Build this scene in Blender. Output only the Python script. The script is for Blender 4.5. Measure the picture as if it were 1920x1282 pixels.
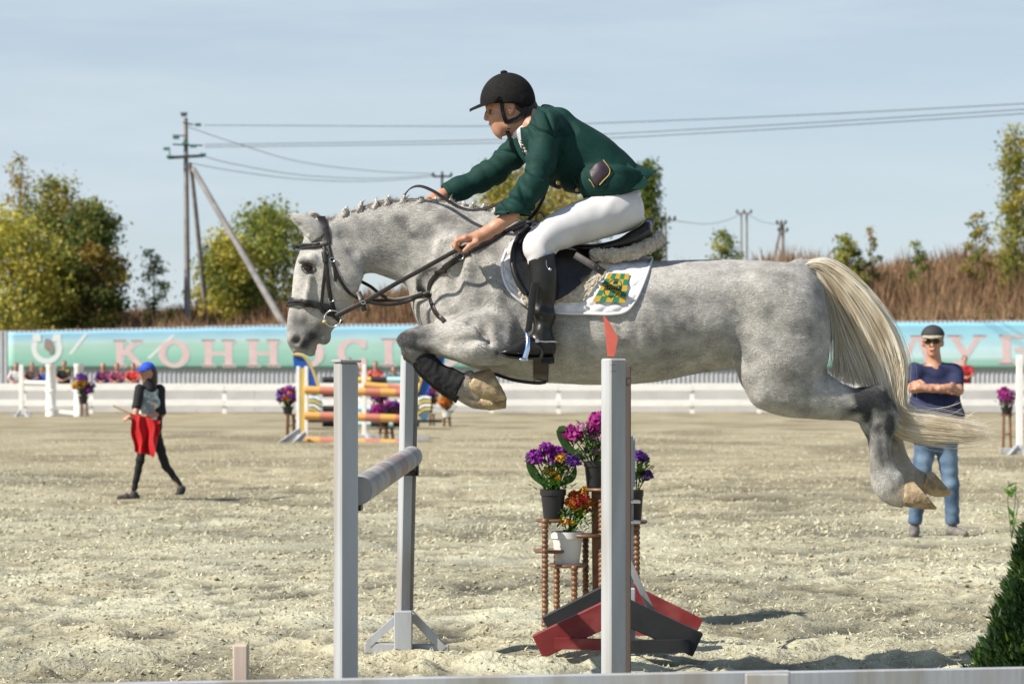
import bpy, math, random
import numpy as np
from mathutils import Vector, Matrix
sc = bpy.context.scene
for _o in list(bpy.data.objects):
    bpy.data.objects.remove(_o)
COL = sc.collection
R = math.radians
# ---------------------------------------------------------------- camera, sky, sun, exposure
F = 1920 * 85 / 36.0          # focal length in photo pixels
H, HY = 1.32, 708.0           # eye height, row of the horizon
D0 = 10.42                    # distance of the horse's mid plane
cam_d = bpy.data.cameras.new('camera')
cam = bpy.data.objects.new('camera', cam_d)
COL.objects.link(cam)
cam.location = (0, 0, H)
cam.rotation_euler = (R(90), 0, 0)
cam_d.lens = 85
cam_d.sensor_width = 36
cam_d.shift_y = (HY - 641) / 1920
cam_d.clip_end = 4000
cam_d.dof.use_dof = True
cam_d.dof.focus_distance = D0 - 0.2
cam_d.dof.aperture_fstop = 5.6
sc.camera = cam
SUN_EL, SUN_AZ = R(42), R(25)
Ldir = Vector((math.cos(SUN_EL) * math.cos(SUN_AZ), math.cos(SUN_EL) * math.sin(SUN_AZ), -math.sin(SUN_EL)))
world = bpy.data.worlds.new('World')
sc.world = world
world.use_nodes = True
wn, wl = world.node_tree.nodes, world.node_tree.links
wn.clear()
w_out = wn.new('ShaderNodeOutputWorld')
w_bg = wn.new('ShaderNodeBackground')
w_sky = wn.new('ShaderNodeTexSky')
w_sky.sky_type = 'NISHITA'
w_sky.sun_disc = False
w_sky.sun_elevation = SUN_EL
w_sky.sun_rotation = R(245)
w_sky.air_density = 1.0
w_sky.dust_density = 0.3
w_sky.ozone_density = 2.0
w_tc = wn.new('ShaderNodeTexCoord')
w_map = wn.new('ShaderNodeMapping')
w_map.inputs['Scale'].default_value = (1.6, 1.6, 14.0)
w_map.inputs['Rotation'].default_value = (0.0, R(9), 0.0)
w_noise = wn.new('ShaderNodeTexNoise')
w_noise.inputs['Scale'].default_value = 3.0
w_noise.inputs['Detail'].default_value = 6
w_noise.inputs['Roughness'].default_value = 0.55
w_ramp = wn.new('ShaderNodeMapRange')
w_ramp.inputs['From Min'].default_value = 0.42
w_ramp.inputs['From Max'].default_value = 0.75
w_ramp.inputs['To Min'].default_value = 0.62
w_ramp.inputs['To Max'].default_value = 0.97
w_tint = wn.new('ShaderNodeMix'); w_tint.data_type = 'RGBA'; w_tint.blend_type = 'MULTIPLY'
w_tint.inputs['Factor'].default_value = 1.0
w_tint.inputs['B'].default_value = (0.97, 0.96, 1.0, 1)
w_mix = wn.new('ShaderNodeMix'); w_mix.data_type = 'RGBA'
w_mix.inputs['B'].default_value = (5.95, 6.85, 7.5, 1)
wl.new(w_tc.outputs['Generated'], w_map.inputs['Vector'])
wl.new(w_map.outputs['Vector'], w_noise.inputs['Vector'])
wl.new(w_noise.outputs['Fac'], w_ramp.inputs['Value'])
w_sep = wn.new('ShaderNodeSeparateXYZ'); wl.new(w_tc.outputs['Generated'], w_sep.inputs['Vector'])
w_veil = wn.new('ShaderNodeMapRange'); w_veil.interpolation_type = 'SMOOTHSTEP'     # thin haze, densest towards the horizon
w_veil.inputs['From Min'].default_value = 0.0; w_veil.inputs['From Max'].default_value = 0.6
w_veil.inputs['To Min'].default_value = 1.0; w_veil.inputs['To Max'].default_value = 0.3
wl.new(w_sep.outputs['Z'], w_veil.inputs['Value'])
w_mul = wn.new('ShaderNodeMath'); w_mul.operation = 'MULTIPLY'
wl.new(w_ramp.outputs['Result'], w_mul.inputs[0]); wl.new(w_veil.outputs['Result'], w_mul.inputs[1])
wl.new(w_mul.outputs['Value'], w_mix.inputs['Factor'])
wl.new(w_sky.outputs['Color'], w_tint.inputs['A'])
wl.new(w_tint.outputs['Result'], w_mix.inputs['A'])
wl.new(w_mix.outputs['Result'], w_bg.inputs['Color'])
w_bg.inputs['Strength'].default_value = 0.073
wl.new(w_bg.outputs['Background'], w_out.inputs['Surface'])
sun_d = bpy.data.lights.new('sun', 'SUN')
sun_d.energy = 4.8
sun_d.angle = R(0.53)
sun_d.color = (1.0, 0.915, 0.785)
sun = bpy.data.objects.new('sun', sun_d)
COL.objects.link(sun)
sun.location = (-30, -12, 30)
sun.rotation_euler = Ldir.to_track_quat('-Z', 'Y').to_euler()
sc.view_settings.view_transform = 'Standard'
sc.view_settings.look = 'None'
sc.view_settings.exposure = 0.6
sc.view_settings.gamma = 1.0
sc.view_settings.use_curve_mapping = False
sc.render.engine = 'CYCLES'
sc.cycles.use_denoising = True
sc.cycles.max_bounces = 6
sc.cycles.transparent_max_bounces = 8
sc.cycles.caustics_reflective = False
sc.cycles.caustics_refractive = False

# ---------------------------------------------------------------- helpers
rng = np.random.default_rng(7)
random.seed(7)

def P(px, py, d):                       # a point seen at photo pixel (px,py), at distance d
    return np.array(((px - 960) / F * d, d, H + (HY - py) / F * d))
def Q(px, py, y=0.0):                   # the same about the horse's plane
    return P(px, py, D0 + y)

def tag(o, label=None, cat=None, group=None, kind=None):
    if label: o['label'] = label
    if cat: o['category'] = cat
    if group: o['group'] = group
    if kind: o['kind'] = kind
    return o
def empty(name, loc, label=None, cat=None, group=None, kind=None):
    o = bpy.data.objects.new(name, None)
    COL.objects.link(o)
    o.location = tuple(float(v) for v in loc)
    o.empty_display_size = 0.1
    return tag(o, label, cat, group, kind)
def rootloc(o):
    v = np.zeros(3)
    while o is not None:
        v += np.array(o.location)
        o = o.parent
    return v
def mesh(name, V, Fc, m=None, parent=None, smooth=True, attrs=None, local=False, mats=None, mi=None):
    V = np.asarray(V, float).reshape(-1, 3)
    if parent is not None and not local:
        V = V - rootloc(parent)
    me = bpy.data.meshes.new(name)
    if isinstance(Fc, np.ndarray):
        n, k = Fc.shape
        me.vertices.add(len(V)); me.vertices.foreach_set('co', V.astype(np.float32).ravel())
        me.loops.add(n * k); me.loops.foreach_set('vertex_index', Fc.astype(np.int32).ravel())
        me.polygons.add(n)
        me.polygons.foreach_set('loop_start', np.arange(0, n * k, k, dtype=np.int32))
        me.update(calc_edges=True)
        me.validate()
    else:
        me.from_pydata([tuple(v) for v in V], [], [tuple(int(i) for i in f) for f in Fc])
    if smooth:
        me.polygons.foreach_set('use_smooth', np.ones(len(me.polygons), bool))
        if isinstance(Fc, list) and len(Fc) < 20000: me.set_sharp_from_angle(angle=R(50))
    if attrs:
        for k_, a in attrs.items():
            a = np.asarray(a, np.float32)
            if a.ndim == 1:
                at = me.attributes.new(k_, 'FLOAT', 'POINT'); at.data.foreach_set('value', a)
            else:
                at = me.attributes.new(k_, 'FLOAT_COLOR', 'POINT')
                at.data.foreach_set('color', np.c_[a, np.ones(len(a), np.float32)].astype(np.float32).ravel())
    o = bpy.data.objects.new(name, me)
    COL.objects.link(o)
    if parent is not None: o.parent = parent
    if mats:
        for q in mats: me.materials.append(q)
        if mi is not None: me.polygons.foreach_set('material_index', np.asarray(mi, np.int32))
    elif m: me.materials.append(m)
    return o
def copy_tree(o, parent=None, loc=None):
    c = o.copy(); COL.objects.link(c); c.parent = parent
    if loc is not None: c.location = tuple(float(v) for v in loc)
    for ch in list(o.children): copy_tree(ch, c)
    return c

class MB:                                # collects simple shapes into one mesh
    def __init__(s): s.v = []; s.f = []; s.m = []; s.cur = 0
    def add(s, V, Fc):
        n = len(s.v); s.v.extend([tuple(map(float, p)) for p in V])
        for f in Fc: s.f.append(tuple(i + n for i in f)); s.m.append(s.cur)
        return s
    def box(s, c, d, rot=None, bev=0.0):
        x, y, z = (q / 2 for q in d)
        if bev <= 0:
            V = np.array([(i * x, j * y, k * z) for i in (-1, 1) for j in (-1, 1) for k in (-1, 1)])
            Fc = [(0, 1, 3, 2), (4, 6, 7, 5), (0, 4, 5, 1), (2, 3, 7, 6), (0, 2, 6, 4), (1, 5, 7, 3)]
        else:
            V = []; idx = {}
            for i in (-1, 1):
                for j in (-1, 1):
                    for k in (-1, 1):
                        for a in range(3):
                            p = [i * x, j * y, k * z]
                            for b in range(3):
                                if b != a: p[b] -= (i, j, k)[b] * bev
                            idx[(i, j, k, a)] = len(V); V.append(p)
            V = np.array(V); Fc = []
            for a in range(3):
                b, c2 = (a + 1) % 3, (a + 2) % 3
                for sg in (-1, 1):
                    q = []
                    for (u, w) in ((-1, -1), (1, -1), (1, 1), (-1, 1)):
                        t = [0, 0, 0]; t[a] = sg; t[b] = u; t[c2] = w
                        q.append(idx[(t[0], t[1], t[2], a)])
                    Fc.append(q if sg > 0 else q[::-1])
                for u in (-1, 1):
                    for w in (-1, 1):       # edge strips along a
                        t0 = [0, 0, 0]; t0[a] = -1; t0[b] = u; t0[c2] = w
                        t1 = list(t0); t1[a] = 1
                        q = [idx[(*t0, b)], idx[(*t1, b)], idx[(*t1, c2)], idx[(*t0, c2)]]
                        Fc.append(q if u * w < 0 else q[::-1])
            for i in (-1, 1):
                for j in (-1, 1):
                    for k in (-1, 1):
                        q = [idx[(i, j, k, a)] for a in range(3)]
                        Fc.append(q if i * j * k > 0 else q[::-1])
        if rot is not None: V = V @ np.array(rot).T
        return s.add(V + np.array(c), Fc)
    def beam(s, a, b, w, h, up=(0, 0, 1), bev=0.0):   # a board from a to b, w across, h along up
        a, b = np.array(a, float), np.array(b, float)
        t = b - a; L = np.linalg.norm(t); t /= L
        u = np.array(up, float); u = u - t * (u @ t); u /= np.linalg.norm(u)
        r = np.cross(u, t)
        return s.box((a + b) / 2, (L, w, h), np.c_[t, r, u], bev)
    def tube(s, pts, rad, n=8, cap=True, flat=1.0, up=(0, 0, 1)):
        pts = np.asarray(pts, float); m = len(pts)
        rad = np.broadcast_to(np.asarray(rad, float), (m,))
        T = np.gradient(pts, axis=0); T /= np.linalg.norm(T, axis=1)[:, None] + 1e-12
        V = []; u = np.array(up, float)
        if abs(u @ T[0]) > 0.95: u = np.array((1.0, 0.1, 0))
        for i in range(m):
            u = u - T[i] * (u @ T[i]); u /= np.linalg.norm(u) + 1e-12
            b = np.cross(T[i], u)
            for k in range(n):
                a = 2 * math.pi * k / n
                V.append(pts[i] + rad[i] * (math.cos(a) * u * flat + math.sin(a) * b))
        Fc = [(i * n + k, i * n + (k + 1) % n, (i + 1) * n + (k + 1) % n, (i + 1) * n + k) for i in range(m - 1) for k in range(n)]
        if cap: Fc += [tuple(range(n))[::-1], tuple((m - 1) * n + k for k in range(n))]
        return s.add(V, Fc)
    def lathe(s, c, prof, n=16, axis=None):
        V = []; c = np.array(c, float)
        for r, z in prof:
            for k in range(n):
                a = 2 * math.pi * k / n
                V.append((r * math.cos(a), r * math.sin(a), z))
        V = np.array(V)
        if axis is not None: V = V @ np.array(axis).T
        m = len(prof)
        Fc = [(i * n + k, i * n + (k + 1) % n, (i + 1) * n + (k + 1) % n, (i + 1) * n + k) for i in range(m - 1) for k in range(n)]
        Fc += [tuple(range(n))[::-1], tuple((m - 1) * n + k for k in range(n))]
        return s.add(V + c, Fc)
    def ell(s, c, r, n=12, m=8):
        prof = [(max(1e-4, math.sin(math.pi * i / m)), -math.cos(math.pi * i / m)) for i in range(m + 1)]
        V = []
        for q, z in prof:
            for k in range(n):
                a = 2 * math.pi * k / n
                V.append((q * math.cos(a) * r[0] + c[0], q * math.sin(a) * r[1] + c[1], z * r[2] + c[2]))
        return s.add(V, [(i * n + k, i * n + (k + 1) % n, (i + 1) * n + (k + 1) % n, (i + 1) * n + k) for i in range(m) for k in range(n)])
    def prism(s, poly, d):                # poly: 3D outline, d: extrusion vector
        poly = np.asarray(poly, float); n = len(poly); V = np.r_[poly, poly + np.array(d, float)]
        return s.add(V, [tuple(range(n))[::-1], tuple(range(n, 2 * n))] + [(i, (i + 1) % n, n + (i + 1) % n, n + i) for i in range(n)])
    def build(s, name, m=None, parent=None, smooth=False, mats=None, local=False):
        return mesh(name, s.v, s.f, m, parent, smooth, mats=mats, mi=s.m if mats else None, local=local)

# ---------------------------------------------------------------- materials
def mat(name, c1, c2=None, rough=0.7, scale=20.0, detail=4, bump=0.0, bscale=60.0, bdist=0.004, stretch=(1, 1, 1),
        metal=0.0, spec=0.5, sheen=0.0, lo=0.35, hi=0.65, c3=None, s3=2.0, sub=0.0, trans=0.0, attr=None, space='pos'):
    m = bpy.data.materials.new(name); m.use_nodes = True
    N, L = m.node_tree.nodes, m.node_tree.links
    b = N['Principled BSDF']
    b.inputs['Roughness'].default_value = rough
    b.inputs['Metallic'].default_value = metal
    b.inputs['Specular IOR Level'].default_value = spec
    if sheen: b.inputs['Sheen Weight'].default_value = sheen
    if sub:
        b.inputs['Subsurface Weight'].default_value = sub
        b.inputs['Subsurface Radius'].default_value = (0.012, 0.006, 0.003)
        b.inputs['Subsurface Scale'].default_value = 0.5
    if space == 'obj':
        g = N.new('ShaderNodeTexCoord'); out = g.outputs['Object']
    else:
        g = N.new('ShaderNodeNewGeometry'); out = g.outputs['Position']
    mp = N.new('ShaderNodeMapping'); mp.inputs['Scale'].default_value = stretch
    L.new(out, mp.inputs['Vector'])
    col = None
    if c2 is not None:
        n1 = N.new('ShaderNodeTexNoise'); n1.inputs['Scale'].default_value = scale; n1.inputs['Detail'].default_value = detail
        L.new(mp.outputs['Vector'], n1.inputs['Vector'])
        r1 = N.new('ShaderNodeMapRange'); r1.inputs['From Min'].default_value = lo; r1.inputs['From Max'].default_value = hi
        L.new(n1.outputs['Fac'], r1.inputs['Value'])
        mx = N.new('ShaderNodeMix'); mx.data_type = 'RGBA'
        mx.inputs['A'].default_value = (*c1, 1); mx.inputs['B'].default_value = (*c2, 1)
        L.new(r1.outputs['Result'], mx.inputs['Factor'])
        col = mx.outputs['Result']
        if c3 is not None:
            n3 = N.new('ShaderNodeTexNoise'); n3.inputs['Scale'].default_value = s3; n3.inputs['Detail'].default_value = 3
            L.new(mp.outputs['Vector'], n3.inputs['Vector'])
            r3 = N.new('ShaderNodeMapRange'); r3.inputs['From Min'].default_value = 0.45; r3.inputs['From Max'].default_value = 0.62
            L.new(n3.outputs['Fac'], r3.inputs['Value'])
            m3 = N.new('ShaderNodeMix'); m3.data_type = 'RGBA'; m3.inputs['B'].default_value = (*c3, 1)
            L.new(r3.outputs['Result'], m3.inputs['Factor']); L.new(col, m3.inputs['A'])
            col = m3.outputs['Result']
    if attr:
        at = N.new('ShaderNodeAttribute'); at.attribute_name = attr
        if col is None:
            col = at.outputs['Color']
        else:
            ma = N.new('ShaderNodeMix'); ma.data_type = 'RGBA'; ma.blend_type = 'MULTIPLY'; ma.inputs['Factor'].default_value = 1
            L.new(col, ma.inputs['A']); L.new(at.outputs['Color'], ma.inputs['B']); col = ma.outputs['Result']
    if col is not None: L.new(col, b.inputs['Base Color'])
    else: b.inputs['Base Color'].default_value = (*c1, 1)
    if bump:
        nb = N.new('ShaderNodeTexNoise'); nb.inputs['Scale'].default_value = bscale; nb.inputs['Detail'].default_value = 5
        L.new(mp.outputs['Vector'], nb.inputs['Vector'])
        bp = N.new('ShaderNodeBump'); bp.inputs['Strength'].default_value = bump; bp.inputs['Distance'].default_value = bdist
        L.new(nb.outputs['Fac'], bp.inputs['Height']); L.new(bp.outputs['Normal'], b.inputs['Normal'])
    if trans:
        tr = N.new('ShaderNodeBsdfTranslucent'); ms = N.new('ShaderNodeMixShader'); ms.inputs['Fac'].default_value = trans
        if col is not None: L.new(col, tr.inputs['Color'])
        else: tr.inputs['Color'].default_value = (*c1, 1)
        L.new(b.outputs['BSDF'], ms.inputs[1]); L.new(tr.outputs['BSDF'], ms.inputs[2])
        L.new(ms.outputs['Shader'], N['Material Output'].inputs['Surface'])
    return m

# ---------------------------------------------------------------- smooth bodies from signed distance fields
def catmull(pts, n):
    pts = np.asarray(pts, float); m = len(pts)
    if m == 2:
        t = np.linspace(0, 1, n)[:, None]; return pts[0] * (1 - t) + pts[1] * t
    t = np.linspace(0, m - 1, n); i = np.clip(t.astype(int), 0, m - 2); f = (t - i)[:, None]
    p1, p2 = pts[i], pts[i + 1]
    p0 = np.where((i > 0)[:, None], pts[np.maximum(i - 1, 0)], 2 * p1 - p2)
    p3 = np.where((i < m - 2)[:, None], pts[np.minimum(i + 2, m - 1)], 2 * p2 - p1)
    return 0.5 * (2 * p1 + (p2 - p0) * f + (2 * p0 - 5 * p1 + 4 * p2 - p3) * f * f + (3 * p1 - p0 - 3 * p2 + p3) * f ** 3)

def relax(V, Fq, it=4, w=None):          # evens out small ripples
    a = np.concatenate([Fq[:, i] for i in range(4)]); b = np.concatenate([Fq[:, (i + 1) % 4] for i in range(4)])
    n = len(V); deg = np.bincount(a, minlength=n)[:, None] + np.bincount(b, minlength=n)[:, None]
    for k in range(it * 2):
        s_ = np.stack([np.bincount(a, V[b, j], n) + np.bincount(b, V[a, j], n) for j in range(3)], 1) / deg
        f = .55 if k % 2 == 0 else -.57
        V = V + f * (s_ - V) * (1 if w is None else w[:, None])
    return V
class Field:
    def __init__(s, lo, hi, h):
        s.lo = np.array(lo, float); s.h = h
        s.n = np.ceil((np.array(hi) - s.lo) / h).astype(int) + 1
        s.F = np.full(s.n, 0.4, np.float32)
        s.ax = [s.lo[i] + h * np.arange(s.n[i]) for i in range(3)]
        s.map = None
    def _sl(s, lo, hi):
        a = np.clip(np.floor((np.array(lo) - s.lo) / s.h).astype(int), 0, s.n)
        b = np.clip(np.ceil((np.array(hi) - s.lo) / s.h).astype(int) + 1, 0, s.n)
        if (b - a <= 0).any(): return None
        return tuple(slice(i, j) for i, j in zip(a, b))
    def _put(s, sl, f, k, cut):
        A = s.F[sl]
        f = f.astype(np.float32)
        if cut:
            hh = np.maximum(k - np.abs(A + f), 0) / k if k > 0 else 0
            s.F[sl] = np.maximum(A, -f) + hh * hh * k * 0.25
        else:
            hh = np.maximum(k - np.abs(A - f), 0) / k if k > 0 else 0
            s.F[sl] = np.minimum(A, f) - hh * hh * k * 0.25
    def _grid(s, sl):
        return (s.ax[0][sl[0]][:, None, None], s.ax[1][sl[1]][None, :, None], s.ax[2][sl[2]][None, None, :])
    def cone(s, a, b, ra, rb, k=0.02, cut=False, flat0=False, flat1=False):
        a, b = np.array(a, float), np.array(b, float); r = max(ra, rb) + k + 2 * s.h
        sl = s._sl(np.minimum(a, b) - r, np.maximum(a, b) + r)
        if sl is None: return s
        X, Y, Z = s._grid(sl); d = b - a; L2 = d @ d + 1e-12; L = math.sqrt(L2)
        tr = ((X - a[0]) * d[0] + (Y - a[1]) * d[1] + (Z - a[2]) * d[2]) / L2
        t = np.clip(tr, 0, 1)
        q = np.sqrt((X - a[0] - t * d[0]) ** 2 + (Y - a[1] - t * d[1]) ** 2 + (Z - a[2] - t * d[2]) ** 2)
        f = q - (ra + (rb - ra) * t)
        if flat1: f = np.maximum(f, (tr - 1) * L)
        if flat0: f = np.maximum(f, -tr * L)
        s._put(sl, f, k, cut); return s
    def chain(s, pts, k=0.02, **kw):      # pts: (x,y,z,r)
        for i in range(len(pts) - 1):
            s.cone(pts[i][:3], pts[i + 1][:3], pts[i][3], pts[i + 1][3], k,
                   flat0=kw.get('flat0', False) and i == 0, flat1=kw.get('flat1', False) and i == len(pts) - 2, cut=kw.get('cut', False))
        return s
    def ell(s, c, r, k=0.02, rot=None, cut=False):
        c, r = np.array(c, float), np.array(r, float); m = r.max() + k + 2 * s.h
        sl = s._sl(c - m, c + m)
        if sl is None: return s
        X, Y, Z = s._grid(sl); X, Y, Z = X - c[0], Y - c[1], Z - c[2]
        if rot is not None:                # rotation about y by rot (radians)
            ca, sa = math.cos(rot), math.sin(rot); X, Z = X * ca + Z * sa, -X * sa + Z * ca
        k0 = np.sqrt((X / r[0]) ** 2 + (Y / r[1]) ** 2 + (Z / r[2]) ** 2)
        k1 = np.sqrt((X / r[0] ** 2) ** 2 + (Y / r[1] ** 2) ** 2 + (Z / r[2] ** 2) ** 2) + 1e-9
        s._put(sl, k0 * (k0 - 1) / k1, k, cut); return s
    def sweep(s, secs, k=0.03, cap0=1.0, cap1=1.0, n=48, cut=False, grow=0.0, flat0=False, flat1=False, d0=None, e=2.0, blur=6, norm=True):
        # secs: (Ax,Ay,Bx,By,half width[,centre y]) outlines in photo pixels about the horse's plane
        S = []
        for q in secs:
            yc = q[5] if len(q) > 5 else 0.0
            a, b = P(q[0], q[1], (d0 or D0) + yc), P(q[2], q[3], (d0 or D0) + yc)
            S.append(((a[0] + b[0]) / 2, (a[2] + b[2]) / 2, np.hypot(a[0] - b[0], a[2] - b[2]) / 2 + grow, q[4] + grow, yc + (d0 or D0)))
        S = catmull(S, n)
        r = max(S[:, 2].max(), S[:, 3].max()) + k + 2 * s.h
        sl = s._sl((S[:, 0].min() - r, (S[:, 4] - S[:, 3]).min() - k - 2 * s.h, S[:, 1].min() - r),
                   (S[:, 0].max() + r, (S[:, 4] + S[:, 3]).max() + k + 2 * s.h, S[:, 1].max() + r))
        if sl is None: return s
        X = s.ax[0][sl[0]][:, None]; Z = s.ax[2][sl[2]][None, :]
        best = np.full((X.shape[0], Z.shape[1]), 1e9); T = np.zeros_like(best)
        for i in range(n - 1):
            dx, dz = S[i + 1, 0] - S[i, 0], S[i + 1, 1] - S[i, 1]; L2 = dx * dx + dz * dz + 1e-12
            t = np.clip(((X - S[i, 0]) * dx + (Z - S[i, 1]) * dz) / L2, 0, 1)
            q = (X - S[i, 0] - t * dx) ** 2 + (Z - S[i, 1] - t * dz) ** 2
            if norm: q = q / (S[i, 2] + t * (S[i + 1, 2] - S[i, 2])) ** 2
            m = q < best; best[m] = q[m]; T[m] = (i + t)[m]
        end0, end1 = T <= 1e-6, T >= n - 1 - 1e-6; T0 = T.copy()
        for _ in range(blur):
            Tp = np.pad(T, 1, mode='edge'); T = (Tp[:-2, 1:-1] + Tp[2:, 1:-1] + Tp[1:-1, :-2] + Tp[1:-1, 2:] + 2 * T) / 6
        T = np.where((T0 < 5) | (T0 > n - 6) | (np.abs(T - T0) > 3.0), T0, T)
        i = np.clip(T.astype(int), 0, n - 2); f = T - i
        C = S[i] * (1 - f)[..., None] + S[i + 1] * f[..., None]
        dx, dz = S[i + 1, 0] - S[i, 0], S[i + 1, 1] - S[i, 1]; L = np.hypot(dx, dz) + 1e-9
        ex, ez = X - C[..., 0], Z - C[..., 1]
        al = (ex * dx + ez * dz) / L; un = (-ex * dz + ez * dx) / L
        sc_ = np.where(end0 & (al < 0), cap0, np.where(end1 & (al > 0), cap1, 1.0))
        ru, rl, yc = C[..., 2], C[..., 3], C[..., 4]
        in2 = np.sqrt((al / (ru * sc_)) ** 2 + (un / ru) ** 2)
        Yg = (s.ax[1][sl[1]][None, :, None] - yc[:, None, :]) / rl[:, None, :]
        I2 = in2[:, None, :]
        if e == 2.0: k0 = np.sqrt(I2 ** 2 + Yg ** 2)
        else: k0 = (np.abs(I2) ** e + np.abs(Yg) ** e) ** (1 / e)
        k1 = np.sqrt((I2 / ru[:, None, :]) ** 2 + (Yg / rl[:, None, :]) ** 2) + 1e-9
        fv = k0 * (k0 - 1) / k1
        if flat0: fv = np.maximum(fv, np.where(end0, -al, -1)[:, None, :])
        if flat1: fv = np.maximum(fv, np.where(end1, al, -1)[:, None, :])
        s._put(sl, fv, k, cut); return s
    def half(s, p, nrm, k=0.0):            # keep the side of a plane away from nrm
        X, Y, Z = s._grid((slice(None),) * 3)
        f = (X - p[0]) * nrm[0] + (Y - p[1]) * nrm[1] + (Z - p[2]) * nrm[2]
        s.F = np.maximum(s.F, f.astype(np.float32)); return s
    def mesh(s):
        Fg = s.F; h = s.h
        ins = Fg < 0
        c = [(i, j, k) for i in (0, 1) for j in (0, 1) for k in (0, 1)]
        n = s.n
        vw = lambda A, o: A[o[0]:n[0] - 1 + o[0], o[1]:n[1] - 1 + o[1], o[2]:n[2] - 1 + o[2]]
        cnt = np.zeros(n - 1, np.int8)
        for o in c: cnt += vw(ins, o)
        mix = (cnt > 0) & (cnt < 8)
        I = np.argwhere(mix)
        idx = np.full(n - 1, -1, np.int32); idx[mix] = np.arange(len(I))
        acc = np.zeros((len(I), 3)); w = np.zeros(len(I))
        vals = [Fg[I[:, 0] + o[0], I[:, 1] + o[1], I[:, 2] + o[2]] for o in c]
        for a in range(8):
            for b in range(a + 1, 8):
                if sum(abs(c[a][q] - c[b][q]) for q in range(3)) != 1: continue
                fa, fb = vals[a], vals[b]; m = (fa < 0) != (fb < 0)
                t = fa[m] / (fa[m] - fb[m])
                acc[m] += np.array(c[a]) + t[:, None] * (np.array(c[b]) - np.array(c[a])); w[m] += 1
        V = (I + acc / w[:, None]) * h + s.lo
        out = []
        for ax in range(3):
            o1, o2 = [(1, 2), (2, 0), (0, 1)][ax]
            sA = [slice(None)] * 3; sB = [slice(None)] * 3
            sA[ax] = slice(0, n[ax] - 1); sB[ax] = slice(1, n[ax])
            ch = ins[tuple(sA)] != ins[tuple(sB)]
            E = np.argwhere(ch)
            E = E[(E[:, o1] > 0) & (E[:, o2] > 0) & (E[:, o1] < n[o1] - 1) & (E[:, o2] < n[o2] - 1)]
            q = []
            for (u, v) in ((-1, -1), (0, -1), (0, 0), (-1, 0)):
                G = E.copy(); G[:, o1] += u; G[:, o2] += v
                q.append(idx[G[:, 0], G[:, 1], G[:, 2]])
            q = np.stack(q, 1)
            fl = ~ins[E[:, 0], E[:, 1], E[:, 2]]
            q[fl] = q[fl][:, ::-1]
            out.append(q)
        Q_ = np.concatenate(out)
        return V, Q_[(Q_ >= 0).all(1)]
    def grad(s, p):
        p = np.asarray(p, float).reshape(-1, 3); g = np.zeros_like(p)
        for a in range(3):
            d = np.zeros(3); d[a] = s.h * 1.5
            g[:, a] = s.at(p + d) - s.at(p - d)
        return g / (np.linalg.norm(g, axis=1)[:, None] + 1e-9)
    def at(s, p):
        q = (np.asarray(p, float).reshape(-1, 3) - s.lo) / s.h
        q = np.clip(q, 0, np.array(s.n) - 1.001); i = q.astype(int); f = q - i; r = 0
        for o in [(i_, j, k) for i_ in (0, 1) for j in (0, 1) for k in (0, 1)]:
            w = np.prod([f[:, a] if o[a] else 1 - f[:, a] for a in range(3)], axis=0)
            r = r + w * s.F[i[:, 0] + o[0], i[:, 1] + o[1], i[:, 2] + o[2]]
        return r
    def near(s, x, z):                      # the surface's y nearest the camera above (x,z); nan where the body is not
        if s.map is None:
            ins = s.F < 0; any_ = ins.any(1); j = np.argmax(ins, 1); j1 = np.maximum(j, 1)
            ii, kk = np.meshgrid(np.arange(s.n[0]), np.arange(s.n[2]), indexing='ij')
            fa, fb = s.F[ii, j1 - 1, kk], s.F[ii, j1, kk]
            y = s.lo[1] + s.h * (j1 - 1 + np.clip(fa / (fa - fb + 1e-9), 0, 1))
            y[~any_] = np.nan; s.map = y
        u = np.clip((np.asarray(x) - s.lo[0]) / s.h, 0, s.n[0] - 1.001); v = np.clip((np.asarray(z) - s.lo[2]) / s.h, 0, s.n[2] - 1.001)
        i, k = u.astype(int), v.astype(int); fu, fv = u - i, v - k
        y = (s.map[i, k] * (1 - fu) * (1 - fv) + s.map[i + 1, k] * fu * (1 - fv) + s.map[i, k + 1] * (1 - fu) * fv + s.map[i + 1, k + 1] * fu * fv)
        bad = np.isnan(y)
        if bad.any(): y = np.where(bad, s.map[np.round(u).astype(int), np.round(v).astype(int)], y)
        return y
    def surf(s, px, py, off=0.0, default=0.0, it=5):   # points on the near surface under photo pixels
        px, py = np.asarray(px, float), np.asarray(py, float); d = np.full(px.shape, D0 - 0.2)
        for _ in range(it):
            x = (px - 960) / F * d; z = H + (HY - py) / F * d
            y = s.near(x, z); d = np.where(np.isnan(y), D0 + default, y) - off
        return np.stack([(px - 960) / F * d, d, H + (HY - py) / F * d], -1)

def strap(mb, pts, w, th, up=None, nrm=None):            # a flat strap along points, with a normal per point
    pts = np.asarray(pts, float); m = len(pts)
    T = np.gradient(pts, axis=0); T /= np.linalg.norm(T, axis=1)[:, None] + 1e-9
    Nn = np.asarray(nrm, float); Nn = Nn - T * (Nn * T).sum(1)[:, None]; Nn /= np.linalg.norm(Nn, axis=1)[:, None] + 1e-9
    B = np.cross(T, Nn); w = np.broadcast_to(np.asarray(w, float), (m,))
    V = []
    for i in range(m):
        for (a, b) in ((-1, -.5), (1, -.5), (1, .3), (.8, .5), (-.8, .5), (-1, .3)):
            V.append(pts[i] + B[i] * a * w[i] / 2 + Nn[i] * b * th)
    n = 6
    Fc = [(i * n + k, i * n + (k + 1) % n, (i + 1) * n + (k + 1) % n, (i + 1) * n + k) for i in range(m - 1) for k in range(n)]
    Fc += [tuple(range(n))[::-1], tuple((m - 1) * n + k for k in range(n))]
    mb.add(V, Fc)
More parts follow.
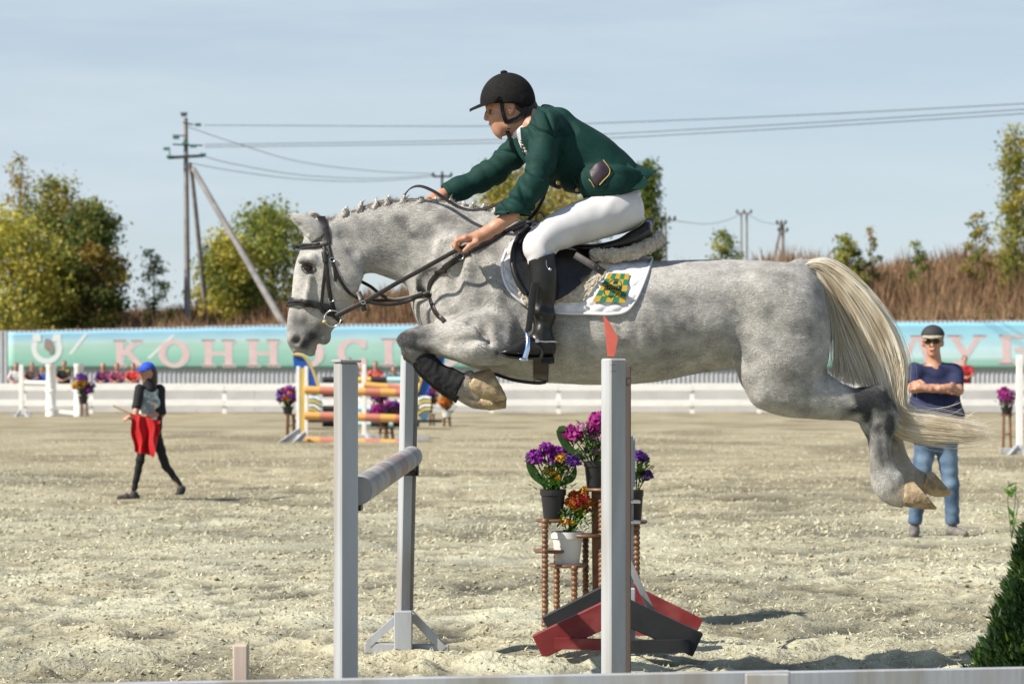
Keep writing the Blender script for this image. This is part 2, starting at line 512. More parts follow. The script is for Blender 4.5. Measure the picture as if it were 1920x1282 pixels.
def draped_strap(mb, fld, px, w, th, off=0.002, n=40, default=0.0):
    q = catmull(px, n); p = fld.surf(q[:, 0], q[:, 1], 0.0, default)
    for _ in range(2): p[1:-1, 1] = (p[:-2, 1] + 2 * p[1:-1, 1] + p[2:, 1]) / 4
    g = fld.grad(p); p = p + g * off
    strap(mb, p, w, th, nrm=g); return p
def free_strap(mb, pts, w, th, n=40, nrm=(0, -1, 0)):   # pts: (px,py,y)
    q = catmull(pts, n); p = np.array([Q(*a) for a in q]); strap(mb, p, w, th, nrm=np.tile(np.array(nrm, float), (n, 1))); return p
def patch(fld, pairs, off, nu, nv, disp=None, thick=0.006, default=0.0, smooth=2):   # a sheet draped between two edges given in pixels
    pr = catmull(np.asarray(pairs, float), nu); A, B = pr[:, :2], pr[:, 2:4]
    v = np.linspace(0, 1, nv); G = A[:, None] * (1 - v)[None, :, None] + B[:, None] * v[None, :, None]
    p = fld.surf(G[..., 0], G[..., 1], 0.0, default); y = p[..., 1]
    for _ in range(smooth):
        y[1:-1] = (y[:-2] + 2 * y[1:-1] + y[2:]) / 4; y[:, 1:-1] = (y[:, :-2] + 2 * y[:, 1:-1] + y[:, 2:]) / 4
    d = y - off
    if disp is not None: d = d - disp(G[..., 0], G[..., 1], np.linspace(0, 1, nu)[:, None], v[None, :])
    T = np.stack([(G[..., 0] - 960) / F * d, d, H + (HY - G[..., 1]) / F * d], -1)
    Bk = T + np.array((0, thick, 0))
    V = np.r_[T.reshape(-1, 3), Bk.reshape(-1, 3)]; n = nu * nv
    id_ = lambda i, j: i * nv + j
    Fc = []
    i, j = np.meshgrid(np.arange(nu - 1), np.arange(nv - 1), indexing='ij'); i, j = i.ravel(), j.ravel()
    f1 = np.stack([id_(i, j), id_(i, j + 1), id_(i + 1, j + 1), id_(i + 1, j)], 1)
    e = []
    for i_ in range(nu - 1):
        for j_ in (0, nv - 1): e.append((id_(i_, j_), id_(i_ + 1, j_), id_(i_ + 1, j_) + n, id_(i_, j_) + n))
    for j_ in range(nv - 1):
        for i_ in (0, nu - 1): e.append((id_(i_, j_), id_(i_, j_ + 1), id_(i_, j_ + 1) + n, id_(i_, j_) + n))
    return V, np.concatenate([f1, f1[:, ::-1] + n, np.array(e)]), T

def vnoise(x, y, seed=0):                  # smooth value noise on arrays, unit wavelength
    r = np.random.default_rng(seed).random((256, 256)).astype(np.float32)
    xi, yi = np.floor(x).astype(int), np.floor(y).astype(int); fx, fy = x - xi, y - yi
    fx = fx * fx * (3 - 2 * fx); fy = fy * fy * (3 - 2 * fy)
    a, b = r[xi % 256, yi % 256], r[(xi + 1) % 256, yi % 256]; c, d = r[xi % 256, (yi + 1) % 256], r[(xi + 1) % 256, (yi + 1) % 256]
    return (a * (1 - fx) + b * fx) * (1 - fy) + (c * (1 - fx) + d * fx) * fy - 0.5
def vnoise3(p, seed=0):
    r = np.random.default_rng(seed).random((64, 64, 64)).astype(np.float32)
    i = np.floor(p).astype(int); f = p - i; f = f * f * (3 - 2 * f); o = 0
    for c in [(a, b, d) for a in (0, 1) for b in (0, 1) for d in (0, 1)]:
        w = np.prod([f[:, q] if c[q] else 1 - f[:, q] for q in range(3)], axis=0)
        o = o + w * r[(i[:, 0] + c[0]) % 64, (i[:, 1] + c[1]) % 64, (i[:, 2] + c[2]) % 64]
    return o - 0.5

def merge(parts):
    V, Fc, n = [], [], 0
    for v, q in parts: V.append(v); Fc.append(q + n); n += len(v)
    return np.concatenate(V), np.concatenate(Fc)
# ================================================================ THE SETTING
def grid_axis(segs):                       # segs: (start, end, step) with growing steps
    out = []
    for a, b, s_ in segs: out.append(np.arange(a, b, s_))
    return np.concatenate(out)
xs = np.r_[-np.geomspace(600, 9.4, 24), np.arange(-9, -4.6, .10), np.arange(-4.6, 4.6, .03), np.arange(4.6, 9.01, .10), np.geomspace(9.4, 600, 24)]
ys = np.r_[np.arange(-60, 6.3, 4.0), np.arange(6.4, 17, .031), np.arange(17, 35, .085), np.arange(35, 98, .42), np.geomspace(99, 900, 40)]
GX, GY = np.meshgrid(xs, ys, indexing='ij')
sx = np.gradient(xs)[:, None]; sy = np.gradient(ys)[None, :]; ss = np.maximum(sx, sy * .6)
GZ = np.zeros_like(GX)
for wl_, am, sd in ((2.6, .020, 1), (.7, .018, 2), (.30, .022, 3), (.14, .028, 4), (.075, .024, 5)):
    n = vnoise(GX / wl_, GY / wl_, sd)
    GZ += am * n * np.clip(wl_ / (3 * ss) - .5, 0, 1) * (1 + (.35 if wl_ > .2 else .9) * np.clip((14.5 - GY) / 4, 0, 1)) * (1.55 if wl_ < .35 else 1) * (1 + 1.3 * np.clip((GY - 16) / 10, 0, 1) * (wl_ > .5))
tr = np.abs(vnoise(GX / 1.1 + .3 * vnoise(GX / .5, GY / .5, 8), GY / .55, 9))
GZ -= .022 * np.exp(-(tr / .05) ** 2) * np.clip(.5 / (3 * ss) - .5, 0, 1)
HL = np.zeros_like(GX)                      # how far a spot stands proud of its surroundings: paler on top, shade painted into the hollows
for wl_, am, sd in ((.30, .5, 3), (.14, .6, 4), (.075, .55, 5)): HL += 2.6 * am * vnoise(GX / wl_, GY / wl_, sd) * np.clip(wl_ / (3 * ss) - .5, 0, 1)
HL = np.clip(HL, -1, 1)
GZ *= np.clip((GY - 3) / 3, 0, 1); GZ -= .012
nx, ny = GX.shape
i, j = np.meshgrid(np.arange(nx - 1), np.arange(ny - 1), indexing='ij'); i, j = i.ravel(), j.ravel()
gF = np.stack([i * ny + j, (i + 1) * ny + j, (i + 1) * ny + j + 1, i * ny + j + 1], 1)
M_gr = mat('arena_footing', (.415, .395, .28), (.255, .235, .16), .95, 9, detail=12, lo=.37, hi=.63, c3=(.42, .415, .31), s3=.7, bump=.8, bscale=34, bdist=.03, attr='zone')
zn = np.clip((GY - 23 + 9 * vnoise(GX / 4, GY / 9, 71) + 3 * vnoise(GX / .8, GY / 1.6, 72)) / 12, 0, 1).ravel()[:, None]   # wood chips near the jump, bare sand beyond
st_ = np.clip(vnoise(GX / 1.5, GY / 2.6, 73) * 3 + .25 * vnoise(GX / .3, GY / .5, 74), 0, 1).ravel()[:, None]  # mottling that paints in dark streaks of hoof-print shade
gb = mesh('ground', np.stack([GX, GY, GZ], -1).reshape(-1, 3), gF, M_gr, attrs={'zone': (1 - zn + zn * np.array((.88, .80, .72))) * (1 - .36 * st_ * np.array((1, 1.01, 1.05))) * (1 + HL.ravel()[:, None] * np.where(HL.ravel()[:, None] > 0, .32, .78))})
tag(gb, kind='structure')
GZf = lambda x, y: GZ[np.searchsorted(xs, x).clip(0, nx - 1), np.searchsorted(ys, y).clip(0, ny - 1)]
# loose clods and wood chips lying on the footing
r = np.random.default_rng(21)
def clumps(name, n, ymin, ymax, smin, smax, cols, seed, pw):
    r = np.random.default_rng(seed); y = ymin * (ymax / ymin) ** (r.random(n) ** pw); x = (r.random(n) * 2 - 1) * (y * .25 + .3)
    keep = r.random(n) < np.clip(.55 + 1.6 * vnoise(x / .45, y / .3, seed + 1) + .8 * vnoise(x / 1.6, y / 1.0, seed + 2), .12, 1); x, y = x[keep], y[keep]; n = len(x)
    s_ = (smin + (smax - smin) * r.random(n) ** 2.2) * np.clip(y / 14, .85, 1.4)
    B = np.array([(1, 0, 0), (0, 1, 0), (-1, 0, 0), (0, -1, 0), (0, 0, 1), (0, 0, -1)], float)
    V = B[None] * (1 + 1.1 * (r.random((n, 6, 1)) - .5)) + .55 * (r.random((n, 6, 3)) - .5)
    V = V * (s_[:, None] * np.stack([.8 + .9 * r.random(n), .8 + .6 * r.random(n), .45 + .5 * r.random(n)], 1))[:, None, :]
    a = r.random(n) * 6.28; ca, sa = np.cos(a)[:, None], np.sin(a)[:, None]
    V = np.stack([V[..., 0] * ca - V[..., 1] * sa + x[:, None], V[..., 0] * sa + V[..., 1] * ca + y[:, None], V[..., 2] + (GZf(x, y) + s_ * .3)[:, None]], -1)
    Fc = (np.array([(0, 1, 4), (1, 2, 4), (2, 3, 4), (3, 0, 4), (1, 0, 5), (2, 1, 5), (3, 2, 5), (0, 3, 5)])[None] + 6 * np.arange(n)[:, None, None]).reshape(-1, 3)
    cols = np.array(cols); cc = cols[r.integers(0, len(cols), n)] * (.75 + .4 * r.random((n, 1)))
    o = mesh(name, V.reshape(-1, 3), Fc, mat(name + '_matter', (1, 1, 1), rough=.95, attr='tone'), smooth=False, attrs={'tone': np.repeat(cc, 6, 0)}); return tag(o, kind='stuff')
clumps('footing_clods', 26000, 9.2, 45, .003, .015, [(.46, .43, .30), (.42, .385, .26), (.48, .455, .33), (.37, .33, .21), (.42, .40, .28), (.32, .27, .17)], 31, 1.0)
# flat shavings and crumbs
def flakes(name, n, ymin, ymax, smin, smax, cols, seed, pw=1.1):
    r = np.random.default_rng(seed); y = ymin * (ymax / ymin) ** (r.random(n) ** pw); x = (r.random(n) * 2 - 1) * (y * .25 + .3)
    ok = r.random(n) < np.clip(.5 + .5 * HLf(x, y) + 1.2 * vnoise(x / .9, y / .6, seed), .15, 1); x, y = x[ok], y[ok]; n = len(x)
    s_ = (smin + (smax - smin) * r.random(n) ** 2) * np.clip(y / 14, .85, 1.5); a = r.random(n) * 6.28
    nrm = np.stack([r.normal(size=n) * .6, r.normal(size=n) * .6 - .2, np.ones(n)], 1); nrm /= np.linalg.norm(nrm, axis=1)[:, None]
    u = np.cross(nrm, np.stack([np.cos(a), np.sin(a), 0 * a], 1)); u /= np.linalg.norm(u, axis=1)[:, None]; v = np.cross(nrm, u)
    c = np.stack([x, y, GZf(x, y) + s_ * .3], 1); S = s_[:, None]; k = (.14 + .22 * r.random(n))[:, None]; cv = (.35 * r.normal(size=n))[:, None]
    V = np.stack([c - u * S * 1.3 + nrm * S * cv, c - v * S * k, c + v * S * k, c + u * S * 1.3 + nrm * S * cv], 1)
    Fc = (np.array([(0, 1, 2), (1, 3, 2)])[None] + 4 * np.arange(n)[:, None, None]).reshape(-1, 3)
    cols = np.array(cols); cc = cols[r.integers(0, len(cols), n)] * (.7 + .45 * r.random((n, 1)))
    o = mesh(name, V.reshape(-1, 3), Fc, mat(name + '_matter', (1, 1, 1), rough=.95, attr='tone'), smooth=False, attrs={'tone': np.repeat(cc, 4, 0)}); return tag(o, kind='stuff')
HLf = lambda x, y: HL[np.searchsorted(xs, x).clip(0, nx - 1), np.searchsorted(ys, y).clip(0, ny - 1)]
flakes('wood_chips', 210000, 9.2, 60, .006, .020, [(.56, .545, .40), (.60, .585, .46), (.50, .47, .32), (.54, .53, .39), (.45, .41, .27), (.52, .51, .38)], 32, .95)

# corrugated metal wall, one sheet after another, with the long painted banner
M_corr = mat('galvanised_sheet', (.50, .52, .55), (.44, .46, .49), .55, 3, metal=.0, spec=.4)
DW = 100.0
WALL = empty('corrugated_wall', (0, DW, 0), 'long grey corrugated metal wall behind the arena', 'wall')
PW = 1.16; npnl = 96; x0 = -npnl * PW / 2 + 1.2
def corr(w, z, n=6):
    V, Fc = [], []; prof = []
    p = w / n
    for k in range(n):
        for f, d in ((0, 0), (.34, 0), (.44, -.035), (.78, -.035), (.88, 0)): prof.append((p * (k + f), d))
    prof.append((w - .004, 0))
    for x, y in prof: V += [(x, y, 0), (x, y, z)]
    for k in range(len(prof) - 1): Fc.append((2 * k, 2 * k + 2, 2 * k + 3, 2 * k + 1))
    return V, Fc
V, Fc = corr(PW, 1.0)
me0 = None
for k in range(npnl):
    xk = x0 + k * PW; px = 960 + xk / DW * F
    ztop = H + (HY - np.interp(px, [0, 500, 1100, 1920], [620, 608, 605, 600])) / F * DW
    if me0 is None:
        o = mesh('wall_sheet', V, Fc, M_corr, WALL, smooth=False, local=True); me0 = o.data
    else:
        o = bpy.data.objects.new('wall_sheet', me0); COL.objects.link(o); o.parent = WALL
    o.location = (xk, 0.0 if k % 2 else -.004, 0); o.scale = (1, 1, ztop)
# banner
def banner_mat():
    m = bpy.data.materials.new('banner_print'); m.use_nodes = True
    N, L = m.node_tree.nodes, m.node_tree.links; b = N['Principled BSDF']; b.inputs['Roughness'].default_value = .6
    at = N.new('ShaderNodeAttribute'); at.attribute_name = 'uvw'
    sp = N.new('ShaderNodeSeparateXYZ'); L.new(at.outputs['Vector'], sp.inputs['Vector'])
    cr = N.new('ShaderNodeValToRGB'); L.new(sp.outputs['Z'], cr.inputs['Fac'])
    E = cr.color_ramp.elements
    E[0].position = 0; E[0].color = (.10, .36, .27, 1); E[1].position = 1; E[1].color = (.13, .46, .70, 1)
    for p_, c_ in ((.35, (.22, .55, .42, 1)), (.6, (.36, .62, .52, 1)), (.70, (.42, .68, .68, 1)), (.80, (.30, .60, .78, 1))):
        e = E.new(p_); e.color = c_
    cr2 = N.new('ShaderNodeValToRGB'); L.new(sp.outputs['Z'], cr2.inputs['Fac'])
    E = cr2.color_ramp.elements
    E[0].position = 0; E[0].color = (.16, .46, .36, 1); E[1].position = 1; E[1].color = (.16, .56, .80, 1)
    for p_, c_ in ((.16, (.20, .50, .40, 1)), (.26, (.55, .78, .80, 1)), (.5, (.46, .76, .86, 1)), (.72, (.30, .68, .86, 1))):
        e = E.new(p_); e.color = c_
    mx = N.new('ShaderNodeMix'); mx.data_type = 'RGBA'; L.new(sp.outputs['X'], mx.inputs['Factor']); L.new(cr.outputs['Color'], mx.inputs['A']); L.new(cr2.outputs['Color'], mx.inputs['B'])
    n = N.new('ShaderNodeTexNoise'); n.inputs['Scale'].default_value = 1.4; n.inputs['Detail'].default_value = 5
    g = N.new('ShaderNodeNewGeometry'); mp = N.new('ShaderNodeMapping'); mp.inputs['Scale'].default_value = (.35, 1, 3); L.new(g.outputs['Position'], mp.inputs['Vector']); L.new(mp.outputs['Vector'], n.inputs['Vector'])
    rr = N.new('ShaderNodeMapRange'); rr.inputs['To Min'].default_value = .85; rr.inputs['To Max'].default_value = 1.15; L.new(n.outputs['Fac'], rr.inputs['Value'])
    vm = N.new('ShaderNodeVectorMath'); vm.operation = 'SCALE'; L.new(mx.outputs['Result'], vm.inputs[0]); L.new(rr.outputs[0], vm.inputs['Scale']); fd = N.new('ShaderNodeMix'); fd.data_type = 'RGBA'; fd.inputs['Factor'].default_value = .22; fd.inputs['B'].default_value = (.62, .72, .72, 1)   # sun-bleached print
    L.new(vm.outputs['Vector'], fd.inputs['A']); L.new(fd.outputs['Result'], b.inputs['Base Color'])
    return m
DB = DW - .12
BAN = empty('banner', (0, DB, 0), 'long blue and green printed banner with pink letters hung on the corrugated wall', 'banner')
nb = 160; bx = np.linspace(P(15, 0, DB)[0], P(2010, 0, DB)[0], nb); pxs = 960 + bx / DB * F
zt = H + (HY - np.interp(pxs, [15, 500, 1100, 1920], [623, 612.5, 609, 603.5])) / F * DB; zb = H + (HY - np.interp(pxs, [15, 1920], [690, 691])) / F * DB
V, A = [], []; nv = 13
for k in range(nb):
    for v_ in range(nv):
        f = v_ / (nv - 1); sag = .025 * abs(math.sin(k * .42)) * f ** 6
        V.append((bx[k], DB + .005 * math.sin(k * 1.1 + 2 * f) * (.3 + f), zb[k] * (1 - f) + (zt[k] - sag) * f)); A.append((min(1, max(0, (pxs[k] - 550) / 900)), 0, f))
Fc = [(k * nv + v_, (k + 1) * nv + v_, (k + 1) * nv + v_ + 1, k * nv + v_ + 1) for k in range(nb - 1) for v_ in range(nv - 1)]
o = mesh('printed_sheet', V, Fc, banner_mat(), BAN, attrs={'uvw': np.array(A)})
o.modifiers.new('thickness', 'SOLIDIFY').thickness = .004
M_let = mat('letter_pink', (.74, .55, .56), (.66, .50, .51), .6, 3); M_lw = mat('letter_white', (.74, .78, .78), rough=.6); M_ld = mat('letter_dark', (.16, .06, .07), rough=.6)
# slab letters on a unit square: strokes are quads
def q4(*p): return list(p)
def box4(x0_, y0_, x1_, y1_): return [(x0_, y0_), (x1_, y0_), (x1_, y1_), (x0_, y1_)]
def serif(x, y, w=.2): return box4(x - w, y, x + w, y + .08)
def vstem(x, w=.1): return [box4(x - w, 0, x + w, 1), serif(x, 0), serif(x, .92)]
def ringl(cx, cy, rx, ry, w, a0=0, a1=360, n=24):
    o = []
    for k in range(n):
        a, b = R(a0 + (a1 - a0) * k / n), R(a0 + (a1 - a0) * (k + 1) / n)
        o.append([(cx + rx * math.cos(a), cy + ry * math.sin(a)), (cx + rx * math.cos(b), cy + ry * math.sin(b)), (cx + (rx - w) * math.cos(b), cy + (ry - w * .6) * math.sin(b)), (cx + (rx - w) * math.cos(a), cy + (ry - w * .6) * math.sin(a))])
    return o
def diag(xa, ya, xb, yb, w=.1): return [(xa - w, ya), (xa + w, ya), (xb + w, yb), (xb - w, yb)]
GL = {
 'К': vstem(.2) + [diag(.3, .45, .72, 1, .09), diag(.82, 0, .42, .6, .11), serif(.8, 0, .18), serif(.72, .92, .17)],
 'О': ringl(.5, .5, .46, .52, .2), 'С': ringl(.5, .5, .46, .52, .2, 45, 315) + [box4(.72, .68, .86, .98), box4(.72, .02, .86, .3)],
 'Н': vstem(.2) + vstem(.8) + [box4(.2, .44, .8, .54)], 'П': vstem(.2) + vstem(.8) + [box4(.1, .92, .9, 1)],
 'Р': vstem(.25) + ringl(.45, .73, .38, .27, .17, -90, 90) + [box4(.25, .92, .47, 1), box4(.25, .46, .47, .54)],
 'Т': vstem(.5) + [box4(.05, .9, .95, 1), box4(.05, .72, .13, .9), box4(.87, .72, .95, .9)],
 'И': vstem(.2) + vstem(.8) + [diag(.25, .1, .75, .9, .07)], 'Й': vstem(.2) + vstem(.8) + [diag(.25, .1, .75, .9, .07)] + ringl(.5, 1.2, .2, .14, .08, 180, 360, 8),
 'В': vstem(.25) + ringl(.45, .75, .34, .25, .16, -90, 90) + ringl(.45, .26, .4, .27, .18, -90, 90) + [box4(.25, .92, .47, 1), box4(.25, 0, .47, .08)],
 'Ы': vstem(.2) + ringl(.35, .27, .3, .27, .15, -90, 90) + vstem(.88), 'Л': [diag(.12, 0, .42, 1, .06), diag(.82, 0, .55, 1, .1), serif(.12, 0, .17), serif(.82, 0, .2), box4(.3, .92, .66, 1)],
 'У': [diag(.46, .3, .14, 1, .1), diag(.3, 0, .84, 1, .07), serif(.16, .92, .2), serif(.84, .92, .17), box4(.12, 0, .34, .1)], 'Б': vstem(.25) + ringl(.45, .28, .42, .29, .18, -90, 90) + [box4(.15, .92, .85, 1), box4(.77, .74, .85, .92)]}
text = 'КОННОСПОРТИВНЫЙ КЛУБ'
for k, ch in enumerate(text):
    if ch == ' ': continue
    pc = 243 + 82.5 * k + .26 * k * k; w = 62 + .5 * k; y0_, y1_ = np.interp(pc, [240, 1900], [687, 682]), np.interp(pc, [240, 1900], [638, 628])
    root = empty('letter', (0, 0, 0)); root.parent = BAN
    for nm, m, dx, dy, off, sc_ in (('letter_outline', M_lw, 1.8, 1.8, .008, 1.0), ('letter_face', M_let, 0, 0, .014, 1.0), ('letter_line', M_ld, 0, 0, .018, 1.0)):
        polys = GL[ch]
        if nm == 'letter_line': polys = [[(p[0], p[1]) for p in q] for q in ([box4(a[0][0], a[0][1] + (.05 if a[0][1] > .5 else .0), a[1][0], a[0][1] + (.08 if a[0][1] > .5 else .03)) for a in polys if len(a) == 4 and abs(a[2][1] - a[0][1] - .08) < .001])]
        mb = MB()
        for z_, poly in enumerate(polys):
            if nm == 'letter_line': mb = MB()
            pts = [P(pc - w / 2 + w * p[0] + dx, y0_ + (y1_ - y0_) * p[1] + dy, DB) + (0, -off - .0003 * z_, 0) for p in poly]; mb.prism(pts, (0, .003, 0))
            if nm == 'letter_line': mb.build(nm, m, root)
        if mb.v and nm != 'letter_line': mb.build(nm, m, root)
mb = MB()
for k in range(30):
    a, b_ = R(150 + 240 * k / 30), R(150 + 240 * (k + 1) / 30)
    cx, cy = 88, 652
    mb.prism([P(cx + ro * math.cos(t), cy - rz * math.sin(t), DB) + (0, -.009 - .0002 * k, 0) for t, ro, rz in ((a, 29, 30), (b_, 29, 30), (b_, 19, 20), (a, 19, 20))], (0, .003, 0))
mb.prism([P(x, y, DB) + (0, -.018, 0) for x, y in ((61, 640), (62, 626), (76, 627), (78, 640))], (0, .003, 0)); mb.prism([P(x, y, DB) + (0, -.018, 0) for x, y in ((98, 640), (100, 627), (114, 626), (115, 640))], (0, .003, 0))
mb.build('horseshoe_emblem', M_lw, BAN)
mb = MB(); mb.prism([P(x, y, DB) + (0, -.022, 0) for x, y in ((84, 638), (88, 634), (96, 637), (100, 646), (101, 662), (92, 664), (93, 654), (87, 656), (83, 652))], (0, .003, 0)); mb.build('horse_head_emblem', mat('faded_brown', (.30, .25, .23), rough=.6), BAN)
mb = MB()
for xa, ya, xb, yb in ((128, 664, 158, 626), (275, 672, 322, 628)): mb.prism([P(x, y, DB) + (0, -.0075, 0) for x, y in ((xa, ya), (xa + 7, ya), (xb + 7, yb), (xb, yb))], (0, .002, 0))
mb.build('pale_stripe', M_lw, BAN)

# white arena fence and the grey boards behind it
M_wp = mat('white_paint', (.88, .88, .86), (.80, .80, .78), .6, 2.5, bump=.2, bscale=14, bdist=.004, stretch=(1, 1, 3))
M_grey = mat('grey_board', (.60, .60, .60), (.52, .52, .52), .7, 1.2)
DF = 90.5; SF = F / DF
FEN = empty('arena_fence', (0, DF, 0), 'white two rail fence running along the far side of the arena', 'fence')
zpx = lambda y, d: H + (HY - y) / F * d
px_posts = np.arange(-1323, 3320, 125.3) - 10
zt_, zl_ = zpx(725.5, DF), zpx(755, DF)
for k, q in enumerate(px_posts):
    x = P(q, 0, DF)[0]; MB().box((x, DF + .06, .5), (.16, .10, 1.06), bev=.008).build('post', M_wp, FEN)
    if k < len(px_posts) - 1:
        x2 = P(px_posts[k + 1], 0, DF)[0]
        for z in (zt_, zl_): MB().box(((x + x2) / 2, DF - .02, z + .012 * math.sin(k * 2.1 + z)), (x2 - x - .012, .05, .26 if z == zt_ else .23), bev=.006).build('rail', M_wp, FEN)
DBo = DF + 1.6
BOA = empty('low_barrier', (0, DBo, 0), 'low pale grey boarded barrier behind the white arena fence', 'barrier')
me0 = None
for k in range(46):
    xk = -50.5 + k * 2.2
    if me0 is None: o = MB().box((0, 0, .5), (2.18, .06, 1.0), bev=.006).build('board_panel', M_grey, BOA, local=True); me0 = o.data
    else: o = bpy.data.objects.new('board_panel', me0); COL.objects.link(o); o.parent = BOA
    o.location = (xk, 0, 0)
# embankment beyond the wall, overgrown with dry weeds
M_bank = mat('dry_bank', (.20, .135, .075), (.12, .075, .042), .95, .9, c3=(.32, .24, .13), s3=.25)
bxs = np.linspace(-120, 120, 240); bys = np.r_[np.linspace(101.2, 103.4, 6), np.linspace(103.5, 135, 60), np.geomspace(137, 420, 26)]
BX, BY = np.meshgrid(bxs, bys, indexing='ij')
pxb = 960 + BX / 120 * F
crest = H + (HY - np.interp(pxb, [-2000, 0, 420, 700, 900, 1150, 1420, 1650, 1920, 4000], [625, 618, 612, 590, 575, 560, 548, 540, 536, 536])) / F * 122
tt_ = np.clip((BY - 103.5) / 20, 0, 1); sm = tt_ * tt_ * (3 - 2 * tt_)
BZ = np.clip((BY - 101.2) / 2.3, 0, 1) * 2.4 - .4 + (crest - 2.0) * sm + .5 * vnoise(BX / 5, BY / 5, 41) + .2 * vnoise(BX / 1.5, BY / 1.5, 42) - np.clip(BY - 128, 0, 1e9) * .018
nx_, ny_ = BX.shape; i, j = np.meshgrid(np.arange(nx_ - 1), np.arange(ny_ - 1), indexing='ij'); i, j = i.ravel(), j.ravel()
o = mesh('embankment', np.stack([BX, BY, BZ], -1).reshape(-1, 3), np.stack([i * ny_ + j, (i + 1) * ny_ + j, (i + 1) * ny_ + j + 1, i * ny_ + j + 1], 1), M_bank); tag(o, kind='structure')
def bank_z(x, y): return BZ[np.searchsorted(bxs, x).clip(0, nx_ - 1), np.searchsorted(bys, y).clip(0, ny_ - 1)]
r = np.random.default_rng(51); n = 68000
x = (r.random(n) * 2 - 1) * 44; y = 105 + 24 * r.random(n) ** .9
pxw = 960 + x / y * F
hgt = (.7 + .8 * r.random(n)) * np.interp(pxw, [0, 500, 1300, 1920], [.9, .9, 1.1, 1.35]) * (.75 + .9 * (vnoise(x / 2.2, y / 2.2, 43) + .3)) * np.clip((y - 105) / 5 + .25, .25, 1)
z = bank_z(x, y) - .1; w = .020 + .040 * r.random(n); a = r.random(n) * 3.14; lean = r.normal(size=(n, 2)) * .18
V = np.zeros((n, 5, 3)); c, s_ = np.cos(a), np.sin(a) * .5
for k, (f, wf) in enumerate(((0, .5), (0, -.5), (.6, 1.0), (.6, -1.0), (1.0, 0))):
    V[:, k, 0] = x + lean[:, 0] * hgt * f * f + c * w * wf; V[:, k, 1] = y + s_ * w * wf + lean[:, 1] * hgt * f; V[:, k, 2] = z + hgt * f
Fq = np.concatenate([np.array([(0, 1, 3)]), np.array([(0, 3, 2)]), np.array([(2, 3, 4)])])
Fc = (Fq[None] + 5 * np.arange(n)[:, None, None]).reshape(-1, 3)
u = np.clip(.5 + 1.6 * vnoise(x / 3, y / 3, 44) + .25 * r.normal(size=n), 0, 1)[:, None]
cc = np.array((.20, .115, .062)) * u + np.array((.36, .235, .135)) * (1 - u)
st = np.clip(1 - (y - 105) / 4, 0, 1)[:, None] * np.interp(pxw, [900, 1500], [.3, 1])[:, None]; cc = cc * (1 - st) + np.array((.34, .245, .13)) * st
gm = (r.random(n) < .06)[:, None]; cc = np.where(gm, np.array((.11, .12, .035)), cc)
o = mesh('dry_weeds', V.reshape(-1, 3), Fc, mat('dry_weed_stalks', (1, 1, 1), rough=.9, attr='tone', trans=.2), attrs={'tone': np.repeat(cc, 5, 0)}, smooth=False); tag(o, kind='stuff')

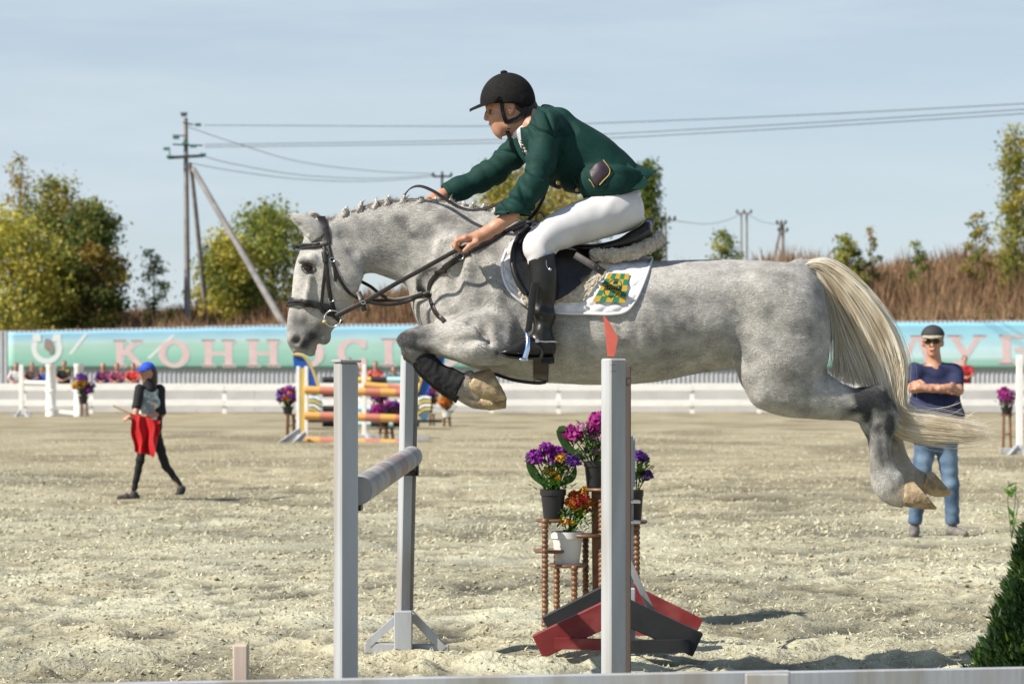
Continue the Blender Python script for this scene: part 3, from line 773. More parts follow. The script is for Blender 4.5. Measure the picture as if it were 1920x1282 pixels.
# trees
M_bark = mat('bark', (.12, .095, .075), (.07, .055, .045), .9, 8, bump=.5, bscale=20, bdist=.02)
M_leaf = mat('leaves', (1, 1, 1), rough=.6, attr='tone', trans=.5)
def tree(name, label, xc, ytop, ybase, wpx, d, cols, seed, n=4200, leaf=.17, trunk=.16, shape='round', sparse=.0, cat='tree', group='trees beyond the arena', lobes=26, skirt=.12, dens=2.0):
    n = int(n * dens); leaf *= .68; r = np.random.default_rng(seed); b = P(xc, ybase, d); b[2] = max(0.0, bank_z(b[0], d) - .2) if d > 104 else 0.0
    top = P(xc, ytop, d); Ht = top[2] - b[2]; W = wpx / F * d / 2
    root = empty(name, b, label, cat, group)
    mb = MB(); tips = []
    pts = [b + (0, 0, 0), b + np.array((.06 * W * r.normal(), 0, Ht * .35)), b + np.array((.08 * W * r.normal(), .1, Ht * .62)), b + np.array((.05 * W * r.normal(), .1, Ht * .92))]
    sp = catmull(pts, 14); mb.tube(sp, np.linspace(trunk, trunk * .12, 14), 7)
    for k in range(lobes):
        f = skirt + (1 - skirt) * ((k + .5 * r.random()) / lobes); ph = k * 2.4 + r.random()
        if shape == 'round': rad = W * (math.sin(math.pi * min(1, .12 + .86 * f)) ** .6) * (.62 + .38 * r.random())
        elif shape == 'poplar': rad = W * (math.sin(math.pi * min(1, .1 + .88 * f)) ** .5) * (.5 + .4 * r.random())
        else: rad = W * (.35 + .65 * (1 - f)) * (.5 + .5 * r.random())
        if shape == 'poplar': st_ = sp[int(np.clip(f - .15, 0, 1) * 13)]; e = st_ * 0 + b + np.array((rad * math.cos(ph), rad * math.sin(ph), Ht * f))
        else: st_ = sp[int(np.clip(f * .75, 0, 1) * 13)]; e = b + np.array((rad * math.cos(ph), rad * math.sin(ph), Ht * (f * .97)))
        mid = (st_ + e) / 2 + np.array((0, 0, .06 * Ht)) * r.normal()
        br = catmull([st_, mid, e], 8); mb.tube(br, np.linspace(trunk * .3 * (1 - .5 * f), .012, 8), 5, cap=False)
        tips.append((e, mid, rad, f))
    mb.build('trunk', M_bark, root, True)
    k = r.integers(0, len(tips), n); E = np.array([t[0] for t in tips]); Mi = np.array([t[1] for t in tips])
    f = np.clip(1.05 - np.abs(r.normal(size=n)) * .45, 0, 1.1)[:, None]
    cl = .22 * W + .12
    cen = Mi[k] * (1 - f) + E[k] * f + r.normal(size=(n, 3)) * np.array((cl, cl, cl * .62)) * (.8 if shape != 'sapling' else .45)
    cen[:, 2] = np.maximum(cen[:, 2], b[2] + .25)
    if sparse: cen = cen[r.random(n) > sparse]
    n = len(cen)
    u = r.normal(size=(n, 3)); u /= np.linalg.norm(u, axis=1)[:, None]; v = np.cross(u, r.normal(size=(n, 3))); v /= np.linalg.norm(v, axis=1)[:, None]
    s_ = leaf * (.35 + .9 * r.random(n))[:, None]
    V = np.stack([cen - u * s_, cen + v * s_ * .55, cen + u * s_, cen - v * s_ * .55], 1).reshape(-1, 3)
    cidx = r.random(len(tips))[k[:n] if not sparse else r.integers(0, len(tips), n)]
    cols = np.array(cols); w = np.clip(cidx + .22 * r.normal(size=n), 0, .999) * (len(cols) - 1); a = w.astype(int); fr_ = (w - a)[:, None]
    cc = cols[a] * (1 - fr_) + cols[a + 1] * fr_; cc = cc * (1.25 + .45 * r.random((n, 1)))
    mesh('crown', V, np.arange(4 * n).reshape(n, 4), M_leaf, root, attrs={'tone': np.repeat(cc, 4, 0)}, smooth=False)
    return root
YEL = [(.10, .13, .03), (.20, .22, .04), (.33, .31, .055), (.42, .36, .075)]
OLV = [(.075, .10, .025), (.14, .16, .035), (.24, .22, .05), (.32, .22, .07)]
GRN = [(.055, .085, .025), (.09, .13, .03), (.16, .20, .04), (.28, .27, .06)]
MIX = [(.10, .14, .03), (.21, .22, .04), (.32, .29, .06), (.27, .19, .07)]
tree('broadleaf_tree', 'bright yellow green tree at the left edge behind the banner', 12, 395, 625, 260, 112, YEL, 1, 6500, .19, .2)
tree('broadleaf_tree', 'olive tree with bronze leaves right of the yellow green tree', 105, 338, 625, 170, 116, OLV, 2, 6500, .18, .2)
tree('broadleaf_tree', 'dark green bronze tree with a dense rounded crown left of the tall pole', 176, 366, 622, 112, 113, [GRN[0], GRN[1], OLV[2], (.22, .15, .035)], 3, 6500, .18, .2)
tree('sapling_tree', 'thin tall sapling rising above the yellow green tree', 38, 276, 560, 100, 118, OLV, 4, 700, .15, .07, 'sapling', lobes=16, skirt=.45)
tree('sapling_tree', 'thin open sapling between the dark tree and the tall pole', 292, 462, 610, 90, 114, GRN, 5, 900, .13, .06, 'sapling', lobes=18)
tree('broadleaf_tree', 'yellow green tree behind the horse\'s ears', 430, 432, 622, 130, 118, YEL, 6, 5200, .18, .16)
tree('broadleaf_tree', 'olive green tree behind the horse\'s head', 510, 380, 622, 190, 122, [GRN[1], GRN[2], YEL[2], OLV[2]], 7, 6500, .18, .2)
tree('broadleaf_tree', 'olive and yellow tree behind the rider\'s arms', 960, 292, 590, 170, 124, MIX, 8, 5200, .18, .2)
tree('broadleaf_tree', 'yellow brown tree behind the rider\'s knee', 1060, 336, 580, 150, 128, [MIX[1], YEL[2], OLV[3], OLV[1]], 9, 4800, .18, .2)
tree('poplar_tree', 'narrow green poplar behind the rider\'s coat tail', 1216, 298, 520, 54, 124, [(.06, .10, .02), (.11, .15, .025), (.20, .21, .03)], 10, 4200, .16, .14, 'poplar', lobes=34, skirt=.04)
tree('sapling_tree', 'low open shrub with scattered green leaves behind the horse\'s back', 1358, 424, 520, 104, 119, GRN, 11, 900, .14, .05, 'sapling', lobes=18, cat='shrub', group='shrubs on the bank')
tree('sapling_tree', 'bushy green sapling above the horse\'s rump', 1590, 438, 505, 90, 117, YEL[:3], 12, 1300, .14, .05, 'sapling', lobes=18, cat='shrub', group='shrubs on the bank')
tree('sapling_tree', 'tall thin sapling right of the bushy green one', 1636, 418, 505, 40, 118, OLV, 13, 380, .13, .04, 'sapling', lobes=10, cat='shrub', group='shrubs on the bank')
tree('sapling_tree', 'short green shrub midway along the weedy bank', 1722, 444, 500, 60, 117, GRN, 14, 520, .13, .04, 'sapling', lobes=10, cat='shrub', group='shrubs on the bank')
tree('sapling_tree', 'open leafy sapling left of the tall tree at the right edge', 1834, 392, 500, 90, 118, OLV, 15, 800, .14, .05, 'sapling', lobes=16, cat='shrub', group='shrubs on the bank')
tree('broadleaf_tree', 'tall narrow yellowing tree at the right edge of the view', 1904, 236, 500, 70, 116, [OLV[1], MIX[1], MIX[2], (.28, .22, .04)], 16, 3600, .15, .12, 'poplar', lobes=34, skirt=.05)

# power poles and wires
M_conc = mat('weathered_concrete', (.30, .29, .28), (.20, .195, .19), .85, 3); M_iron = mat('dark_iron', (.03, .045, .05), rough=.6); M_glass = mat('green_glass', (.06, .19, .16), rough=.15)
DP = 115.0
PO = empty('power_pole', P(352, 640, DP) * (1, 1, 0), 'tall concrete power pole with two slanting struts and insulators', 'power pole', 'power poles')
MB().tube([P(352, 648, DP), P(348, 222, DP)], [.17, .10], 10).build('pole_shaft', M_conc, PO, True)
MB().tube([P(392, 640, DP + 3), P(360, 330, DP + .4), P(355, 305, DP + .3)], [.15, .10, .1], 10).build('strut', M_conc, PO, True)
MB().tube([P(546, 632, DP - 4), P(362, 316, DP - .3)], [.18, .12], 10).build('strut', M_conc, PO, True)
cb = MB(); cb.beam(P(316, 296, DP - .2), P(382, 292, DP - .2), .12, .14); cb.beam(P(318, 291, DP - .2), P(318, 276, DP - .2), .04, .04, up=(1, 0, 0)); cb.build('crossarm', M_iron, PO)
cb = MB(); cb.beam(P(324, 271, DP - .2), P(380, 273, DP - .2), .06, .07); cb.build('crossarm', M_iron, PO)
cb = MB(); cb.beam(P(324, 254, DP - .2), P(348, 255, DP - .2), .05, .06); cb.build('crossarm', M_iron, PO)
cb = MB(); cb.beam(P(343, 230, DP - .2), P(362, 234, DP - .2), .06, .07); cb.beam(P(338, 212, DP - .2), P(352, 212, DP - .2), .05, .05); cb.box(P(345, 216, DP - .2), (.28, .1, .12)); cb.build('crossarm', M_iron, PO)
for q in ((371, 234), (347, 270), (362, 274), (380, 290), (318, 294), (330, 258), (312, 279)):
    mb = MB()
    for s_ in (-4.5, -1.5, 1.5, 4.5): mb.lathe(P(q[0] + s_, q[1], DP - .32), [(.02, -.05), (.1, -.04), (.06, .02), (.02, .05)], 8, axis=np.array([(0, 0, 1), (0, 1, 0), (-1, 0, 0)]).T)
    mb.build('insulator', M_glass, PO, True)
def far_pole(label, xb, xt, ybase, ytop, d, arms, m=M_iron, struts=(), rad=.12):
    p = empty('power_pole', P(xb, ybase, d), label, 'power pole', 'power poles')
    MB().tube([P(xb, ybase, d), P(xt, ytop, d)], [rad, rad * .6], 8).build('pole_shaft', m, p, True)
    for s_ in struts: MB().tube([P(s_[0], ybase, d), P(s_[1], s_[2], d)], [rad, rad * .7], 8).build('strut', m, p, True)
    for ax, ay, w in arms:
        MB().beam(P(ax - w, ay, d - .2), P(ax + w, ay, d - .2), .1, .12).build('crossarm', m, p)
        for q in (-w, 0, w): MB().lathe(P(ax + q, ay - 3, d - .2), [(.05, -.1), (.1, 0), (.04, .16)], 7).build('insulator', M_iron, p, True)
far_pole('dark pole top with a crossarm above the horse\'s neck', 829, 829, 620, 322, 150, [(829, 331, 17)])
far_pole('pale wooden pole beside the poplar with one short crossarm', 1249, 1247, 560, 398, 135, [(1255, 413, 10)], M_conc)
far_pole('twin shafted pole with a flat crossarm far behind the horse\'s back', 1390, 1390, 560, 400, 170, [(1395, 400, 13)], M_conc, [(1400, 1400, 400)], .1)
far_pole('leaning double pole with small crossarms behind the horse\'s rump', 1443, 1465, 520, 422, 160, [(1465, 420, 8), (1468, 434, 8)], M_conc, [(1467, 1468, 422)], .14)
M_wire = mat('wire', (.045, .05, .055), rough=.6)
for lab, pts in (('uppermost power wire crossing the sky behind the helmet', [(384, 235, DP), (905, 237, 108), (1130, 231, 103), (1530, 215, 96), (1990, 191, 90)]),
                 ('middle power wire crossing the sky behind the rider\'s neck', [(384, 271.5, DP), (900, 263, 108), (1150, 251, 103), (1530, 230, 96), (1990, 201, 90)]),
                 ('lowest of the three long power wires behind the rider\'s back', [(384, 276, DP), (900, 269, 108), (1150, 259, 103), (1530, 238, 96), (1990, 209, 90)]),
                 ('steep sagging wire running from the pole top to the far crossarm', [(352, 238, DP), (440, 268, 122), (560, 303, 130), (700, 321, 140), (815, 326, 150)]),
                 ('upper sagging wire from the pole crossarm to the far pole', [(384, 294, DP), (440, 308, 122), (560, 328, 130), (700, 335, 140), (815, 328, 150)]),
                 ('lower sagging wire from under the crossarm to the far pole', [(356, 306, DP), (440, 321, 122), (560, 336, 130), (700, 340, 140), (825, 330, 150)]),
                 ('faint wire slung between the pale pole and the twin shafted pole', [(1258, 413, 135), (1320, 420, 150), (1360, 414, 160), (1388, 402, 170)]),
                 ('faint wire slung from the twin shafted pole to the leaning double pole', [(1402, 402, 170), (1430, 416, 166), (1462, 421, 160)])):
    o = MB(); c_ = catmull(pts, 40); o.tube([P(*q) for q in c_], .017, 5); o = o.build('power_wire', M_wire, None, True); tag(o, lab, 'wire', 'power wires')
# ================================================================ THE HORSE
M_leather = mat('black_leather', (0.007, 0.0065, 0.007), (0.014, 0.0125, 0.012), 0.36, 25, bump=0.25, bscale=180, bdist=0.002)
M_strap = mat('bridle_leather', (0.007, 0.006, 0.006), (0.018, 0.013, 0.011), 0.45, 40, bump=0.2, bscale=200, bdist=0.001)
M_steel = mat('steel', (0.62, 0.62, 0.63), rough=0.22, metal=1.0)
M_brass = mat('brass', (0.75, 0.55, 0.2), rough=0.3, metal=1.0)

def horse_field(h):
    f = Field(Q(520, 970, -0.42), Q(1805, 360, 0.42), h)
    # trunk
    f.sweep([(840, 474, 834, 600, .12), (872, 440, 868, 640, .19), (920, 412, 908, 688, .235), (985, 424, 985, 711, .262),
             (1060, 460, 1060, 719, .29), (1140, 480, 1130, 721, .315), (1220, 490, 1212, 716, .318), (1310, 488, 1290, 699, .29),
             (1390, 488, 1372, 690, .262), (1460, 491, 1455, 690, .24), (1500, 499, 1505, 680, .19)], k=.03, cap0=.52, cap1=.45)
    # quarters and hind legs
    for s_ in (-1, 1):
        f.sweep([(1380, 556, 1546, 562, .125, s_ * .115), (1374, 600, 1554, 606, .15, s_ * .128), (1375, 650, 1555, 650, .163, s_ * .137), (1381, 690, 1549, 690, .15, s_ * .145),
                 (1394, 728, 1540, 712, .12, s_ * .15), (1414, 750, 1520, 738, .095, s_ * .15)], k=.05, cap0=.75, cap1=.4, n=70, norm=False)
    gask = [(1428, 695, 1430, 764, .10, -.148), (1475, 688, 1472, 780, .10, -.148), (1525, 694, 1524, 785, .094, -.146), (1562, 714, 1560, 787, .078, -.143), (1598, 727, 1597, 788, .065, -.138),
            (1628, 725, 1618, 795, .054, -.135), (1652, 733, 1627, 805, .048, -.132)]
    low = [(1665, 752, 1630, 818, .044, -.13), (1667, 800, 1631, 832, .037, -.13), (1669, 846, 1633, 862, .033, -.13), (1677, 868, 1636, 893, .035, -.13), (1688, 890, 1640, 921, .043, -.13), (1696, 904, 1660, 941, .037, -.13), (1708, 912, 1688, 949, .04, -.13)]
    f.sweep(gask + low, k=.04, cap0=.5, cap1=.2, n=90)
    far = [(q[0], q[1], q[2], q[3], q[4], -q[5]) for q in gask[:5]]
    far += [(1640, 726, 1630, 796, .054, .135), (1664, 734, 1640, 806, .048, .132), (1679, 752, 1645, 818, .044, .13), (1689, 806, 1652, 832, .037, .13), (1700, 848, 1664, 862, .033, .13), (1715, 874, 1680, 894, .036, .13),
            (1731, 886, 1698, 915, .042, .13), (1742, 890, 1717, 924, .037, .13)]
    f.sweep(far, k=.04, cap0=.5, cap1=.2, n=90)
    for s_ in (-1, 1):
        f.ell(Q(1648, 735, s_ * .133), (.032, .03, .03), .03)          # point of the hock
        f.ell(Q(1400, 545, s_ * .185), (.075, .05, .05), .06)           # hip bone
        f.ell(Q(1462, 575, s_ * .2), (.16, .085, .12), .08, rot=-.5)   # croup muscle
        f.ell(Q(1425, 728, s_ * .185), (.055, .05, .06), .05)           # stifle
    f.ell(Q(1682, 893, -.13), (.02, .025, .02), .02)
    # neck
    f.sweep([(606, 412, 672, 506, .066), (655, 399, 692, 510, .072), (700, 386, 727, 512, .078), (750, 377, 768, 527, .092),
             (812, 378, 803, 545, .118), (880, 387, 830, 572, .15), (940, 404, 880, 592, .17)], k=.05, cap0=.25, cap1=.3)
    # head
    f.sweep([(575, 442, 650, 424, .075), (563, 478, 677, 483, .1), (552, 508, 678, 516, .1), (548, 540, 667, 548, .083),
             (546, 566, 648, 573, .07), (541, 592, 630, 594, .06), (538, 615, 608, 612, .056), (538, 636, 597, 632, .06),
             (549, 655, 592, 652, .052)], k=.03, cap0=.45, cap1=.3)
    f.ell(Q(578, 657, 0), (.034, .042, .022), .02, rot=-.5)             # upper lip
    f.ell(Q(606, 630, 0), (.033, .037, .038), .018, rot=.35)            # chin
    f.ell(Q(590, 590, 0), (.09, .05, .06), .04)
    for s_ in (-1, 1):
        f.ell(Q(640, 505, s_ * .07), (.095, .034, .11), .035, rot=.2)   # jowl
        f.chain([(*Q(566, 488, s_ * .088), .018), (*Q(586, 484, s_ * .1), .014), (*Q(598, 494, s_ * .098), .01)], .02)   # brow
        f.ell(Q(577, 502.5, s_ * .108), (.021, .016, .012), .012, cut=True)
        f.chain([(*Q(582, 520, s_ * .088), .012), (*Q(578, 545, s_ * .078), .011), (*Q(574, 568, s_ * .064), .01)], .018)  # facial crest
        f.chain([(*Q(561, 545, s_ * .075), .01), (*Q(556, 590, s_ * .062), .012)], .03, cut=True)
        f.ell(Q(559, 634, s_ * .054), (.036, .022, .04), .018, rot=.3)  # nostril flare
        f.ell(Q(555, 639, s_ * .084), (.026, .03, .022), .012, rot=.75, cut=True)
        f.chain([(*Q(611, 604, s_ * .06), .006), (*Q(603, 622, s_ * .055), .008), (*Q(596, 640, s_ * .045), .01), (*Q(592, 656, s_ * .03), .014)], .012, cut=True)  # mouth
        # ears
    f.ell(Q(600, 420, 0), (.045, .05, .03), .03)                    # poll
    # shoulders and forelegs
    for s_ in (-1, 1):
        f.ell(Q(885, 520, s_ * .16), (.10, .09, .2), .07, rot=.55)
        f.ell(Q(842, 568, s_ * .12), (.075, .08, .085), .06)
        f.ell(Q(928, 580, s_ * .20), (.10, .07, .13), .06, rot=-.25)
        f.ell(Q(925, 628, s_ * .23), (.055, .045, .075), .04)
    fl = [(930, 592, 958, 682, .07, -.235), (900, 588, 927, 684, .078, -.25), (870, 590, 900, 679, .078, -.248), (843, 598, 866, 671, .066, -.225),
          (815, 605, 833, 664, .056, -.195), (786, 611, 800, 661, .049, -.19), (766, 617, 776, 668, .05, -.185), (754, 629, 770, 673, .047, -.18)]
    cn = [(786, 636, 756, 668, .045, -.18), (800, 663, 778, 681, .035, -.175), (828, 685, 806, 711, .033, -.17), (860, 699, 842, 735, .034, -.168),
          (876, 701, 862, 743, .041, -.168), (893, 708, 878, 748, .036, -.168), (908, 712, 894, 752, .04, -.168)]
    f.sweep(fl, k=.035, cap0=.5, cap1=.35, n=60); f.sweep(cn, k=.02, cap0=.6, cap1=.2, n=60)
    f.ell(Q(881, 703, -.168), (.022, .03, .02), .015)
    f.sweep([(a + 12, b + 6, c + 12, d + 6, w, -y) for a, b, c, d, w, y in fl], k=.035, cap0=.5, cap1=.35, n=60)
    f.sweep([(a + 2, b + 9, c + 2, d + 7, w, -y) for a, b, c, d, w, y in cn[:4]] + [(876, 716, 862, 752, .04, .168), (896, 726, 884, 764, .036, .168), (914, 732, 908, 768, .04, .168)],
            k=.02, cap0=.6, cap1=.2, n=60)
    # muscle definition, near and far
    for s_ in (-1, 1):
        f.chain([(*Q(695, 500, s_ * .1), .012), (*Q(760, 512, s_ * .12), .016), (*Q(805, 530, s_ * .15), .018)], .05, cut=True)      # jugular groove
        f.chain([(*Q(866, 480, s_ * .22), .012), (*Q(850, 540, s_ * .235), .018)], .05, cut=True)
        f.chain([(*Q(800, 632, s_ * .255), .008), (*Q(835, 640, s_ * .285), .011), (*Q(875, 640, s_ * .322), .012), (*Q(905, 634, s_ * .325), .009)], .03, cut=True)   # forearm groove
        f.chain([(*Q(862, 592, s_ * .275), .008), (*Q(882, 604, s_ * .287), .01), (*Q(905, 630, s_ * .29), .009), (*Q(930, 660, s_ * .285), .008)], .03, cut=True)
        f.chain([(*Q(1358, 560, s_ * .315), .02), (*Q(1385, 610, s_ * .315), .03), (*Q(1388, 670, s_ * .3), .03)], .08, cut=True)      # flank
        f.ell(Q(1310, 560, s_ * .36), (.12, .06, .08), .09, cut=True)
        for i in range(6):
            x = 1120 + i * 30
            f.chain([(*Q(x, 560, s_ * .335), .004), (*Q(x + 14, 620, s_ * .335), .006), (*Q(x + 14, 670, s_ * .31), .004)], .03, cut=True)
        f.chain([(*Q(852, 588, s_ * .27), .010), (*Q(878, 583, s_ * .30), .018), (*Q(897, 592, s_ * .312), .022), (*Q(908, 612, s_ * .318), .022), (*Q(918, 640, s_ * .325), .016)], .025, cut=True)
        f.chain([(*Q(1366, 585, s_ * .325), .018), (*Q(1384, 640, s_ * .325), .022), (*Q(1392, 700, s_ * .28), .018)], .05, cut=True)
        f.chain([(*Q(1650, 800, s_ * .172), .006), (*Q(1655, 850, s_ * .168), .007), (*Q(1660, 880, s_ * .17), .006)], .014, cut=True)
        f.chain([(*Q(780, 632, s_ * .24), .006), (*Q(800, 640, s_ * .258), .008), (*Q(835, 646, s_ * .27), .008)], .02, cut=True)
        f.chain([(*Q(905, 470, s_ * .262), .014), (*Q(892, 520, s_ * .275), .02), (*Q(905, 565, s_ * .285), .014)], .06, cut=True)
        f.chain([(*Q(640, 440, s_ * .085), .006), (*Q(662, 470, s_ * .1), .010), (*Q(680, 500, s_ * .1), .010)], .03, cut=True)
    f.chain([(*Q(1500, 502, 0), .04), (*Q(1528, 506, 0), .034), (*Q(1552, 525, 0), .026)], .03)        # dock
    return f

HF = horse_field(.007)
hV, hQ = HF.mesh()
def ear(pts, y, cuts):
    e = Field(Q(530, 455, y - .07), Q(625, 388, y + .07), .003)
    e.sweep([(*p, w, y) for p, w in pts], k=0, cap0=.4, cap1=.4, n=40)
    e.chain([(*Q(a, b, y - .022), r_) for a, b, r_ in cuts], .006, cut=True)
    return e.mesh()
ears = [ear([((582, 452, 612, 436), .03), ((570, 437, 604, 424), .032), ((558, 423, 588, 414), .027), ((546, 411, 564, 407), .016), ((537, 402, 541, 402), .004)], -.066, [(574, 438, .012), (561, 424, .013), (550, 412, .007), (543, 406, .003)]),
        ear([((596, 440, 618, 430), .03), ((586, 424, 612, 417), .03), ((580, 410, 599, 406), .02), ((580, 397, 584, 397), .004)], .06, [])]
hV = relax(hV, hQ, 9, np.clip((hV[:, 0] - Q(690, 0)[0]) / .15, .08, 1))
hV, hQ = merge([(hV, hQ)] + ears)
# coat pattern: dark points on knees, hocks, muzzle, round the eyes and ears; dapples elsewhere; haunch blobs paint in its shade
def blob(V, px, py, y, r):
    c = Q(px, py, y); q = (V - c) / np.array(r); return np.exp(-.6 * (q * q).sum(1) ** 1.6)
n1 = vnoise3(hV * 9, 1); n2 = vnoise3(hV * 28, 2); n3 = vnoise3(hV * 70, 3)
dark = np.zeros(len(hV))
for s_ in (-1, 1):
    for b_ in ((765, 642, .185, (.095, .12, .085), .72), (1636, 752, .13, (.10, .14, .085), 1.2), (1650, 800, .13, (.06, .14, .08), .75), (1655, 850, .13, (.05, .12, .09), .45), (566, 634, .05, (.10, .11, .085), .8), (574, 655, .03, (.09, .1, .05), .75), (548, 600, .05, (.03, .06, .08), .4),
               (606, 636, .0, (.04, .06, .045), .5), (603, 618, .05, (.03, .04, .05), .4), (577, 502, .1, (.045, .05, .04), .55), (590, 500, .1, (.05, .05, .03), .22),
               (549, 595, .06, (.02, .04, .06), .25), (555, 417, .1, (.035, .06, .03), .3), (538, 404, .07, (.02, .04, .015), .8),
               (1480, 640, .29, (.22, .14, .24), .10), (1540, 640, .2, (.10, .25, .25), .16), (1420, 560, .3, (.18, .1, .1), .16), (905, 545, .26, (.10, .1, .07), .3), (915, 600, .28, (.05, .09, .06), .22),
               (735, 440, .1, (.30, .14, .11), .36), (850, 440, .16, (.12, .14, .10), .28), (1250, 600, .3, (.2, .1, .12), .18), (740, 495, .1, (.25, .1, .06), .2), (1010, 620, .3, (.12, .1, .12), .12), (1560, 760, .14, (.16, .1, .05), .2)):
        dark = np.maximum(dark, b_[4] * blob(hV, b_[0], b_[1], s_ * b_[2], b_[3]))
tan = np.zeros(len(hV))
for s_ in (-1, 1):
    for b_ in ((895, 725, -.168, (.075, .06, .06)), (900, 750, .168, (.08, .06, .05)), (1690, 925, -.13, (.05, .06, .05)), (1730, 900, .13, (.06, .06, .06))):
        tan = np.maximum(tan, blob(hV, *b_))
n4 = vnoise3(hV * 17 + 5, 7)
dap = np.clip((n4 + .12) * 2.2, 0, 1) * .28 * np.clip((hV[:, 0] - Q(640, 0)[0]) / .2, 0, 1)
dark = np.clip(dark * (1 + 1.3 * n2) + dap + .22 * n1 + .25 * n2 + .05, 0, .97)
base = np.array((.565, .555, .53)) * (1 + .16 * n3 + .10 * n2)[:, None]
hC = base * (1 - dark)[:, None] + np.array((.03, .032, .037)) * dark[:, None]
hC = hC * (1 - .75 * tan[:, None]) + np.array((.33, .25, .16)) * .75 * tan[:, None]
nost = np.zeros(len(hV)); pink = np.zeros(len(hV))
for s_ in (-1, 1):
    nost = np.maximum(nost, blob(hV, 555, 639, s_ * .05, (.02, .024, .018)))
hC = hC * (1 - .8 * nost[:, None]) + np.array((.03, .018, .018)) * .8 * nost[:, None]

def coat_material():
    m = bpy.data.materials.new('grey_coat'); m.use_nodes = True
    N, L = m.node_tree.nodes, m.node_tree.links; b = N['Principled BSDF']
    b.inputs['Roughness'].default_value = .55; b.inputs['Specular IOR Level'].default_value = .3; b.inputs['Sheen Weight'].default_value = .15
    at = N.new('ShaderNodeAttribute'); at.attribute_name = 'coat'
    g = N.new('ShaderNodeNewGeometry')
    def noise(sc_, scl, det, dist=0.0):
        mp = N.new('ShaderNodeMapping'); mp.inputs['Scale'].default_value = scl; mp.inputs['Rotation'].default_value = (0, R(24), 0)
        L.new(g.outputs['Position'], mp.inputs['Vector'])
        n = N.new('ShaderNodeTexNoise'); n.inputs['Scale'].default_value = sc_; n.inputs['Detail'].default_value = det; n.inputs['Distortion'].default_value = dist
        L.new(mp.outputs['Vector'], n.inputs['Vector']); return n.outputs['Fac']
    a = noise(62, (1, 1, 2.0), 5, 1.6); c = noise(170, (1, 1, 2.3), 3, 1.2); d = noise(14, (1, 1, 1), 3)
    r = N.new('ShaderNodeMapRange'); r.inputs['From Min'].default_value = .3; r.inputs['From Max'].default_value = .7; r.inputs['To Min'].default_value = .70; r.inputs['To Max'].default_value = 1.14
    L.new(a, r.inputs['Value'])
    r2 = N.new('ShaderNodeMapRange'); r2.inputs['From Min'].default_value = .3; r2.inputs['From Max'].default_value = .7; r2.inputs['To Min'].default_value = .82; r2.inputs['To Max'].default_value = 1.12
    L.new(c, r2.inputs['Value'])
    r3 = N.new('ShaderNodeMapRange'); r3.inputs['From Min'].default_value = .35; r3.inputs['From Max'].default_value = .65; r3.inputs['To Min'].default_value = .84; r3.inputs['To Max'].default_value = 1.08
    L.new(d, r3.inputs['Value'])
    m1 = N.new('ShaderNodeMath'); m1.operation = 'MULTIPLY'; L.new(r.outputs[0], m1.inputs[0]); L.new(r2.outputs[0], m1.inputs[1])
    m2 = N.new('ShaderNodeMath'); m2.operation = 'MULTIPLY'; L.new(m1.outputs[0], m2.inputs[0]); L.new(r3.outputs[0], m2.inputs[1])
    vm = N.new('ShaderNodeVectorMath'); vm.operation = 'SCALE'; L.new(at.outputs['Color'], vm.inputs[0]); L.new(m2.outputs[0], vm.inputs['Scale'])
    L.new(vm.outputs['Vector'], b.inputs['Base Color'])
    b1 = N.new('ShaderNodeBump'); b1.inputs['Strength'].default_value = .55; b1.inputs['Distance'].default_value = .011; L.new(a, b1.inputs['Height'])
    b2 = N.new('ShaderNodeBump'); b2.inputs['Strength'].default_value = .5; b2.inputs['Distance'].default_value = .005; L.new(c, b2.inputs['Height'])
    L.new(b1.outputs['Normal'], b2.inputs['Normal']); L.new(b2.outputs['Normal'], b.inputs['Normal'])
    return m
M_coat = coat_material()
HORSE = empty('horse', (Q(1150, 600)[0], D0, 0), 'dappled grey horse leaping over the jump with a rider in its saddle', 'horse')
mesh('body', hV, hQ, M_coat, HORSE, attrs={'coat': hC})

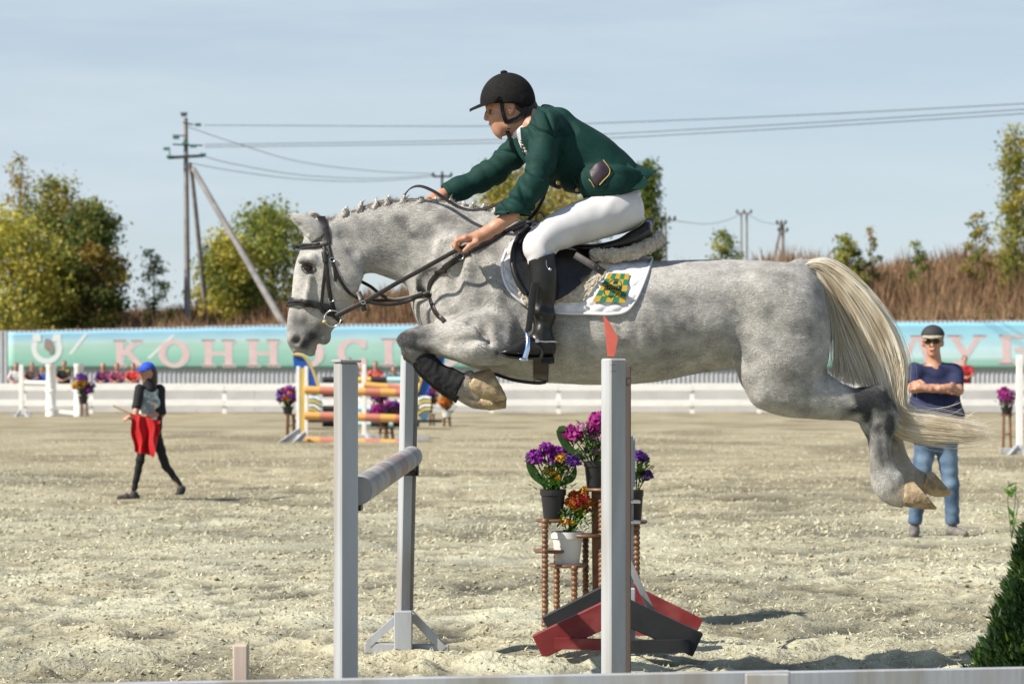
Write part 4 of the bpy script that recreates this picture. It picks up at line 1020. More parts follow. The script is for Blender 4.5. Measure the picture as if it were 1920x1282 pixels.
# the short coat itself: single hairs lying backwards and down
def coat_hair(V, Qd, C, n, seed):
    r = np.random.default_rng(seed); a, b_, c, d = (V[Qd[:, k]] for k in range(4)); N_ = np.cross(c - a, d - b_); ar = np.linalg.norm(N_, axis=1); N_ /= ar[:, None] + 1e-12
    k = np.searchsorted(np.cumsum(ar) / ar.sum(), r.random(n)).clip(0, len(ar) - 1); u, v = r.random((n, 1)), r.random((n, 1)); nn = N_[k]
    p = (a[k] * (1 - u) + b_[k] * u) * (1 - v) + (d[k] * (1 - u) + c[k] * u) * v; col = C[Qd[k, 0]]
    w = np.stack([vnoise3(p * 13, seed + q) for q in range(3)], 1); w2 = np.stack([vnoise3(p * 40, seed + 5 + q) for q in range(3)], 1)
    leg = np.clip((Q(0, 700)[2] - p[:, 2]) / .1, 0, 1)[:, None] * np.clip((p[:, 0] - Q(1600, 0)[0]) / .05, 0, 1)[:, None]
    head = np.clip((Q(690, 0)[0] - p[:, 0]) / .08, 0, 1)[:, None]
    dr = np.array((1, 0, -.35)) * (1 - leg) + np.array((.2, 0, -1)) * leg; dr = dr * (1 - head) + np.array((-.2, 0, -1)) * head
    dr = dr + 1.5 * w + 1.0 * w2 + .12 * r.normal(size=(n, 3)); dr = dr - nn * (dr * nn).sum(1)[:, None]; dr /= np.linalg.norm(dr, axis=1)[:, None] + 1e-9
    cl = vnoise3(p * 55, seed + 9)[:, None]
    L = (.011 + .010 * r.random((n, 1))) * (1 - .6 * head); W = .0011 * (.6 + .8 * r.random((n, 1))); sd = np.cross(nn, dr)
    base_ = p - nn * .0012; T = np.stack([base_ - sd * W, base_ + sd * W, p + dr * L + nn * L * (.13 + .22 * np.clip(cl + .15, 0, 1))], 1)
    cc = np.clip(col * (.86 + .28 * r.random((n, 1)) + .5 * cl), .01, .9)
    o = mesh('coat_hair', T.reshape(-1, 3), np.arange(3 * n).reshape(n, 3), M_hairs, HORSE, smooth=False, attrs={'coat': np.repeat(cc, 3, 0)}); o['kind'] = 'stuff'
M_hairs = mat('grey_hairs', (1, 1, 1), rough=.55, attr='coat', spec=.25, trans=.2)
coat_hair(hV, hQ, hC, 220000, 77)

# eyes
M_eye = mat('horse_eye', (.02, .009, .006), rough=.06)
for s_ in (-1, 1):
    c = Q(577, 503, s_ * .089)
    e = MB().ell(c, (.019, .017, .0125), 16, 10).build('eye', M_eye, HORSE, True)
M_dark = mat('dark_skin', (.05, .047, .047), (.09, .085, .08), .6, 60, bump=.2)
mb = MB()
for sg, pts in ((-1, [(565, 501), (570, 495), (578, 493), (587, 497), (592, 504)]), (1, [(566, 504), (571, 510), (580, 512), (588, 508), (592, 504)])):
    q = catmull(pts, 12); mb.tube(HF.surf(q[:, 0], q[:, 1], .001, -.09), .0045, 6)
mb.build('eyelid', M_dark, HORSE, True)
# hooves
M_hoof = mat('hoof_horn', (.36, .27, .16), (.20, .15, .095), .6, 30, c3=(.45, .36, .23), s3=18, bump=.5, bscale=60, bdist=.006)
def hoof(secs, y, w, sole, cut=None):
    pts = np.array(secs, float); c = pts[:, :4].reshape(-1, 2).mean(0); b = Field(Q(c[0], c[1], y) - .14, Q(c[0], c[1], y) + .14, .004)
    b.sweep([(*q, w * k_, y) for q, k_ in zip(secs, (.82, .93, 1.0, 1.02, 1.0))], k=0, cap0=.35, cap1=.35, n=40, e=2.3)
    b.ell(Q(sole[0], sole[1], y + sole[2]), (.03, .036, .035), .012, cut=True)
    if cut: b.half(Q(cut[0], cut[1], y), cut[2])
    V, q = b.mesh(); V = V + b.grad(V) * (vnoise3(V * (40, 40, 40), 9) * .003 + vnoise3(V * 130, 10) * .0025)[:, None]
    mesh('hoof', V, q, M_hoof, HORSE)
hoof([(888, 704, 886, 724), (897, 697, 900, 742), (908, 694, 918, 748), (920, 694, 938, 750), (936, 700, 958, 748)], -.168, .062, (946, 712, -.03), (936, 721, (.88, -.06, .48)))
hoof([(900, 744, 897, 758), (918, 741, 913, 768), (934, 740, 932, 767), (950, 742, 950, 765)], .168, .06, (960, 742, 0), (949, 755, (1, 0, -.05)))
hoof([(1704, 907, 1690, 946), (1712, 904, 1706, 951), (1720, 902, 1726, 953), (1728, 900, 1746, 953), (1740, 905, 1768, 950)], -.13, .06, (1750, 916, -.02), (1734, 926, (.76, -.08, .65)))
hoof([(1735, 888, 1733, 912), (1742, 885, 1745, 924), (1750, 884, 1762, 930), (1760, 884, 1780, 928), (1772, 886, 1796, 922)], .13, .058, (1782, 894, -.02), (1767, 904, (.74, -.08, .67)))

# tail, mane and forelock: single hairs
def strands(name, guides, count, seed, yspread, rad, m, jitter=5.0, n=14, y0=0.0, endvar=.3, parent=HORSE):
    r = np.random.default_rng(seed); G = np.array([catmull(g, n) for g in guides]); ng = len(G)
    V = np.zeros((count, n, 2, 3)); t = np.linspace(0, 1, n); col = np.zeros((count, n, 2, 3))
    for s_ in range(count):
        u = r.random() * (ng - 1); i = min(int(u), ng - 2); f = u - i
        p = G[i] * (1 - f) + G[i + 1] * f
        end = 1 - endvar * r.random() ** 2; p = catmull(p[:max(4, int(round(n * end)))], n)
        w = jitter * (r.normal(size=2))[None, :] * t[:, None] ** .8
        cl = jitter * .7 * np.sin(t * (4 + 4 * np.sin(np.floor(u * 9))) + np.floor(u * 9) * 1.7)[:, None] * np.array((1, .3)) * t[:, None]
        p = p + w + cl
        yy = y0 + yspread * np.clip(r.normal() * .55, -1.1, 1.1) * (.35 + .65 * np.sqrt(t)) * (1 + .15 * np.sin(6 * t + s_))
        c = np.array([Q(a[0], a[1], b) for a, b in zip(p, yy)])
        T = np.gradient(c, axis=0); T /= np.linalg.norm(T, axis=1)[:, None] + 1e-9
        U = np.cross(T, (0, 1, .1)); U /= np.linalg.norm(U, axis=1)[:, None] + 1e-9; B = np.cross(T, U)
        rr = rad * (.7 + .6 * r.random()) * (1 - .8 * t ** 3)
        a = r.random() * 3.14; wv = math.cos(a) * U + math.sin(a) * B; V[s_, :, 0] = c + 1.25 * rr[:, None] * wv; V[s_, :, 1] = c - 1.25 * rr[:, None] * wv
        tone = .88 + .3 * r.random(); col[s_] = tone
    b = np.arange(count)[:, None] * n * 2 + np.arange(n - 1)[None, :] * 2
    Fc = np.stack([b, b + 1, b + 3, b + 2], -1).reshape(-1, 4)
    return mesh(name, V.reshape(-1, 3), Fc, m, parent, attrs={'tone': col.reshape(-1, 3)})
M_tail = mat('tail_hair', (.86, .81, .70), (.70, .62, .48), .5, 9, lo=.4, hi=.62, attr='tone', trans=.4, stretch=(1, 1, .4), c3=(.82, .80, .74), s3=4)
G0 = [(1506, 496), (1530, 491), (1558, 496), (1600, 526), (1648, 580), (1680, 640), (1692, 690), (1686, 745), (1700, 772), (1755, 783), (1836, 800)]
G1 = [(1512, 500), (1532, 498), (1556, 514), (1598, 562), (1634, 630), (1654, 690), (1664, 745), (1682, 786), (1722, 800), (1780, 806), (1842, 812)]
G2 = [(1516, 503), (1534, 505), (1554, 532), (1586, 590), (1622, 660), (1646, 725), (1664, 770), (1680, 800), (1704, 818), (1750, 822), (1800, 822)]
G3 = [(1518, 506), (1536, 514), (1556, 552), (1576, 610), (1592, 660), (1604, 690), (1612, 712), (1622, 730)]
G4 = [(1520, 510), (1537, 524), (1554, 564), (1564, 620), (1566, 670), (1564, 700), (1568, 718)]
G25 = [(1517, 504), (1535, 508), (1556, 540), (1584, 605), (1614, 660), (1632, 700), (1640, 726)]
strands('tail', [G0, G1, G2], 4600, 3, .078, .0013, M_tail, 6.5, n=18, endvar=.55)
strands('tail', [G25, G3, G4], 1700, 4, .055, .0012, M_tail, 5.0, n=14, endvar=.5)
strands('tail', [G0, [(q[0] + 5, q[1] - 5) for q in G0]], 60, 13, .06, .0011, M_tail, 9, n=20, endvar=.4)
strands('tail', [[(1520, 508), (1560, 530), (1620, 600), (1672, 690), (1690, 745), (1720, 772), (1780, 765), (1812, 750)], [(1520, 512), (1560, 560), (1610, 640), (1650, 740), (1690, 800), (1760, 832), (1830, 828), (1870, 812)], [(1522, 512), (1556, 570), (1600, 660), (1630, 720), (1660, 762), (1690, 800), (1740, 815), (1850, 800)]], 90, 14, .06, .0011, M_tail, 9, n=18, endvar=.3)
M_mane = mat('mane_hair', (.50, .475, .43), (.33, .315, .29), .55, 30, attr='tone', trans=.15)
strands('forelock', [[(604, 416), (596, 404), (585, 402), (572, 412), (566, 430)], [(600, 414), (592, 408), (583, 410), (575, 425), (572, 448)]], 160, 5, .03, .0013, M_mane, 3)
strands('mane', [[(606, 412), (640, 404), (690, 386), (730, 374)], [(606, 415), (640, 409), (690, 392), (735, 379)]], 260, 6, .022, .0015, M_mane, 2.5)
strands('mane', [[(700, 384), (760, 374), (830, 380), (895, 392), (945, 408)], [(700, 390), (760, 381), (830, 386), (895, 396), (945, 412)]], 420, 8, .024, .0016, M_mane, 3.2)
_n = 2600; _r = np.random.default_rng(61); _c = catmull([(604, 413), (640, 405), (690, 388), (730, 377), (790, 378), (850, 385), (900, 394), (945, 409)], 400)[_r.integers(0, 400, _n)] + _r.normal(size=(_n, 2)) * 1.5
_p = np.array([Q(a, b + 3, .018 * _r.normal()) for a, b in _c]); _d = np.stack([.5 * _r.normal(size=_n), .7 * _r.normal(size=_n) - .2, .8 + .4 * _r.random(_n)], 1); _d /= np.linalg.norm(_d, axis=1)[:, None]
_s = np.cross(_d, _r.normal(size=(_n, 3))); _s /= np.linalg.norm(_s, axis=1)[:, None]; _l = (.014 + .018 * _r.random(_n) ** 2)[:, None]
_o = mesh('mane_fuzz', np.stack([_p - _s * .0011, _p + _s * .0011, _p + _d * _l], 1).reshape(-1, 3), np.arange(3 * _n).reshape(_n, 3), M_mane, HORSE, smooth=False, attrs={'tone': np.repeat(.8 + .4 * _r.random((_n, 1)) * np.ones(3), 3, 0)}); _o['kind'] = 'stuff'
M_band = mat('braid_band', (.7, .68, .62), rough=.8)
for i, (bx, by, s_) in enumerate([(648, 394, .7), (676, 384, .7), (704, 380, .75), (728, 373, .9), (757, 373, 1.0), (788, 374, 1.05), (816, 376, 1.1), (842, 380, 1.05), (868, 384, .95), (886, 386, .85), (906, 389, .85), (926, 395, .85)]):
    s_ *= .68; c = Q(bx, by + 4, -.014); b = Field(c - .05, c + .05, .0035)
    b.ell(c, (.024 * s_, .02, .014 * s_), .012); b.ell(c + (.006 * (i % 3 - 1), -.012, .008), (.012 * s_, .012, .009), .012); b.ell(c + (-.004, -.016, -.014), (.014, .01, .014), .012)
    V, q = b.mesh(); V = V + b.grad(V) * (vnoise3(V * 110, i) * .009 + .002 * np.sin(700 * V[:, 0] + 300 * V[:, 2]))[:, None]
    br = mesh('mane_braid', V, q, M_mane, HORSE, attrs={'tone': np.ones((len(V), 3))})
    strands('mane', [[(bx - 6, by + 8), (bx - 4, by - 1), (bx + 1, by - 4)], [(bx + 7, by + 8), (bx + 5, by - 1), (bx + 8, by - 7)]], 36, 50 + i, .02, .0012, M_mane, 2.5, n=8, parent=HORSE)
    if s_ < .95: MB().ell(Q(bx + 1, by - 4, -.016), (.0055, .006, .007), 8, 6).build('braid_band', M_band, br, True)

# leg bandages
M_wrap = mat('black_bandage', (.006, .006, .009), (.012, .012, .017), .85, 40, bump=.6, bscale=70, bdist=.004)
for k_, yy in ((0, -.17), (1, .17)):
    b = Field(Q(740, 780, yy - .09), Q(890, 640, yy + .09), .005)
    dx, dy = (0, 0) if k_ == 0 else (2, 10)
    b.sweep([(792 + dx, 657 + dy, 772 + dx, 675 + dy, .041, yy), (810 + dx, 662 + dy, 785 + dx, 694 + dy, .044, yy), (831 + dx, 682 + dy, 806 + dx, 714 + dy, .042, yy),
             (850 + dx, 690 + dy, 830 + dx, 732 + dy, .044, yy), (870 + dx, 699 + dy, 858 + dx, 748 + dy, .046, yy)], k=.0, flat0=True, flat1=True, n=40)
    V, q = b.mesh()
    ax = Q(865, 722) - Q(780, 662); ax /= np.linalg.norm(ax); t = (V - Q(780, 662)) @ ax
    g = b.grad(V); wr = np.abs(((t / .028 + .25 * np.sin(8 * (V[:, 1]) / .05)) % 1) - .5)
    V = V + g * ((wr - .25) * .0035 + vnoise3(V * 40, 4) * .007)[:, None]
    o = mesh('leg_bandage', V, q, M_wrap)
    tag(o, 'black bandage wrapped round the near foreleg of the grey horse' if k_ == 0 else 'black bandage on the far foreleg, mostly hidden behind the near one', 'bandage', 'bandages on the forelegs')

# ---------------------------------------------------------------- bridle, reins and breastplate
BR = empty('bridle', Q(600, 500), 'black leather bridle with padded noseband and steel ring bit on the grey head', 'bridle')
def brp(name, paths, m=M_strap, parent=BR):
    mb = MB()
    for (pts, w, th) in paths: draped_strap(mb, HF, pts, w, th, off=th * .6)
    return mb.build(name, m, parent, True)
brp('crownpiece', [([(602, 408), (606, 420), (610, 438), (613, 458)], .036, .007)])
brp('browband', [([(552, 468), (558, 464), (575, 462), (595, 460), (614, 456)], .024, .009), ([(553, 466), (575, 460), (600, 457)], .007, .014)])
cp = brp('cheekpiece', [([(608, 462), (611, 485), (614, 515), (618, 545), (622, 565), (627, 584)], .017, .007), ([(608, 472), (611, 492)], .022, .011)])
brp('noseband_strap', [([(614, 458), (611, 490), (608, 520), (605, 548), (603, 568)], .013, .005)])
tl = brp('throat_lash', [([(615, 455), (619, 475), (625, 495), (634, 518), (648, 541), (662, 554), (676, 561)], .013, .006), ([(623, 487), (627, 505), (629, 527)], .012, .006)])
brp('noseband', [([(541, 571), (548, 565), (562, 566), (580, 569), (600, 573), (616, 578), (628, 588)], .03, .01), ([(541, 571), (560, 564.5), (585, 568)], .006, .016),
                 ([(541, 573), (560, 570), (585, 574)], .006, .016), ([(598, 568), (603, 582), (614, 588), (630, 592)], .014, .012)])
brp('flash_strap', [([(606, 577), (616, 584), (628, 594), (640, 604)], .016, .008)])
for (bx, by) in ((609, 474), (623, 487), (621, 562)):
    p = HF.surf(np.array([bx]), np.array([by]), .008)[0]
    mb = MB(); q = [p + np.array((.011 * math.cos(a), 0, .009 * math.sin(a))) for a in np.linspace(0, 2 * math.pi, 13)]
    mb.tube(q, .0022, 6, cap=False); mb.build('buckle', M_steel, BR, True)
rc = Q(624, 597, -.085)
mb = MB(); mb.tube([rc + np.array((.036 * math.cos(a), .004 * math.sin(3 * a), .034 * math.sin(a))) for a in np.linspace(0, 2 * math.pi, 33)], .0036, 8, cap=False)
bit = mb.build('bit_ring', M_steel, BR, True)
MB().ell(Q(609, 603, -.082), (.011, .012, .009), 10, 8).build('bit_mouthpiece', mat('bit_rubber', (.55, .45, .16), rough=.4), bit, True)
mb = MB()
free_strap(mb, [(630, 593, -.09), (655, 580, -.105), (690, 563, -.14), (740, 533, -.2), (800, 500, -.26), (858, 468, -.315)], .019, .006)
rn = mb.build('rein', M_strap, BR, True)
mb = MB()
free_strap(mb, [(860, 467, -.315), (885, 458, -.33), (905, 452, -.31), (930, 440, -.29)], .016, .005)
free_strap(mb, [(750, 380, .03), (757, 368, .0), (770, 353, -.04), (788, 349, -.07), (812, 358, -.1), (838, 375, -.13), (862, 389, -.16), (888, 394, -.19), (920, 388, -.2), (950, 375, -.19), (976, 358, -.17)], .017, .005, 60, nrm=(.1, -.6, .8))
free_strap(mb, [(1018, 338, -.15), (1024, 348, -.15), (1020, 366, -.15), (1012, 384, -.15), (1002, 400, -.14), (990, 412, -.12)], .017, .005, nrm=(.6, -.8, .1))
mb.build('rein', M_strap, BR, True)
mb = MB(); free_strap(mb, [(640, 588, .09), (690, 566, .13), (745, 562, .16), (800, 548, .2)], .014, .005); mb.build('rein', M_strap, BR, True)
mb = MB(); free_strap(mb, [(672, 548, -.09), (677, 560, -.115), (681, 574, -.125), (684, 583, -.125)], .022, .006); mb.build('rein_stop', M_strap, BR, True)
mb = MB()
p = Q(681, 567, -.14); mb.tube([p + np.array((.009 * math.cos(a), 0, .007 * math.sin(a))) for a in np.linspace(0, 2 * math.pi, 13)], .0022, 6, cap=False)
mb.build('buckle', M_steel, BR, True)
BP = empty('breastplate', Q(820, 540), 'black leather breastplate and martingale straps across the horse\'s chest', 'harness')
mb = MB()
draped_strap(mb, HF, [(985, 414), (950, 434), (915, 455), (885, 470), (862, 482), (842, 497), (822, 513), (809, 528), (805, 545), (809, 566), (818, 586), (834, 604)], .02, .006, .004, 60)
draped_strap(mb, HF, [(880, 473), (862, 482), (846, 493), (834, 503)], .027, .009, .006, 20)
draped_strap(mb, HF, [(818, 510), (838, 508)], .014, .008, .008, 8)
mb.build('chest_strap', M_strap, BP, True)
mb = MB(); p = HF.surf(np.array([863.]), np.array([481.]), .012)[0]
mb.tube([p + np.array((.014 * math.cos(a), 0, .013 * math.sin(a))) for a in np.linspace(0, 2 * math.pi, 15)], .0028, 6, cap=False); mb.build('ring', M_steel, BP, True)
mb = MB()
free_strap(mb, [(678, 528, .02), (696, 538, 0), (715, 553, -.02), (735, 561, -.04), (755, 561, -.06), (780, 555, -.09), (806, 548, -.12)], .014, .006)
free_strap(mb, [(676, 562, -.1), (700, 568, -.11), (730, 571, -.11), (760, 566, -.11), (785, 556, -.12), (806, 548, -.13)], .014, .006)
free_strap(mb, [(745, 563, -.09), (768, 559, -.11), (792, 551, -.125)], .022, .009)
mb.build('martingale_strap', M_strap, BP, True)
mb = MB()
free_strap(mb, [(905, 694, -.03), (930, 702, -.05), (958, 711, -.08), (985, 716, -.1), (1010, 718, -.12), (1024, 716, -.13)], .014, .006)
mb.build('belly_strap', M_strap, BP, True)

# ---------------------------------------------------------------- saddle pad, sheepskin and saddle
M_pad = mat('white_quilted_cotton', (.74, .74, .76), (.62, .62, .66), .85, 40, bump=.2, bscale=300, bdist=.001)
PAD = empty('saddle_pad', Q(1080, 520), 'white quilted saddle pad with a green and yellow chequered emblem under the saddle', 'saddle pad')
pad_pairs = [(958, 448, 950, 468), (985, 444, 942, 492), (1010, 450, 944, 520), (1035, 458, 958, 548), (1060, 462, 990, 573), (1090, 466, 1046, 586),
             (1120, 470, 1100, 588), (1150, 474, 1146, 589), (1180, 478, 1174, 583), (1198, 480, 1192, 562), (1212, 481, 1209, 524), (1224, 480, 1222, 486)]
def quilt(px, py, u, v):
    a, b = (px * .78 + py) / 24.0, (px * .78 - py) / 24.0
    q = np.abs(np.sin(math.pi * a)) * np.abs(np.sin(math.pi * b))
    e = np.clip((1 - v) * 14, 0, 1)
    return .010 * q ** .5 * e
V, q, padT = patch(HF, pad_pairs, .010, 150, 80, quilt, .012)
mesh('quilted_cloth', V, q, M_pad, PAD)
mb = MB(); mb.tube(padT[:, -1] + (0, -.002, 0), .0065, 8)
mb.build('piping', mat('pad_piping', (.70, .70, .74), rough=.8), PAD, True)
# emblem: a chequered cloth square with a ring and a lettered band
M_green = mat('emblem_green', (.012, .16, .07), (.010, .12, .055), .8, 300)
M_yell = mat('emblem_yellow', (.43, .29, .025), (.36, .23, .02), .8, 300)
M_black = mat('emblem_black', (.015, .02, .018), rough=.8)
def em(a, b):                                     # emblem coordinates 0..1 to pixels
    c = np.array(((1141, 512), (1180, 513), (1172, 568), (1111, 565)), float)
    a, b = np.asarray(a)[..., None], np.asarray(b)[..., None]
    return (c[0] * (1 - a) + c[1] * a) * (1 - b) + (c[3] * (1 - a) + c[2] * a) * b
EM = empty('emblem', (0, 0, 0)); EM.parent = PAD; EM.location = (0, 0, 0)
def em_piece(name, polys, m, off):
    mb = MB()
    for poly in polys:
        P_ = em(np.array([p[0] for p in poly]), np.array([p[1] for p in poly]))
        pt = HF.surf(P_[:, 0], P_[:, 1], .0265 + off, 0, 8); mb.prism(pt, (0, .003, 0))
    o = mb.build(name, m, EM); return o
cells = {0: [], 1: []}
for i in range(5):
    for j in range(5):
        cells[(i + j + 1) % 2].append([(i / 5, j / 5), ((i + 1) / 5, j / 5), ((i + 1) / 5, (j + 1) / 5), (i / 5, (j + 1) / 5)])
for k_, m in ((0, M_green), (1, M_yell)):
    for c in cells[k_]: em_piece('green_square' if k_ == 0 else 'yellow_square', [c], m, 0)
ringp = []
for i in range(28):
    a0, a1 = 2 * math.pi * i / 28, 2 * math.pi * (i + 1) / 28
    ringp.append([(.47 + r * math.cos(a), .5 + r * math.sin(a)) for r, a in ((.30, a0), (.30, a1), (.318, a1), (.318, a0))])
em_piece('emblem_ring', ringp, M_black, .002)
em_piece('emblem_band', [[(.16, .43), (.72, .43), (.72, .56), (.16, .56)]], M_black, .0035)
em_piece('emblem_letter', [[(.2 + .09 * i, .45), (.2 + .09 * i + .022, .45), (.2 + .09 * i + .022, .54), (.2 + .09 * i, .54)] for i in range(6)] +
         [[(.2 + .09 * i, .45), (.2 + .09 * i + .06, .45), (.2 + .09 * i + .06, .47), (.2 + .09 * i, .47)] for i in (1, 2, 3)], M_yell, .005)
em_piece('emblem_crown', [[(.40, .33), (.56, .33), (.53, .24), (.48, .30), (.43, .24)]], M_black, .003)
em_piece('emblem_crown', [[(.4, .77), (.56, .77), (.48, .84)]], M_black, .004)

M_fleece = mat('sheepskin', (.56, .50, .40), (.40, .35, .27), .95, 70, bump=.9, bscale=110, bdist=.012, sheen=.4)
SK = empty('sheepskin_half_pad', Q(1100, 500), 'cream sheepskin half pad showing round the edge of the black saddle', 'half pad')
def fl(px, py, u, v): return .010 * np.sin(np.clip(v * 1.0, 0, 1) * math.pi) + .006 * vnoise(px / 3.2, py / 3.2, 5) + .004 * vnoise(px / 1.8, py / 1.8, 6)
V, q, skT = patch(HF, [(966, 455, 957, 478), (975, 470, 961, 512), (990, 500, 974, 548), (1010, 530, 994, 578), (1030, 545, 1050, 567), (1050, 540, 1092, 564), (1070, 515, 1118, 534), (1095, 490, 1137, 512), (1110, 474, 1147, 488)], .024, 140, 60, fl, .012)
mesh('fleece', V, q, M_fleece, SK)
f2 = Field(Q(1090, 500, -.34), Q(1260, 420, .34), .006)
for s_ in (-1, 1):
    f2.chain([(*Q(1118, 478, s_ * .2), .028), (*Q(1150, 480, s_ * .19), .026), (*Q(1185, 474, s_ * .16), .026), (*Q(1215, 462, s_ * .12), .026), (*Q(1230, 452, s_ * .06), .026), (*Q(1233, 449, 0), .026)], .03)
V, q = f2.mesh(); V = V + f2.grad(V) * (vnoise3(V * 90, 3) * .016 + vnoise3(V * 180, 4) * .01)[:, None]
mesh('fleece_roll', V, q, M_fleece, SK)

SAD = empty('saddle', Q(1090, 470), 'black leather jumping saddle strapped on the grey horse over the sheepskin', 'saddle')
V, q, _ = patch(HF, [(985, 420, 961, 470), (1005, 432, 962, 500), (1020, 444, 972, 530), (1036, 456, 990, 556), (1052, 464, 1018, 566), (1070, 468, 1050, 560), (1092, 470, 1090, 530), (1120, 470, 1116, 500), (1150, 470, 1134, 474)], .045, 90, 60,
                lambda px, py, u, v: .02 * np.exp(-((u - .08) / .1) ** 2) * np.sin(np.clip(v, 0, 1) * math.pi) ** .5 + .004 * vnoise(px / 22, py / 22, 8), .02)
fp = mesh('saddle_flap', V, q, M_leather, SAD)
mb = MB(); qp = catmull([(990, 428), (972, 446), (963, 470), (962, 500), (972, 530), (987, 552)], 40); mb.tube(HF.surf(qp[:, 0], qp[:, 1], .05), .012, 10); mb.build('knee_roll', M_leather, fp, True)
f3 = Field(Q(970, 500, -.3), Q(1235, 395, .3), .006)
f3.sweep([(984, 416, 985, 440, .05), (1010, 420, 1015, 455, .11), (1050, 445, 1055, 474, .14), (1100, 456, 1105, 482, .17), (1150, 447, 1158, 478, .19), (1190, 430, 1196, 462, .19), (1212, 418, 1214, 448, .16)], k=0, cap0=.6, cap1=.5)
f3.ell(Q(1110, 440, 0), (.13, .16, .035), .04, cut=True)
f3.chain([(*Q(1214, 421, -.12), .012), (*Q(1219, 417, 0), .014), (*Q(1214, 421, .12), .012)], .03)
V, q = f3.mesh(); mesh('seat', V, q, M_leather, SAD)
mb = MB(); free_strap(mb, [(1078, 478, -.335), (1095, 488, -.355), (1115, 500, -.375), (1133, 511, -.38)], .03, .006); mb.build('billet_strap', M_strap, SAD, True)
mb = MB()
for bx, by in ((1112, 497), (1122, 503)): mb.ell(Q(bx, by, -.385), (.003, .003, .003), 6, 4)
mb.build('stud', M_steel, SAD, True)
V, q, _ = patch(HF, [(1000, 560, 1000, 716), (1008, 560, 1007, 712), (1018, 560, 1016, 714), (1029, 560, 1028, 717)], .012, 12, 40, None, .008)
mesh('girth', V, q, mat('girth_leather', (.03, .018, .014), (.018, .012, .011), .45, 50, bump=.2), SAD)
mb = MB(); mb.tube([Q(1012, 408, -.1) + np.array((.018 * math.cos(a), 0, .022 * math.sin(a))) for a in np.linspace(0, 2 * math.pi, 17)], .004, 6, cap=False)
draped_strap(mb, HF, [(960, 436), (985, 424), (1010, 416)], .014, .006, .01, 16)
mb.build('front_ring', M_strap, SAD, True)
# stirrup
mb = MB(); free_strap(mb, [(1001, 530, -.40), (996, 560, -.405), (993, 595, -.41), (989, 622, -.41)], .022, .006); free_strap(mb, [(1004, 530, -.395), (1000, 575, -.40), (993, 620, -.40)], .016, .005)
mb.build('stirrup_leather', M_leather, SAD, True)
mb = MB(); arc = []
mb.tube([Q(987, 620, -.40), Q(990, 636, -.432), Q(989, 655, -.437), Q(984, 671, -.435)], [.006, .008, .010, .011], 8, flat=.55, up=(0, 1, 0))
mb.tube([Q(987, 620, -.40), Q(985, 636, -.325), Q(983, 655, -.318), Q(979, 671, -.322)], [.006, .006, .007, .008], 8, flat=.55, up=(0, 1, 0))
mb.beam(Q(974, 674, -.36), Q(990, 674, -.36), .125, .012, bev=.003)
mb.build('stirrup_iron', mat('polished_steel', (.55, .68, .9), rough=.18, metal=1.0), SAD, True)
# ================================================================ THE RIDER
M_skin = mat('skin', (.50, .27, .18), (.43, .215, .14), .5, 30, bump=.06, bscale=220, bdist=.001, sub=.12)
M_jack = mat('green_wool_jacket', (.0028, .037, .030), (.002, .027, .023), .75, 90, bump=.25, bscale=420, bdist=.001, spec=.25)
M_breech = mat('white_breeches', (.61, .61, .63), (.54, .54, .57), .75, 12, bump=.2, bscale=40, bdist=.003)
M_boot = mat('black_boot_leather', (.006, .006, .006), (.012, .0115, .011), .36, 14, bump=.3, bscale=24, bdist=.006)
M_helm = mat('black_velvet', (.007, .0065, .007), (.012, .011, .012), .85, 60, bump=.3, bscale=300, bdist=.001, spec=.2)
M_web = mat('black_webbing', (.008, .008, .009), rough=.75)
M_hair = mat('dark_hair', (.02, .014, .011), (.04, .028, .02), .6, 200)
M_shirt = mat('white_shirt', (.75, .76, .82), (.65, .66, .74), .7, 30, bump=.3, bscale=40, bdist=.004)
RIDER = empty('person', (Q(1100, 400)[0], D0, 0), 'rider in dark green jacket, white breeches and black velvet helmet leaning forward on the horse', 'person')

parts = []
# head and neck (fine)
h = Field(Q(885, 330, -.13), Q(1030, 135, .13), .0034)
h.ell(Q(953, 190), (.098, .075, .10), .02)
h.sweep([(910, 188, 985, 186, .068), (914, 205, 984, 208, .07), (917, 221, 978, 226, .064), (923, 236, 966, 243, .054), (935, 248, 960, 253, .042)], k=.015, cap0=.4, cap1=.3, n=40, e=2.3)
h.chain([(*Q(917, 206), .009), (*Q(914, 214), .0105), (*Q(912.5, 221), .0125)], .008)
h.ell(Q(912.5, 222.5), (.010, .012, .009), .006)
for s_ in (-1, 1):
    h.ell(Q(917, 224, s_ * .013), (.011, .008, .008), .006)
    h.ell(Q(914, 226, s_ * .008), (.006, .0045, .004), .004, cut=True)
    h.chain([(*Q(915, 202, s_ * .012), .008), (*Q(918, 199.5, s_ * .032), .0085), (*Q(926, 201, s_ * .05), .007)], .008)
    h.ell(Q(919, 209.5, s_ * .034), (.015, .017, .010), .010, cut=True)
    h.ell(Q(932, 218, s_ * .052), (.022, .014, .014), .012)
    h.ell(Q(955, 234, s_ * .046), (.03, .014, .022), .02)
    # ear
    h.ell(Q(958, 203, s_ * .073), (.017, .011, .031), .006, rot=-.12)
    h.ell(Q(957, 201, s_ * .085), (.010, .008, .019), .005, rot=-.12, cut=True)
    h.ell(Q(955, 207, s_ * .078), (.006, .008, .007), .004)
h.ell(Q(921, 232), (.010, .022, .0065), .005); h.ell(Q(927, 240), (.010, .02, .007), .005)
h.chain([(*Q(919, 236, 0), .003), (*Q(928, 236, .016), .003)], .004, cut=True); h.chain([(*Q(919, 236, 0), .003), (*Q(928, 236, -.016), .003)], .004, cut=True)
h.ell(Q(938, 248), (.016, .022, .013), .012)
